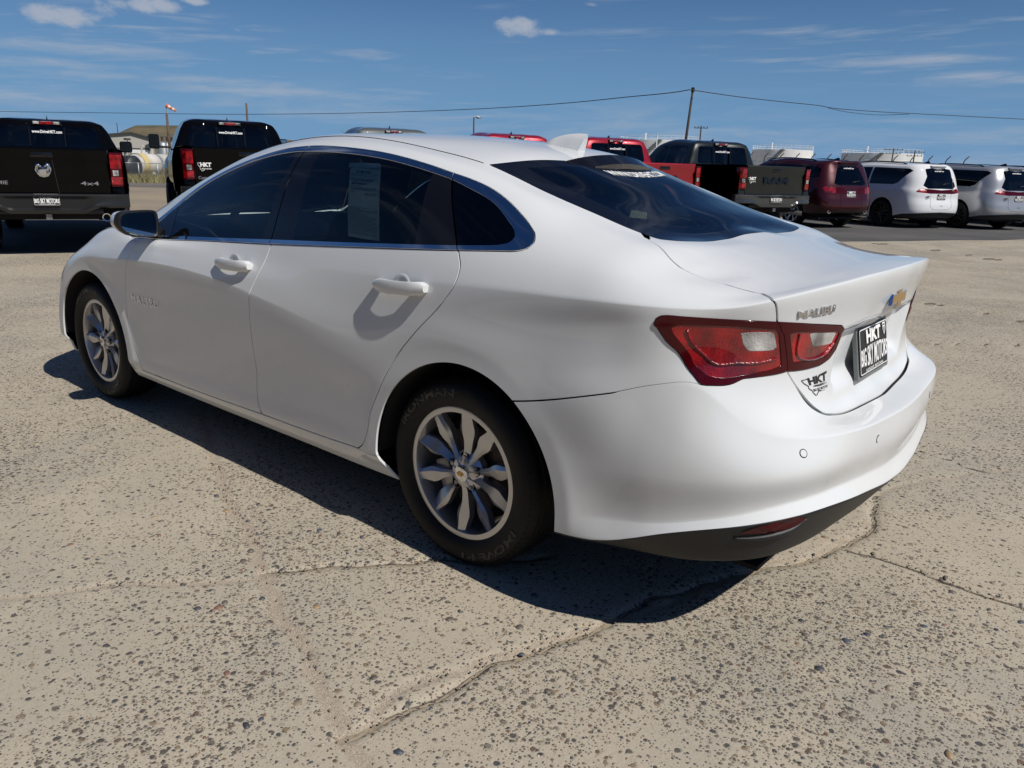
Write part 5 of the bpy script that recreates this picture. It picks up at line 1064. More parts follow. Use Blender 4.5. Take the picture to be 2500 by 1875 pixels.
def arch_liner(root, cs, R, y0, y1):
    for c in cs:
        for my in (1, -1):
            m = MB(); aa = [math.radians(a) for a in range(0, 181, 15)]; m.V = [(c[0]+R*math.cos(a), y*my, c[1]+R*math.sin(a)) for a in aa for y in (y0, y1)]; m.F = [(2*i, 2*i+1, 2*i+3, 2*i+2) for i in range(len(aa)-1)]; m.M = [0]*len(m.F); m.prism([(c[0]+R*math.cos(a), c[1]+R*math.sin(a)) for a in aa], y1*my, (y1-.02)*my); m.build('wheel_housing', MT['dark'], root)
def sticker(root, o, du, dv, n, mat):
    s = empty('sticker'); s.parent = root; o, du, dv = map(np.array, (o, du, dv))
    sub = lambda a, b, c, d: flat_fn(o+du*a+dv*c, du*(b-a), dv*(d-c), n)
    text_obj('lettering', 'HKT', sub(.2, 1, .5, 1), mat, s, .05); text_obj('lettering', 'BIG SKY MOTORS', sub(.3, 1.0, .2, .36), mat, s, .02)
    P = [o+du*a+dv*b for a, b in ((.22, .95), (0, .9), (.05, .65), (.15, .5), (.2, .2), (.3, 0), (.42, .08), (.5, .18))]; t = MB(); t.tube(P, .004, 4); t.build('state_outline', mat, s)
def plate_on(root, c, up=(.1, 0, 1)):
    p = license_plate(c, (0, -1, 0), up); p.parent = root; return p
def pickup(label, group, loc, az, paint, R=.405, lift=0., hd=False, bumper=None, style='six', tail=None, ram=None, emblem=False, cabk=1., texts=(), exhaust='two', chromeb=False):
    root = empty('pickup_truck', (0, 0, 0), label=label, cat='pickup truck', group=group)
    Z = lift; XB, XC = -1.24, .60            # tail, cab back wall
    spec = [([(3.9, .86, .52), (.72, .86, .52)], (.60, .52), (4.5, .50)), ([(3.9, .95, .60), (.72, .95, .60)], (.60, .60), (4.62, .58)), ([(3.9, .98, .85), (2, 1.0, .85), (.72, 1.0, .85)], (.60, .85), (4.66, .80)), ([(3.9, .985, 1.05), (2, 1.005, 1.05), (.72, 1.005, 1.05)], (.60, 1.05), (4.64, 1.0)), ([(3.9, .955, 1.2), (2, .99, 1.25), (.72, .99, 1.27)], (.60, 1.27), (4.58, 1.15)), ([(3.9, .92, 1.27), (2.9, .94, 1.34), (2, .955, 1.37), (.72, .955, 1.40)], (.60, 1.40), (4.4, 1.22)),
        ([(3.7, .80, 1.30), (2.9, .86, 1.385), (2.6, .90, 1.45), (2.3, .885, 1.55), (.76, .885, 1.58)], (.635, 1.58), (4.15, 1.27)), ([(3.6, .66, 1.325), (2.95, .80, 1.40), (2.6, .86, 1.50), (2.2, .805, 1.76), (2.0, .80, 1.80), (.80, .80, 1.80)], (.69, 1.80), (3.95, 1.30)), ([(3.5, .52, 1.345), (2.95, .76, 1.41), (2.6, .80, 1.56), (2.2, .755, 1.84), (2.0, .745, 1.89), (.83, .745, 1.89)], (.73, 1.89), (3.8, 1.32)), ([(3.4, .4, 1.36), (2.95, .70, 1.42), (2.6, .72, 1.60), (2.2, .68, 1.88), (2.0, .665, 1.935), (.90, .665, 1.93)], (.78, 1.925), (3.65, 1.34)), ([(3.3, .2, 1.365), (2.95, .35, 1.43), (2.6, .35, 1.62), (2.2, .33, 1.90), (2.0, .33, 1.965), (1.0, .33, 1.96)], (.87, 1.945), (3.5, 1.35)), ([(3.31, 0, 1.365), (3.30, 0, 1.365), (2.95, 0, 1.43), (2.6, 0, 1.63), (2.2, 0, 1.91), (2.0, 0, 1.97), (1.01, 0, 1.965)], (1.0, 1.965), (3.32, 1.365))]
    XFp, XRp = 3.30, 1.0
    rows = auto_rows([([q for q in st if True], r, f) for st, r, f in spec], 0, 0, 9, 4); rows[-1] = spec[-1][0]
    T = loft(rows, {5: [(5, .5), (-2, .5)], 8: [(5, .4), (-2, .4)]}, XFp, XRp, .9, .9, ds=.04, sm=.015, gf=0, gr=0, vmax=9, cap_fit=False)
    T.V[:, 2] = np.where(T.V[:, 2] > 1.42, 1.42+(T.V[:, 2]-1.42)*cabk, T.V[:, 2])+Z; up = Z
    AC = [(3.67, R+.02+0, 0)]
    T = keep_out(T, AC, R+.085)
    xz = T.V[:, [0, 2]]
    zc = lambda z: np.where(np.asarray(z, float) > 1.42, 1.42+(np.asarray(z, float)-1.42)*cabk, z)+up
    zf = lambda z: float(zc(z))
    def cutp(T, pts, cond):
        P = np.array(pts, float); P[:, 1] = zc(P[:, 1]); s = np.where(cond(T), sdist(T.V[:, [0, 2]], P), .5); return split(T, s)
    sidec = lambda T: (T.V[:, 1] > .62) & (T.V[:, 0] > .74)
    w1, T = cutp(T, [(.84, 1.44), (.87, 1.76), (.93, 1.83), (1.02, 1.845), (1.60, 1.85), (1.62, 1.41)], sidec); w2, T = cutp(T, [(1.70, 1.41), (1.68, 1.85), (1.98, 1.85), (2.10, 1.80), (2.62, 1.42)], sidec)
    yz = lambda T: T.V[:, 1:]; P = np.array([(-.1, 1.45), (.70, 1.45), (.71, 1.50), (.665, 1.80), (.645, 1.83), (-.1, 1.84)]); P[:, 1] = zc(P[:, 1])
    s = np.where((T.V[:, 0] < .86), sdist(yz(T), P), .5); rw, T = split(T, s)
    wsP = np.array([(-.1, 1.44), (.72, 1.43), (.60, 1.88), (-.1, 1.91)]); wsP[:, 1] = zc(wsP[:, 1]); s = np.where((T.V[:, 0] > 2.05) & (T.V[:, 0] < 2.97), sdist(yz(T), wsP), .5); ws, T = split(T, s)
    add = lambda nm, Q, mt, **k: obj(nm, Q.V, Q.F, mt, root, True, Q.N, **k)
    add('cab', join(T, T.mirror()), paint); add('windshield', join(ws, ws.mirror()), MT['dark_glass'])
    for w_ in (w1, w2): add('side_window', w_, MT['dark_glass']); add('side_window', w_.mirror(), MT['dark_glass'])
    rw2 = join(rw, rw.mirror()); mid, side = split(rw2, np.abs(rw2.V[:, 1])-.235); lft, rgt = split(side, side.V[:, 1])
    for q in (lft, mid, rgt): add('rear_window', Tri(q.V-np.array([0 if q is mid else -.0, 0, 0]), q.N, q.C, q.F), MT['dark_glass'])
    m = MB()
    for y in (-.235, .235): m.add([(.612, y-.012, zf(1.46)), (.612, y+.012, zf(1.46)), (.690, y+.012, zf(1.82)), (.690, y-.012, zf(1.82))], [(0, 1, 2, 3)])
    m.build('window_divider', MT['gloss_black'], root)
    bl = empty('brake_light'); bl.parent = root; m = MB(); m.box((.715, -.19, zf(1.885)-.026), (.80, .19, zf(1.885)+.03), 0, .012); m.build('housing', MT['black_plastic'], bl, auto=40)
    m = MB(); m.box((.708, -.085, zf(1.885)-.02), (.73, .085, zf(1.885)+.024), 0, .006); m.build('lens', MT['red_lens'], bl)
    for y in (-.135, .135): m = MB(); m.box((.710, y-.04, zf(1.885)-.018), (.73, y+.04, zf(1.885)+.022), 0, .006); m.build('cargo_lamp', MT['clear_lens'], bl)
    text_obj('window_lettering', 'www.DriveHKT.com', flat_fn((.655, .20, zf(1.70)), (0, -.40, 0), (.010, 0, .045), (-1, 0, .15)), MT['white_print'], root, .03)
    # seats behind the glass
    for y in (-.42, .42):
        for x in (1.05, 1.75): m = MB(); m.box((x, y-.25, .8+up), (x+.16, y+.25, 1.48+up), 0, .06); m.box((x+.02, y-.12, 1.46+up), (x+.13, y+.12, zf(1.66)), 0, .05); m.build('seat', MT['cloth'], root, auto=50)
    m = MB(); m.box((.72, -.9, .6+up), (2.9, .9, .66+up)); m.box((2.5, -.85, .7+up), (2.9, .85, 1.36+up)); m.build('cabin_floor', MT['dark'], root)
    # bed: outer skins, inner walls, floor
    sec = [(.90, .62), (.955, .66), (.985, .80), (1.005, 1.0), (1.0, 1.18), (.985, 1.30), (.972, 1.37), (.962, 1.41), (.935, 1.425), (.86, 1.425), (.845, 1.41), (.845, .98)]
    xs = np.linspace(XB+.02, .585, 46); sp = pline(np.array(sec), 4)
    X = np.array([[(x, y+(.0)*(x < -1.1)-(.05*sst(-1.05, XB, x)), z) for x in xs] for y, z in sp]); X[..., 2] += up
    r = np.hypot(X[..., 0], X[..., 2]-R-.02); fl = (1-sst(R+.10, R+.17, r))*(X[..., 1] > .9); X[..., 1] += .035*fl
    F = tri_grid(*X.shape[:2]); V = X.reshape(-1, 3); N = vnormals(V, F); N = N if N[np.argmax(V[:, 1])][1] > 0 else -N; B = Tri(V, N, np.zeros((len(V), 1)), F); B = keep_out(B, [(0, R+.02)], R+.085)
    add('bed_side', B, paint); add('bed_side', B.mirror(), paint)
    m = MB(); m.box((XB+.05, -.845, .94+up), (.585, .845, .98+up)); m.box((.56, -.84, .98+up), (.59, .84, 1.42+up)); m.build('bed_floor', MT['black_plastic'], root)
    arch_liner(root, [(0, R+.02), (3.67, R+.02)], R+.09, .97, .60); under(root, XB+.15, 4.3, .60, .48+up*.8, .62+up)
    # tailgate
    tg = empty('tailgate'); tg.parent = root
    m = MB(); pf = [(XB+.055, .80), (XB+.012, .82), (XB+.005, .86), (XB+.018, 1.22), (XB-.004, 1.27), (XB-.010, 1.36), (XB-.02, 1.40), (XB-.012, 1.425), (XB+.07, 1.425), (XB+.075, .80)]
    ys = np.linspace(-.775, .775, 13)
    for y in ys: m.V += [(x+.028*abs(y/.775)**4, y, z+up) for x, z in pf]
    k = len(pf); m.F = [(i*k+j, i*k+(j+1) % k, (i+1)*k+(j+1) % k, (i+1)*k+j) for i in range(len(ys)-1) for j in range(k)]+[tuple(range(k)), tuple((len(ys)-1)*k+j for j in range(k))]; m.M = [0]*len(m.F); m.build('gate_panel', paint, tg, auto=28)
    m = MB(); m.box((XB-.014, -.13, 1.295+up), (XB+.02, .13, 1.365+up), 0, .01); m.build('handle', MT['gloss_black'], tg, auto=40)
    if ram: text_obj('lettering', 'RAM', flat_fn((XB+.0, .33, 1.06+up), (0, -.66, 0), (.006, 0, .125), (-1, 0, 0)), ram, tg, .06, .012)
    if emblem:
        m = MB(); ol = [(0, -.105), (.055, -.09), (.085, -.05), (.10, .02), (.09, .085), (.05, .10), (.02, .06), (-.02, .06), (-.05, .10), (-.09, .085), (-.10, .02), (-.085, -.05), (-.055, -.09)]; c = (XB-.002, 0, 1.135+up); n = len(ol)
        m.add([(c[0]-.002, -y*.9, c[2]+z*.9) for y, z in ol]+[(c[0]-.022, -y*.6, c[2]+z*.6) for y, z in ol]+[(c[0]-.028, 0, c[2])], [(i, (i+1) % n, n+(i+1) % n, n+i) for i in range(n)]+[(n+i, n+(i+1) % n, 2*n) for i in range(n)]); m.build('emblem', MT['chrome'], tg, auto=20)
        m = MB()
        for sg in (1, -1):
            pts = [(sg*.018, .045), (sg*.055, .07), (sg*.085, .03), (sg*.07, -.03), (sg*.045, -.035)]; m.tube([(c[0]-.02, -y, c[2]+z) for y, z in pline(np.array(pts), 5)], np.linspace(.017, .007, 17), 7)
        m.build('emblem_horn', MT['chrome'], tg, True)
        if True:
            m = MB(); m.add([(XB-.006, -.10, 1.40+up), (XB-.006, -.108, 1.40+up), (XB+.006, -.16, .82+up), (XB+.006, -.152, .82+up)], [(0, 1, 2, 3)]); m.build('gate_seam', MT['black_print'], tg)
    for tx, y0, y1, z, h, mt in texts: text_obj('lettering', tx, flat_fn((XB+.003, y0, z+up), (0, y1-y0, 0), (0, 0, h), (-1, 0, 0)), mt, tg, .01, .003)
    sticker(root, (XB+.0, .74, 1.06+up), (0, -.20, 0), (0, 0, .13), (-1, 0, 0), MT['white_print'])
    # tail lamps at the corners
    for my in (1, -1):
        m = MB(); P = [(XB+.03, .785), (XB-.004, .80), (XB+.004, .90), (XB+.045, .957), (XB+.12, .972), (XB+.16, .95), (XB+.10, .785)]; zs = (.93, .945, 1.37, 1.385)
        for z, sc in zip(zs, (.96, 1, 1, .96)): m.V += [((x-XB-.06)*sc+XB+.06, (y-.87)*sc+.87 if my > 0 else -((y-.87)*sc+.87), z+up) for x, y in P]
        k = len(P); m.F = [(i*k+j, i*k+(j+1) % k, (i+1)*k+(j+1) % k, (i+1)*k+j) for i in range(3) for j in range(k)]+[tuple(range(k)), tuple(3*k+j for j in range(k))]; m.M = [0]*len(m.F); lo = m.build('tail_light', MT['red_edge'], root, auto=35)
        for nm, za, zb, mt in (('lens', 1.17, 1.355, MT['red_lens']), ('lens', .96, 1.06, MT['red_lens']), ('reverse_lens', 1.075, 1.15, MT['clear_lens'])):
            m = MB(); q = [(XB-.009, .80), (XB-.003, .89)] if nm == 'reverse_lens' else [(XB-.008, .80), (XB-.001, .895), (XB+.035, .945)]; 
            if nm == 'reverse_lens': q = [(XB-.006, .825), (XB+.002, .895)]
            m.V = [(x-.002, y*my, z+up) for z in (za, zb) for x, y in q]; k = len(q); m.F = [(j, j+1, k+j+1, k+j) for j in range(k-1)]; m.M = [0]*len(m.F); m.build(nm, mt, lo)
        m = MB(); m.box((XB+.02, .79*my, .72+up), (XB+.3, .955*my, .93+up), 0, .02); m.build('corner_post', paint, root, auto=40)
        # door mirror
        mm = empty('side_mirror'); mm.parent = root; hz = .27 if hd else .19; hw = .19 if hd else .20; yo = 1.20 if hd else 1.10
        m = MB(); m.box((2.36, (yo-hw/2)*my, 1.40+up), (2.46, (yo+hw/2)*my, 1.40+hz+up), 0, .035); m.build('mirror_housing', MT['gloss_black'], mm, auto=50); m = MB(); m.box((2.352, (yo-hw/2+.02)*my, 1.42+up), (2.358, (yo+hw/2-.02)*my, 1.38+hz+up)); m.build('mirror_glass', MT['mirror_dim'], mm); m = MB(); m.box((2.38, .92*my, 1.42+up), (2.43, (yo-hw/2+.02)*my, 1.46+up), 0, .01); m.build('mirror_arm', MT['black_plastic'], mm, auto=40)
    # bumper: a bar with a dropped middle and a recess for the plate
    bm_ = bumper or MT['black_bumper']; bp = empty('rear_bumper'); bp.parent = root
    m = MB(); ys = np.concatenate([np.linspace(-1.0, -.62, 6), np.linspace(-.52, -.42, 3), np.linspace(-.38, .38, 5), np.linspace(.42, .52, 3), np.linspace(.62, 1.0, 6)])
    for y in ys:
        a = abs(y); dr = 1-sst(.40, .62, a); back = .13*max(0, (a-.6)/.4)**2; zt = .83-.0*dr; zb = .645-.075*dr; x0 = XB-.10+back
        m.V += [(x+0, y, z+up) for x, z in ((x0+.10, zt), (x0+.02, zt-.005), (x0, zt-.025), (x0+.035*dr+.004, zt-.06), (x0+.04*dr+.006, zb+.07), (x0-.002, zb+.045), (x0, zb+.02), (x0+.03, zb), (x0+.16, zb+.01))]
    k = 9; m.F = [(i*k+j, i*k+j+1, (i+1)*k+j+1, (i+1)*k+j) for i in range(len(ys)-1) for j in range(k-1)]+[tuple(range(k)), tuple((len(ys)-1)*k+j for j in range(k))]; m.M = [0]*len(m.F); m.build('bumper_bar', bm_, bp, auto=30)
    m = MB(); m.box((XB-.02, -.66, .56+up), (XB+.1, .66, .64+up), 0, .02); m.build('bumper_valance', MT['black_plastic'], bp, auto=40)
    m = MB(); m.box((XB-.04, -.035, .49+up), (XB+.2, .035, .56+up)); m.build('hitch', MT['steel'], bp)
    plate_on(root, (XB-.075, 0, .755+up))
    if exhaust == 'two':
        for y in (-.69, .69): m = MB(); m.lathe([(.038, .06), (.042, 0), (.055, -.005), (.058, .01), (.055, .2)], 'x', 20, (XB-.06, y, .52+up)); m.build('exhaust_tip', MT['chrome'], root, auto=40)
    elif exhaust == 'side': m = MB(); m.tube([(XB+.5, -.45, .50+up), (XB+.15, -.62, .47+up), (XB-.03, -.78, .45+up)], [.045, .045, .05], 12); m.build('exhaust_pipe', MT['steel'], root, auto=60)
    m = MB(); m.add([(1.05, .012, zf(1.955)-.01), (1.17, .014, zf(1.96)), (1.17, -.014, zf(1.96)), (1.05, -.012, zf(1.955)-.01), (1.04, 0, zf(1.955)+.075)], [(0, 1, 4), (1, 2, 4), (2, 3, 4), (3, 0, 4)]); m.build('roof_aerial', MT['gloss_black'], root)
    wheels_on(root, (0, 3.67), 1.0, R, .275, R*.66, style)
    a = math.radians(az); root.rotation_euler = (0, 0, a); t = XB-.1; root.location = (loc[0]-math.cos(a)*t, loc[1]-math.sin(a)*t, .004 if len(loc) < 3 else loc[2]); return root
MT['mirror_dim'] = pmat('mirror_tinted', (.35, .42, .45), .05, 1.); MT['black_bumper'] = pmat('black_bumper', (.012, .0125, .014), .35)
def wagon(kind, label, group, loc, az, paint, roofrail=True):
    van = kind == 'minivan'; root = empty('minivan' if van else 'suv', (0, 0, 0), label=label, cat='minivan' if van else 'SUV', group=group)
    if van:
        XFp, XRp, WB, R = 3.3, -.42, 3.09, .368
        spec = [([(3.3, .80, .2), (-.42, .80, .24)], (-.98, .30), (3.95, .2)), ([(3.3, .90, .24), (2, .93, .22), (-.42, .93, .28)], (-1.08, .36), (4.08, .24)), ([(3.3, .93, .4), (2, .965, .36), (-.42, .965, .42)], (-1.14, .45), (4.12, .4)), ([(3.3, .94, .62), (2, .985, .6), (-.42, .985, .62)], (-1.15, .62), (4.12, .6)), ([(3.3, .91, .82), (2, .995, .80), (-.42, .99, .84)], (-1.10, .82), (4.05, .75)), ([(3.2, .85, .94), (2, .97, .98), (-.42, .965, 1.02)], (-1.09, 1.0), (3.9, .85)),
            ([(3.1, .78, 1.02), (2.5, .90, 1.05), (2, .925, 1.09), (-.42, .925, 1.14)], (-1.06, 1.07), (3.75, .90)), ([(3.05, .68, 1.05), (2.6, .80, 1.14), (2.1, .85, 1.36), (1.6, .85, 1.42), (-.42, .845, 1.44)], (-.96, 1.38), (3.6, .94)), ([(3.0, .6, 1.06), (2.6, .72, 1.17), (2.1, .74, 1.46), (1.6, .735, 1.64), (1.2, .735, 1.68), (-.42, .725, 1.665)], (-.835, 1.645), (3.45, .98)), ([(2.95, .5, 1.07), (2.6, .64, 1.19), (2.1, .64, 1.50), (1.6, .63, 1.69), (1.2, .625, 1.735), (-.42, .62, 1.715)], (-.80, 1.70), (3.4, 1.0)), ([(2.95, .25, 1.08), (2.6, .33, 1.22), (2.1, .33, 1.54), (1.6, .33, 1.72), (1.2, .33, 1.765), (-.42, .33, 1.745)], (-.62, 1.735), (3.35, 1.03)), ([(3.31, 0, 1.05), (3.3, 0, 1.05), (2.95, 0, 1.09), (2.6, 0, 1.23), (2.1, 0, 1.55), (1.6, 0, 1.73), (1.2, 0, 1.775), (-.41, 0, 1.752)], (-.42, 1.752), (3.31, 1.05))]
        nR = 3.2
    else:
        XFp, XRp, WB, R = 3.4, -.40, 3.04, .385
        spec = [([(3.4, .80, .3), (-.4, .78, .32)], (-1.0, .40), (3.9, .3)), ([(3.4, .88, .34), (2, .90, .34), (-.4, .90, .36)], (-1.10, .44), (4.0, .34)), ([(3.4, .91, .5), (2, .93, .48), (-.4, .93, .5)], (-1.155, .52), (4.04, .5)), ([(3.4, .92, .72), (2, .95, .7), (-.4, .955, .72)], (-1.16, .70), (4.04, .7)), ([(3.4, .905, .92), (2, .945, .92), (-.4, .95, .94)], (-1.11, .90), (4.0, .9)), ([(3.3, .86, 1.05), (2, .92, 1.07), (-.4, .925, 1.08)], (-1.09, 1.02), (3.9, 1.0)),
            ([(3.2, .8, 1.11), (2.4, .85, 1.14), (2, .875, 1.16), (-.4, .885, 1.2)], (-1.06, 1.14), (3.8, 1.05)), ([(3.1, .7, 1.14), (2.3, .78, 1.24), (1.8, .82, 1.44), (1.4, .825, 1.47), (-.4, .80, 1.47)], (-.95, 1.42), (3.7, 1.08)), ([(3.0, .6, 1.15), (2.3, .72, 1.28), (1.75, .735, 1.60), (1.3, .73, 1.68), (-.4, .70, 1.66)], (-.87, 1.63), (3.6, 1.1)), ([(3.0, .5, 1.155), (2.3, .62, 1.3), (1.7, .63, 1.67), (1.2, .63, 1.745), (-.4, .60, 1.715)], (-.88, 1.70), (3.55, 1.11)), ([(3.0, .25, 1.16), (2.3, .33, 1.32), (1.7, .33, 1.70), (1.2, .33, 1.775), (-.4, .33, 1.745)], (-.66, 1.735), (3.45, 1.13)), ([(3.41, 0, 1.14), (3.4, 0, 1.14), (3.0, 0, 1.165), (2.3, 0, 1.33), (1.7, 0, 1.71), (1.2, 0, 1.785), (-.39, 0, 1.755)], (-.4, 1.755), (3.41, 1.14))]
        nR = 3.6
    rows = auto_rows(spec, 0, 0, nR, 3); rows[-1] = spec[-1][0]
    T = loft(rows, {4: [(5, .4), (-3, .5)], 6: [(5, .3), (-3, .4)], 8: [(5, .3), (-3, .4)]}, XFp, XRp, .9, .9, ds=.03, sm=.02, gf=.15, gr=.05, vmax=10, cap_fit=False); full = T
    T = keep_out(T, [(0, R+.01), (WB, R+.01)], R+.065); PM = full.grid[6]
    add = lambda nm, Q, mt, par=root, **k: obj(nm, Q.V, Q.F, mt, par, True, Q.N, **k)
    xz = lambda T: T.V[:, [0, 2]]; pz = lambda T: np.stack([T.C[:, 0], T.V[:, 2]], 1); side = lambda T: (T.V[:, 1] > .5) & (T.C[:, 2] > 5.5) & (T.C[:, 2] < 8.6)
    if van: polys = [[(-.72, 1.545), (-.60, 1.60), (.62, 1.63), (.62, 1.17), (-.25, 1.17), (-.40, 1.22)], [(.68, 1.17), (.68, 1.63), (1.45, 1.63), (1.45, 1.15)], [(1.51, 1.15), (1.51, 1.62), (1.75, 1.56), (2.35, 1.20), (2.3, 1.13)]]
    else: polys = [[(-.76, 1.30), (-.72, 1.52), (-.55, 1.59), (-.12, 1.60), (-.02, 1.25)], [(.05, 1.25), (-.04, 1.60), (.88, 1.62), (.90, 1.23)], [(.97, 1.23), (.95, 1.62), (1.35, 1.61), (1.60, 1.52), (2.05, 1.24)]]
    wins = []
    for P in polys: q, T = split(T, np.where(side(T), sdist(xz(T), pline(np.array(P+P[:1]), 3)[:-1] if False else P), .5)); wins.append(q)
    # rear glass, lamps, hatch in the (p, z) chart of the tail
    back = lambda T: T.V[:, 0] < -.55
    c0 = XRp-.9*math.radians(52 if van else 55)
    RW = [(c0+.16, 1.60), (c0+.06, 1.40), (c0+.14, 1.16), (c0-.02, 1.08), (PM-.1, 1.085), (PM-.1, 1.60), (c0-.1, 1.62)] if van else [(c0+.04, 1.575), (c0+.09, 1.16), (c0-.02, 1.12), (PM-.1, 1.12), (PM-.1, 1.60)]
    rw, T = split(T, np.where(back(T), sdist(pz(T), RW), .5))
    LP = [(c0+.30, .985), (c0+.20, 1.095), (c0+.02, 1.075), (PM-.1, 1.045), (PM-.1, .955), (c0-.1, .95)] if van else [(c0+.36, 1.03), (c0+.30, 1.08), (c0-.2, 1.05), (c0-.42, .945), (PM-.1, .945), (PM-.1, .915), (c0-.48, .915), (c0-.25, .90), (c0+.26, .93)]
    lp, T = split(T, np.where(back(T), sdist(pz(T), LP), .5))
    HT = [(c0-.12, 1.62), (c0-.14, .62), (c0-.25, .53), (PM-.1, .52), (PM-.1, 1.72), (c0-.1, 1.72)]; s = np.where(back(T), sdist(pz(T), HT), .5); hatch, _ = split(T, s+.004); _, T = split(T, s-.004)
    lowp = [(XRp+.1, .30), (XRp-.3, .40), (c0, .44), (PM-.1, .46), (PM-.1, .1), (XRp+.1, .1)]; val, T = split(T, np.where(T.V[:, 0] < -.3, sdist(pz(T), lowp), .5))
    add('body', join(T, T.mirror()), paint)
    for w_ in wins: add('side_window', w_, MT['privacy']); add('side_window', w_.mirror(), MT['privacy'])
    add('rear_window', join(rw, rw.mirror()), MT['privacy']); add('tailgate', join(hatch, hatch.mirror()), paint); add('rear_valance', join(val, val.mirror()), MT['black_plastic'])
    if van:
        bar, red = split(lp, -np.abs(lp.V[:, 1])+.0*lp.V[:, 1]+.60); red, barr = split(lp, -np.abs(lp.V[:, 1])+.52)
        la = add('tail_light', red, MT['red_lens']); add('tail_light', red.mirror(), MT['red_lens']); add('light_bar', join(barr, barr.mirror()), MT['red_edge'])
    else:
        red, barr = split(lp, -np.abs(lp.V[:, 1])+.50); rv, red = split(red, sdist(pz(red), [(c0+.02, 1.045), (c0-.14, 1.03), (c0-.18, .985), (c0+.0, .995)]))
        for M in (0, 1):
            o = add('tail_light', red.mirror() if M else red, MT['red_lens']); add('reverse_lens', rv.mirror() if M else rv, MT['clear_lens'], o)
        add('light_bar', join(barr, barr.mirror()), MT['red_edge'])
    inner = Tri(full.V-full.N*.03, full.N, full.C, full.F); inner, _ = split(inner, inner.C[:, 2]-5.7); inner = keep_out(inner, [(0, R+.01), (WB, R+.01)], R+.08); add('inner_panel', join(inner, inner.mirror()), MT['dark'])
    under(root, -.9, 3.6, .78 if not van else .60, .24, .30); arch_liner(root, [(0, R+.01), (WB, R+.01)], R+.07, .93, .55)
    for x in (.5, 1.6):
        for y in (-.4, .4): m = MB(); m.box((x, y-.25, .5), (x+.15, y+.25, 1.22), 0, .05); m.box((x+.02, y-.12, 1.2), (x+.12, y+.12, 1.38), 0, .04); m.build('seat', MT['cloth'], root, auto=50)
    p, w, vv, X, N, _, _ = full.grid
    # rear fittings
    def back_fn(y0, y1, z0, z1, off=.004):
        """flat patch lying on the tail at these heights"""
        j = X.shape[1]-1; xb = lambda z: np.interp(z, X[:int(len(vv)*.78), j, 2], X[:int(len(vv)*.78), j, 0]); return flat_fn((xb(z0)-off, y0, z0), (0, y1-y0, 0), (xb(z1)-xb(z0), 0, z1-z0), (-1, 0, .1))
    pf = back_fn(0, 1, .80 if van else .96, .96 if van else 1.0, .02)
    xm = X[np.argmin(abs(vv-4)), -1, 0]; plate_on(root, (X[np.argmin(np.abs(X[:, -1, 2]-(.86 if van else .90))), -1, 0]-.012, 0, .87 if van else .895), (.12, 0, 1))
    jj = np.argmin(np.abs(X[:int(len(vv)*.8), -1, 2]-1.54)); xw = X[jj, -1, 0]
    text_obj('window_lettering', 'www.DriveHKT.com', flat_fn((xw-.012, .17, 1.53), (0, -.34, 0), (.012, 0, .035), (-1, 0, .25)), MT['white_print'], root, .03)
    m = MB(); P = [(xw+.03-.10+.0, .02, 1.155), (X[np.argmin(np.abs(X[:, -1, 2]-1.2)), -1, 0]-.02, -.02, 1.19), (X[np.argmin(np.abs(X[:, -1, 2]-1.24)), -1, 0]-.02, -.30, 1.235)]; m.tube(P[1:], .012, 6); m.build('rear_wiper', MT['black_plastic'], root, True)
    sticker(root, (X[np.argmin(np.abs(X[:, -1, 2]-.84)), -1, 0]+.01 if van else -1.12, .55, .80 if van else .62), (0, -.14, 0), (0, 0, .09), (-1, 0, 0), MT['black_print'] if van else MT['white_print'])
    if van:
        text_obj('lettering', 'PACIFICA', flat_fn((-1.13+.03, .56, .665), (-.01, -.24, 0), (0, 0, .025), (-1, 0, 0)), MT['grey_print'], root, .01); m = MB(); m.box((-1.15, -.08, .60), (-1.10, .08, .64), 0, .01); m.build('tailgate_handle', MT['gloss_black'], root)
    else:
        for y in (-.62, .62): m = MB(); m.lathe([(.035, .05), (.038, 0), (.05, 0), (.052, .15)], 'x', 16, (-1.07, y, .44)); m.build('exhaust_tip', MT['chrome'], root, auto=40)
        m = MB(); m.box((-1.16, -.10, .64), (-1.10, .10, .69), 0, .01); m.build('tailgate_handle', MT['gloss_black'], root)
    # roof rails, aerial, spoiler
    r9 = np.argmin(np.abs(vv-9.0)); xs = np.linspace(-.35, 1.5, 14); P = np.array([X[r9, np.argmin(np.abs(p-x))]+np.array([0, 0, .035 if .0 < i < 13 else .0]) for i, x in enumerate(xs)])
    for my in (1, -1): m = MB(); m.tube(P*[1, my, 1], .018, 6); m.build('roof_rail', MT['gloss_black'], root, True)
    zr = 1.755 if van else 1.76; m = MB(); m.add([(-.55, .03, zr-.025), (-.30, .02, zr), (-.30, -.02, zr), (-.55, -.03, zr-.025), (-.53, 0, zr+.06), (-.45, 0, zr+.05)], [(0, 1, 5, 4), (1, 2, 5), (2, 3, 4, 5), (3, 0, 4)]); m.build('roof_aerial', MT['gloss_black'], root)
    j9 = np.argmin(np.abs(vv-8.7)); cols = np.arange(len(p)-1, np.argmin(np.abs(p-(XRp-.9*math.radians(50)))), -3); A = X[j9, cols]; A = A[np.argsort(A[:, 1])]; A = np.concatenate([A[::-1]*[1, -1, 1], A[1:]]); m = MB(); n = len(A)
    m.V = [tuple(a+np.array([.10, 0, .035])) for a in A]+[tuple(a+np.array([-.075, 0, -.005])) for a in A]+[tuple(a+np.array([-.06, 0, -.03])) for a in A]+[tuple(a+np.array([.03, 0, -.05])) for a in A]; m.F = [(q*n+i, q*n+i+1, (q+1)*n+i+1, (q+1)*n+i) for q in range(3) for i in range(n-1)]; m.M = [0]*len(m.F); m.build('roof_spoiler', paint, root, auto=35)
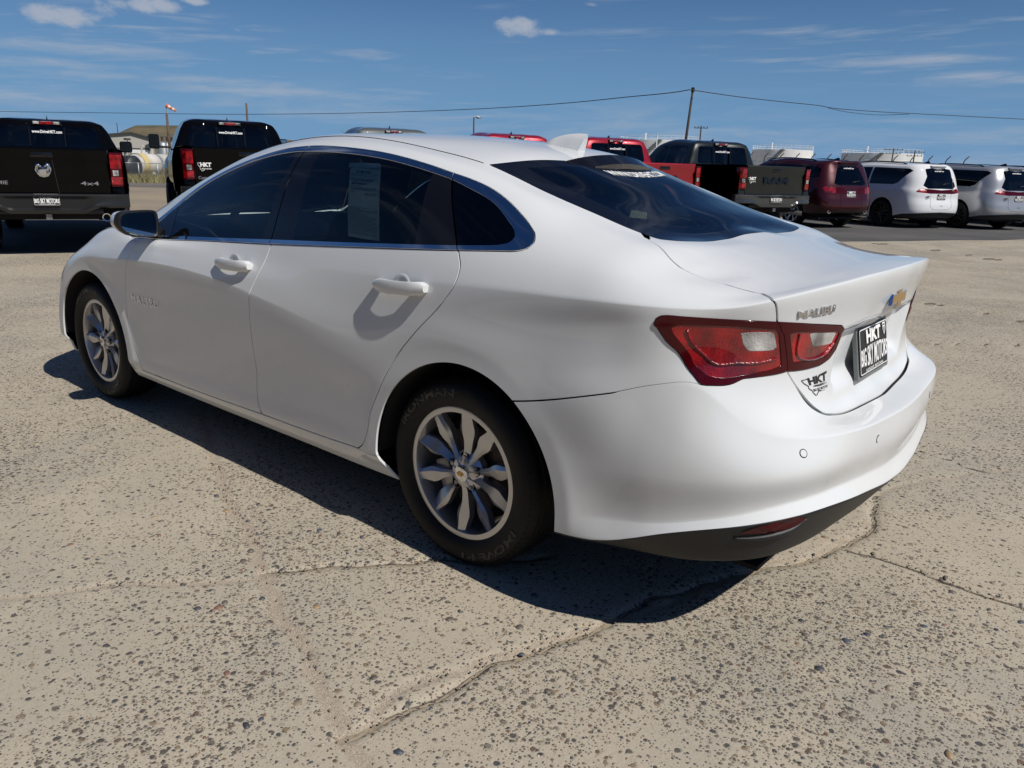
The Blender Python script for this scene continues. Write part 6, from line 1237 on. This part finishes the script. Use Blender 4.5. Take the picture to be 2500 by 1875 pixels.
    wheels_on(root, (0, WB), .965 if van else .94, R, .24, R*.68, 'dark' if van else 'six')
    a = math.radians(az); root.rotation_euler = (0, 0, a); root.location = (loc[0], loc[1], .004); return root
def build_row():
    black = paintmat('black_paint', (.002, .002, .0025), .3, dust=.0, cior=1.25); red = paintmat('red_paint', (.30, .006, .016), .35, .25, .01); grey = paintmat('granite_paint', (.10, .11, .11), .5, .2, .01); char = paintmat('charcoal_green_paint', (.013, .017, .017), .35, .3, .005, 1.3); maroon = paintmat('maroon_paint', (.045, .003, .006), .35, .3, .005, 1.4); white = paintmat('van_white', (.72, .73, .74), .35); silver = paintmat('van_silver', (.42, .43, .45), .3, .5, .03)
    G1, G2 = 'pickup trucks in the parked row', 'minivans in the parked row'
    pickup('black pickup truck at the left edge with ram head emblem and two round exhaust tips', G1, (9.80, -1.42), -23, black, cabk=.80, emblem=True, texts=(('4x4', -.42, -.64, .945, .05, MT['grey_print']), ('LARAMIE', .86-.12, .42, .945, .045, MT['grey_print'])))
    pickup('black heavy duty pickup truck with tall tow mirrors parked beyond the sedan bonnet', G1, (9.55, -4.30), -24, black, R=.42, lift=.09, cabk=.92, hd=True, texts=(('Cummins', .74, .50, .94, .045, MT['grey_print']), ('4x4', -.50, -.68, .94, .05, MT['grey_print'])), exhaust='side')
    pickup('dark grey pickup truck whose cab roof rises behind the middle of the white roof', G1, (9.4, -8.0), -25, grey, R=.42, lift=.10, hd=True, exhaust='none')
    pickup('red pickup truck showing only its roof above the white roof, beside the shark fin', G1, (8.1, -10.55), -25, red, R=.42, lift=.10, hd=True, exhaust='none')
    pickup('red pickup truck with black letters on its tailgate beside the rear glass', G1, (6.35, -11.9), -26, red, R=.41, lift=.08, hd=True, ram=MT['black_print'], exhaust='none')
    pickup('charcoal pickup truck with dark tailgate letters between the red truck and maroon SUV', G1, (4.75, -13.85), -27, char, R=.42, lift=.09, hd=True, ram=MT['gloss_black'], bumper=MT['steel_bumper'], exhaust='side')
    wagon('suv', 'dark maroon SUV with red light bar between charcoal truck and white minivan', 'SUVs in the parked row', (5.78, -19.5), -28, maroon)
    wagon('minivan', 'white minivan with black wheels parked between maroon SUV and silver minivan', G2, (4.15, -22.1), -29, white)
    wagon('minivan', 'silver minivan at the right edge parked beside the white minivan', G2, (2.54, -23.77), -29.5, silver)
    wagon('suv', 'maroon SUV cut off by the right edge beyond the silver minivan', 'SUVs in the parked row', (1.35, -26.6), -29, maroon)
MT['steel_bumper'] = pmat('grey_bumper', (.10, .105, .105), .25, .7)
build_row()
# ---------------------------------------------------------------- beyond the lot
def far(az, dist, el=None, z=None):
    a = math.radians(az); zz = z if z is not None else CAM[2]+dist*math.tan(math.radians(el)); return np.array([CAM[0]+dist*math.cos(a), CAM[1]+dist*math.sin(a), zz])
MT['wood'] = pmat('weathered_pole', (.11, .075, .05), .85, var=.35, vscale=3); MT['dark_wood'] = pmat('dark_pole', (.045, .036, .03), .85, var=.3, vscale=3)
MT['tank_white'] = pmat('white_tank_paint', (.74, .74, .72), .45, var=.06, vscale=.5); MT['old_white'] = pmat('old_white_paint', (.55, .53, .48), .6, var=.30, vscale=.9); MT['tank_black'] = pmat('black_tank_paint', (.022, .024, .027), .5, var=.3, vscale=1.)
MT['yellowed'] = pmat('yellowed_paint', (.58, .46, .20), .6, var=.2, vscale=1.2); MT['galv'] = pmat('galvanised_steel', (.36, .38, .39), .45, .6, var=.15, vscale=2); MT['siding'] = pmat('steel_siding', (.40, .39, .35), .6, var=.06, vscale=.2); MT['roof_trim'] = pmat('brown_roof_trim', (.05, .045, .042), .6)
def build_hill():
    """flat-topped hill behind the steel building, and the low rise to its right"""
    rng = np.random.default_rng(5); D = 900; na, nr = 150, 14; azs = np.linspace(-17, -96, na)
    prof = np.interp(-azs, [17, 22.6, 23.2, 23.9, 24.6, 24.95, 26, 27.7, 29.5, 31.5, 33, 36, 40, 46, 55, 63, 66, 68, 72, 80, 96], [.55, .75, 1.08, 1.35, 1.72, 1.86, 1.93, 1.97, 1.96, 1.8, 1.45, 1.22, .95, .8, .75, .95, 1.05, 1.0, .6, .5, .5])
    prof = prof+.025*np.convolve(rng.normal(0, 1, na+6), np.ones(4)/4, 'same')[3:-3]
    V = []
    for j in range(nr):
        t = j/(nr-1); d = D*(1-.42*(1-t))
        for i, a in enumerate(azs):
            h = (CAM[2]+D*math.tan(math.radians(prof[i])))*(t**1.35)+(rng.normal(0, .9) if 0 < j < nr-1 else 0)*t-1.0*(1-t); V.append(far(a, d+rng.normal(0, 4), z=h))
    for i, a in enumerate(azs): V.append(far(a, D*1.35, z=CAM[2]+D*math.tan(math.radians(prof[i]))*.9))
    F = [(j*na+i, j*na+i+1, (j+1)*na+i+1, (j+1)*na+i) for j in range(nr) for i in range(na-1)]
    obj('hill', V, F, speckle('hill_scrub', (.175, .135, .08), (.115, .105, .06), (.065, .06, .035), .012, .09, .8), smooth=True, kind='structure')
build_hill()
def warehouse():
    D = 150; p0, p1 = far(-22.2, D, z=0), far(-25.9, D, z=0); e = empty('warehouse', (*p0[:2], 0), label='pale steel warehouse with low gable roof standing in front of the flat topped hill', cat='building')
    d = p1-p0; L = np.linalg.norm(d); d /= L; n = np.array([d[1], -d[0], 0]);  n = n if n@(p0-[*CAM[:2], 0]) > 0 else -n
    zl, zp = CAM[2]+D*math.tan(math.radians(1.0)), CAM[2]+D*math.tan(math.radians(1.36)); ap = .66
    loc = lambda s, z, o=0.: tuple(d*L*s+n*o+np.array([0, 0, z]))
    m = MB(); P = [loc(-.35, -.4), loc(1, -.4), loc(1, zl), loc(ap, zp), loc(-.35, zl-.25)]; Q = [loc(-.35, -.4, 28), loc(1, -.4, 28), loc(1, zl, 28), loc(ap, zp, 28), loc(-.35, zl-.25, 28)]
    m.add(P+Q, [(4, 3, 2, 1, 0), (5, 6, 7, 8, 9), (1, 2, 7, 6), (0, 5, 9, 4)]); w = m.build('wall', MT['siding'], e)
    # siding ribs
    r = MB()
    for s in np.linspace(-.34, .995, 46):
        zt = np.interp(s, [-.35, ap, 1], [zl-.25, zp, zl])-.12; r.add([loc(s, -.3, -.03), loc(s+.006, -.3, -.03), loc(s+.006, zt, -.03), loc(s, zt, -.03)], [(0, 1, 2, 3)])
    r.build('siding_rib', MT['siding'], e, kind='stuff')
    m = MB(); m.add([loc(-.38, zl-.28, -.4), loc(ap, zp+.02, -.4), loc(ap, zp+.02, 28.4), loc(-.38, zl-.28, 28.4), loc(1.03, zl-.02, -.4), loc(1.03, zl-.02, 28.4), loc(-.38, zl-.06, -.4), loc(ap, zp+.24, -.4), loc(1.03, zl+.2, -.4), loc(-.38, zl-.06, 28.4), loc(ap, zp+.24, 28.4), loc(1.03, zl+.2, 28.4)], [(0, 1, 7, 6), (1, 4, 8, 7), (6, 7, 10, 9), (7, 8, 11, 10), (4, 5, 11, 8)]); m.build('roof', MT['roof_trim'], e)
    def panel(nm, s0, s1, z0, z1, o, mt):
        m = MB(); m.add([loc(s0, z0, -o), loc(s1, z0, -o), loc(s1, z1, -o), loc(s0, z1, -o), loc(s0, z0, .05), loc(s1, z0, .05), loc(s1, z1, .05), loc(s0, z1, .05)], [(0, 1, 2, 3), (0, 3, 7, 4), (1, 5, 6, 2), (3, 2, 6, 7)]); return m.build(nm, mt, e)
    zd = CAM[2]+D*math.tan(math.radians(.45)); panel('roll_door', .635, .905, -.3, zd-.18, .06, MT['tank_white']); panel('door_frame', .62, .92, zd-.18, zd+.02, .10, MT['roof_trim']); panel('door_frame', .905, .92, -.3, zd-.18, .10, MT['roof_trim']); panel('door_frame', .62, .635, -.3, zd-.18, .10, MT['roof_trim']); panel('wall_vent', .275, .305, zl-.85, zl-.45, .08, MT['galv']); panel('lean_to', -.3, .5, -.3, zd+.1, .35, MT['siding'])
    for s in (.585, .955):
        m = MB(); m.tube([loc(s, -.4, -1.5), loc(s, zl+(-.2 if s < .8 else .35), -1.5)], .07, 6); m.box(np.array(loc(s, zl-.2 if s < .8 else zl+.35, -1.5))-[.4, .4, 0], np.array(loc(s, zl-.2 if s < .8 else zl+.35, -1.5))+[.4, .4, .3]); o = m.build('yard_light', MT['roof_trim'], None); o.location = (*p0[:2], 0); tag(o, 'dark pole light %s the pale steel warehouse' % ('in front of the middle of' if s < .8 else 'at the right corner of'), 'pole light', 'pole lights by the warehouse')
warehouse()
def lying_tank(name, label, a0, a1, D0, D1, r, z0, mat, bands=()):
    p0, p1 = far(a0, D0, z=z0+r), far(a1, D1, z=z0+r); ax = p1-p0; L = np.linalg.norm(ax); ax /= L; up = np.array([0, 0, 1.]); sd = np.cross(ax, up); n = 26
    e = empty(name, tuple((p0+p1)/2*[1, 1, 0]), label=label, cat='tank', group='tanks lying in the yard'); o = (p0+p1)/2*[1, 1, 0]
    def ring(t, rr): return [p0+ax*t-o+rr*(math.cos(q)*sd+math.sin(q)*up) for q in np.linspace(0, 2*math.pi, n, endpoint=False)]
    st = [(-r*.42, .05*r), (-r*.38, .4*r), (-r*.25, .74*r), (-r*.1, .93*r), (0, r)]+[(L*q, r) for q in np.linspace(0, 1, 10)[1:]]+[(L+r*.1, .93*r), (L+r*.25, .74*r), (L+r*.38, .4*r), (L+r*.42, .05*r)]
    m = MB(); m.V = [tuple(v) for t, rr in st for v in ring(t, rr)]; m.F = [(i*n+j, i*n+(j+1) % n, (i+1)*n+(j+1) % n, (i+1)*n+j) for i in range(len(st)-1) for j in range(n)]; m.M = [0]*len(m.F); m.build('shell', mat, e, True)
    for t0, t1, mt in bands: b = MB(); b.V = [tuple(v) for t in (t0, t1) for v in ring(t*L, r+.012)]; b.F = [(j, (j+1) % n, n+(j+1) % n, n+j) for j in range(n)]; b.M = [0]*n; b.build('band', mt, e, True)
    for t in (.18, .82):
        c = p0+ax*t*L-o; b = MB(); V = [c+sd*a+ax*q+up*h for a in (-r*.75, r*.75) for q in (-.12, .12) for h in (-r-z0-.02, -r*.55)]; b.add(V, [(0, 1, 3, 2), (4, 6, 7, 5), (0, 4, 5, 1), (2, 3, 7, 6), (1, 5, 7, 3)]); b.build('saddle', MT['old_white'], e)
    m = MB()
    for t in (.12, .3, .52, .74): c = p0+ax*t*L-o+up*r; m.tube([c-up*.05, c+up*.45], .06, 6); m.tube([c+up*.45, c+up*.45+ax*.3], .05, 6)
    m.build('pipe', MT['old_white'], e)
    return e
lying_tank('storage_tank', 'black steel tank lying behind the chain fence between the two black pickups', -23.4, -24.62, 56, 55, .70, -.05, MT['tank_black'])
lying_tank('storage_tank', 'long weathered white tank with yellow end lying behind the chain fence', -24.75, -27.9, 57.5, 62, .70, .10, MT['old_white'], ((-.01, .09, MT['yellowed']), (.30, .33, MT['galv']), (.52, .56, MT['yellowed']), (.72, .75, MT['galv'])))
def silo(az, el, k):
    D = 128; p = far(az, D, z=0); h = CAM[2]+D*math.tan(math.radians(el)); e = empty('storage_silo', tuple(p), label=['silver upright silo standing leftmost behind the tow mirror', 'silver upright silo standing right behind the windsock pole', 'silver upright silo standing just left of the windsock pole, its top fitted', 'silver upright silo half hidden by the black heavy duty cab'][k], cat='silo', group='silos by the windsock')
    m = MB(); m.lathe([(.75, -.3), (.75, h*.88), (.55, h*.96), (.12, h)], 'z', 18); m.build('barrel', MT['galv'], e, auto=40); m = MB(); m.lathe([(.16, h-.02), (.16, h+.5), (.25, h+.55), (.02, h+.8)], 'z', 10); m.build('cap', MT['roof_trim'], e, auto=40)
for k, (a, el) in enumerate(((-26.43, .93), (-27.0, .93), (-26.72, .92), (-27.35, .93))): silo(a, el, k)
def chain_fence():
    e = empty('chain_link_fence', tuple(far(-25, 50, z=0)), label='low chain link fence with steel posts running in front of the lying tanks', cat='fence'); o = far(-25, 50, z=0)
    pts = [far(a, D, z=0)-o for a, D in ((-21.5, 49.5), (-22.6, 49.8), (-23.75, 50), (-24.86, 50.2), (-26.0, 50.5), (-27.2, 51), (-28.6, 52), (-30, 53))]
    for p in pts: m = MB(); m.tube([p-[0, 0, .1], p+[0, 0, .98]], .035, 8); m.build('post', MT['galv'], e, True)
    for a, b in zip(pts[:-1], pts[1:]): m = MB(); m.tube([a+[0, 0, .95], b+[0, 0, .95]], .022, 6); m.build('rail', MT['galv'], e, True)
    m = MB()
    for a, b in zip(pts[:-1], pts[1:]):
        L = np.linalg.norm(b-a); d = (b-a)/L
        for s in np.arange(-.9, L, .11):
            for sg in (1, -1):
                q0, q1 = (s, s+.9) if sg > 0 else (s+.9, s); z0, z1 = 0, .9; lo, hi = sorted((q0, q1))
                t0, t1 = max(0, (0-q0)/(q1-q0) if sg > 0 else 0), 1; A = a+d*np.clip(q0, 0, L)+[0, 0, z0+(.9*(np.clip(q0, 0, L)-q0)/(q1-q0))]; B_ = a+d*np.clip(q1, 0, L)+[0, 0, z1-(.9*(q1-np.clip(q1, 0, L))/(q1-q0))]
                if np.linalg.norm(B_-A) > .05: m.tube([A, B_], .0035, 3, cap=False)
    m.build('wire_mesh', MT['galv'], e, kind='stuff')
chain_fence()
def grass_tufts():
    rng = np.random.default_rng(9); V = []; F = []; C = []
    for i in range(5200):
        a = rng.uniform(-33, -19); D = 48.2+rng.gamma(1.6, 2.2) if rng.random() < .85 else rng.uniform(44.5, 49); p = far(a, D, z=.0); 
        for k in range(5):
            h = rng.uniform(.10, .34)*(1.5 if rng.random() < .1 else 1); th = rng.uniform(0, 6.28); w = rng.uniform(.010, .028); ln = rng.normal(0, .12, 2); b = len(V); q = p+[*rng.normal(0, .16, 2), 0]
            V += [q+[w*math.cos(th), w*math.sin(th), 0], q-[w*math.cos(th), w*math.sin(th), 0], q+[ln[0], ln[1], h]]; F.append((b, b+1, b+2)); c = (np.array([.30, .25, .12]) if rng.random() < .6 else np.array([.16, .17, .07]))*rng.uniform(.7, 1.2); C += [(*c, 1)]*3
    m, nt, b = nodes('dry_grass'); at = nt.nodes.new('ShaderNodeAttribute'); at.attribute_name = 'blade_colour'; nt.links.new(at.outputs['Color'], b.inputs['Base Color']); setp(b, Roughness=.8)
    obj('dry_grass', np.array(V), np.array(F), m, smooth=False, attr={'blade_colour': ('FLOAT_COLOR', C)}, kind='stuff')
grass_tufts()
# far storage tanks: white, flat roofs with railings
def big_tank(label, a0, a1, el, D, zr=None):
    am = (a0+a1)/2; r = D*math.tan(math.radians(abs(a1-a0)/2)); p = far(am, D, z=0); h = CAM[2]+D*math.tan(math.radians(el)); e = empty('oil_tank', tuple(p), label=label, cat='tank', group='white oil tanks on the horizon')
    m = MB(); m.lathe([(r, -.5), (r, h), (r*.98, h+.02), (r*.4, h+r*.03), (.01, h+r*.035)], 'z', 64); m.build('shell', MT['tank_white'], e, auto=30)
    for q in (.25, .5, .75): m = MB(); m.lathe([(r, h*q-.06), (r+.07, h*q-.06), (r+.07, h*q+.06), (r, h*q+.06)], 'z', 64); m.build('wind_girder', MT['tank_white'], e)
    m = MB()
    for z in (.55, 1.05): m.tube([(r*.99*math.cos(t), r*.99*math.sin(t), h+z) for t in np.linspace(0, 2*math.pi, 61)], .035, 4, cap=False)
    for t in np.linspace(0, 2*math.pi, 40, endpoint=False): m.tube([(r*.99*math.cos(t), r*.99*math.sin(t), h), (r*.99*math.cos(t), r*.99*math.sin(t), h+1.08)], .035, 4)
    m.build('railing', MT['tank_white'], e)
    m = MB(); dirv = -np.array([math.cos(math.radians(am+38)), math.sin(math.radians(am+38))])
    for k in range(24): t = k/23; ang = math.radians(am)+math.pi-.9+.9*t; m.box((r*1.03*math.cos(ang)-.5, r*1.03*math.sin(ang)-.5, h*t-.06), (r*1.03*math.cos(ang)+.5, r*1.03*math.sin(ang)+.5, h*t+.06))
    m.build('stair', MT['galv'], e)
    m = MB(); m.tube([(r*.7*math.cos(math.radians(am)+2.6), r*.7*math.sin(math.radians(am)+2.6), h), (r*.7*math.cos(math.radians(am)+2.6), r*.7*math.sin(math.radians(am)+2.6), h+1.7)], .25, 8); m.build('vent', MT['tank_white'], e)
big_tank('white oil tank with rooftop railing behind the leaning pole and red pickup cab', -57.6, -63.15, 1.97, 210)
big_tank('white oil tank with rooftop railing between charcoal truck cab and maroon SUV roof', -66.65, -70.6, 1.55, 215)
big_tank('wide white oil tank seen above the white minivan roof', -72.35, -77.2, 1.43, 235)
# poles and wires
def pole(label, az, el, D, r=.13, lean=0., mat='wood', arm=None, name='utility_pole', cat='utility pole', el_base=None, extra=None):
    p = far(az, D, z=0); h = CAM[2]+D*math.tan(math.radians(el)); e = empty(name, tuple(p), label=label, cat=cat, group='poles on the horizon')
    side = np.array([math.sin(math.radians(az)), -math.cos(math.radians(az)), 0]); top = side*lean*h+np.array([0, 0, h]); m = MB(); m.tube([(0, 0, -.5), tuple(top*.5), tuple(top)], [r, r*.85, r*.65], 8); m.build('post', MT[mat], e, True)
    if arm:
        for (dz, L) in arm: c = top-np.array([0, 0, dz]); m = MB(); m.tube([c-side*L, c+side*L], .07, 6); [m.tube([c+side*q*L, c+side*q*L+np.array([0, 0, .3])], .05, 6) for q in (-.9, -.4, .4, .9)]; m.build('crossarm', MT[mat], e)
    return e, p, top, side
_, mp, mt_, ms = pole('tall leaning wooden utility pole carrying the overhead wire', -61.97, 5.53, 76, .15, .055, 'dark_wood')
m = MB(); m.box((-.12, -.12, .0), (.12, .12, .35)); e_ = [o for o in bpy.data.objects if o.name.startswith('utility_pole')][0]; m.xf(lambda v: v+mt_-[0, 0, .4]); m.build('insulator', MT['dark_wood'], e_)
pole('small wooden pole with a crossarm just right of the leaning utility pole', -63.1, 3.05, 140, .17, .0, 'dark_wood', ((.35, 1.15),))
pole('thick brown wooden pole behind the black heavy duty truck cab', -31.8, 3.56, 100, .17, 0, 'wood', None)
e_, p_, t_, s_ = pole('brown wooden pole carrying the orange windsock', -26.84, 2.69, 112, .22, 0, 'wood', None)
m = MB(); m.tube([t_, t_+[0, 0, 1.0]], .05, 6); m.build('mast', MT['galv'], e_)
sk = empty('windsock', tuple(p_+t_+[0, 0, .95]), label='orange and white windsock on top of the brown pole', cat='windsock'); MT['orange'] = pmat('orange_cloth', (.62, .16, .07), .8); MT['pale_cloth'] = pmat('pale_cloth', (.70, .62, .56), .8)
for k in range(5):
    m = MB(); a0, a1 = k/5, (k+1)/5; d = s_*.9+np.array([0, 0, -.5]); m.tube([d*a0*1.25, d*a1*1.25], [.28-.14*a0, .28-.14*a1], 10, cap=False); m.build('sock_band', MT['orange'] if k % 2 == 0 else MT['pale_cloth'], sk, True)
e_, p_, t_, s_ = pole('dark street light pole behind the roof of the red pickup', -47.2, 3.25, 84, .10, 0, 'dark_wood', None, 'street_light', 'street light'); m = MB(); m.tube([t_-[0, 0, .1], t_+s_*.35+[0, 0, .1], t_+s_*.6], .05, 6); m.box(t_+s_*.55-[.2, .2, .12], t_+s_*.55+[.2, .2, .02]); m.build('lamp_head', MT['galv'], e_)
pole('thin dark pole above the left end of the flat topped hill', -23.87, 1.96, 160, .10, 0, 'dark_wood'); pole('bare steel pole in front of the leftmost white oil tank', -60.15, 2.55, 75, .07, 0, 'galv', None, 'steel_pole', 'pole')
pole('distant twin arm pole left on the wide white oil tank', -75.43, 1.80, 190, .18, 0, 'dark_wood', ((.3, 1.9), (1.1, 1.5))); pole('distant twin arm pole right on the wide white oil tank', -76.68, 1.68, 190, .18, 0, 'dark_wood', ((.3, 1.9), (1.1, 1.5)))
def wire(label, pts, Hs, r=.030):
    P = np.array([far(a, (hh-CAM[2])/math.tan(math.radians(el)), z=hh) for (a, el), hh in zip(pts, Hs)]); P = pline(P, 6); o = P[len(P)//2].copy(); m = MB(); m.tube(P-o, r, 5); w = m.build('overhead_wire', MT['wire'], None, True); w.location = o; tag(w, label, 'overhead wire', 'overhead wires'); return w
MT['wire'] = pmat('black_cable', (.02, .02, .022), .6)
hp = mp[2]+mt_[2]-.35; elp = 5.37
wl = [(-62.08, 5.37), (-61.4, 5.24), (-58, 4.86), (-54.18, 4.42), (-49.5, 3.98), (-44.6, 3.61), (-38.47, 3.22), (-30.2, 2.79), (-24.3, 2.57), (-17.7, 2.30), (-8, 2.0)]; wire('long overhead wire sagging from the leaning pole to the left edge', wl, [hp]*len(wl), .042)
wr = [(-62.10, 5.37), (-65.3, 4.95), (-68, 4.66), (-70.58, 4.40), (-71.5, 4.24), (-73.1, 4.10), (-77.9, 3.82), (-82.2, 3.56), (-90, 3.2)]; wire('overhead wire running from the leaning pole to the right edge', wr, [hp]*len(wr), .036)
w2 = [(-71.15, 4.25), (-72.64, 3.97), (-74.4, 3.83), (-76.0, 3.88)]; wire('short slack cable hanging below the right overhead wire', w2, [hp]*4, .028)
# barbed-wire fence with bent tops along the tank yard
fe = empty('security_fence', tuple(far(-71, 88, z=0)), label='dark security fence with bent post tops in front of the white oil tanks', cat='fence'); fo = far(-71, 88, z=0); azp = np.linspace(-63.5, -79.5, 17); prev = None
for k, a in enumerate(azp):
    p = far(a, 88, z=0)-fo; h = CAM[2]+88*math.tan(math.radians(1.38 if k % 1 == 0 else 1.2))-.0; s_ = np.array([math.sin(math.radians(a)), -math.cos(math.radians(a)), 0]); m = MB(); m.tube([p-[0, 0, .3], p+[0, 0, h-.55], p+[0, 0, h-.3]+s_*.12, p+[0, 0, h]+s_*.38], .05, 6); m.build('post', MT['dark_wood'], fe, True); prev = p
for z in (.4, 1.0, 1.6, 2.2, 2.6):
    m = MB(); m.tube([far(a, 88, z=z)-fo for a in azp], .012, 3); m.build('wire', MT['wire'], fe)
def bare_tree(label, az, D, H, seed, spread=1.):
    rng = np.random.default_rng(seed); e = empty('bare_tree', tuple(far(az, D, z=0)), label=label, cat='tree', group='bare trees beyond the trucks'); tr, br = MB(), MB()
    def grow(p, d, L, r, k):
        n = 4; P = [p]; dd = d.copy()
        for i in range(n): dd = dd+rng.normal(0, .13, 3)+np.array([0, 0, .03]); dd /= np.linalg.norm(dd); P.append(P[-1]+dd*L/n)
        (tr if k == 0 else br).tube(P, np.linspace(r, r*.62, n+1), 6 if k < 2 else 3, cap=False)
        if k >= 5: return
        for q in range(int(rng.integers(2, 4)) if k else 4):
            t = int(rng.integers(2, n+1)); a = rng.normal(0, .55*spread, 3)+np.array([0, 0, .12]); nd_ = dd+a; nd_ /= np.linalg.norm(nd_); grow(P[t], nd_, L*rng.uniform(.58, .85), max(r*rng.uniform(.5, .68), .012), k+1)
    grow(np.array([0, 0, -.2]), np.array([0, 0, 1.]), H*.30, H*.018, 0); tr.build('trunk', MT['dead_bark'], e, True); br.build('branch', MT['dead_bark'], e, True)
MT['dead_bark'] = pmat('dead_bark', (.20, .165, .12), .9, var=.3, vscale=2)
bare_tree('bare tree leftmost of the three behind the grey pickup roof', -38.35, 112, 6.6, 3); bare_tree('slim bare tree in the middle behind the grey pickup roof', -39.6, 114, 8.6, 12, .8); bare_tree('widest bare tree on the right behind the grey pickup roof', -41.5, 112, 8.9, 8, 1.15)
# unseen brown block added behind the camera to darken the car's shaded side
m = MB(); m.box((-34, 13.0, -.1), (26, 24, 5.2)); bd = m.build('building', pmat('brown_sky_blocker', (.075, .068, .06), .7, var=.15, vscale=.6), None); tag(bd, kind='structure')
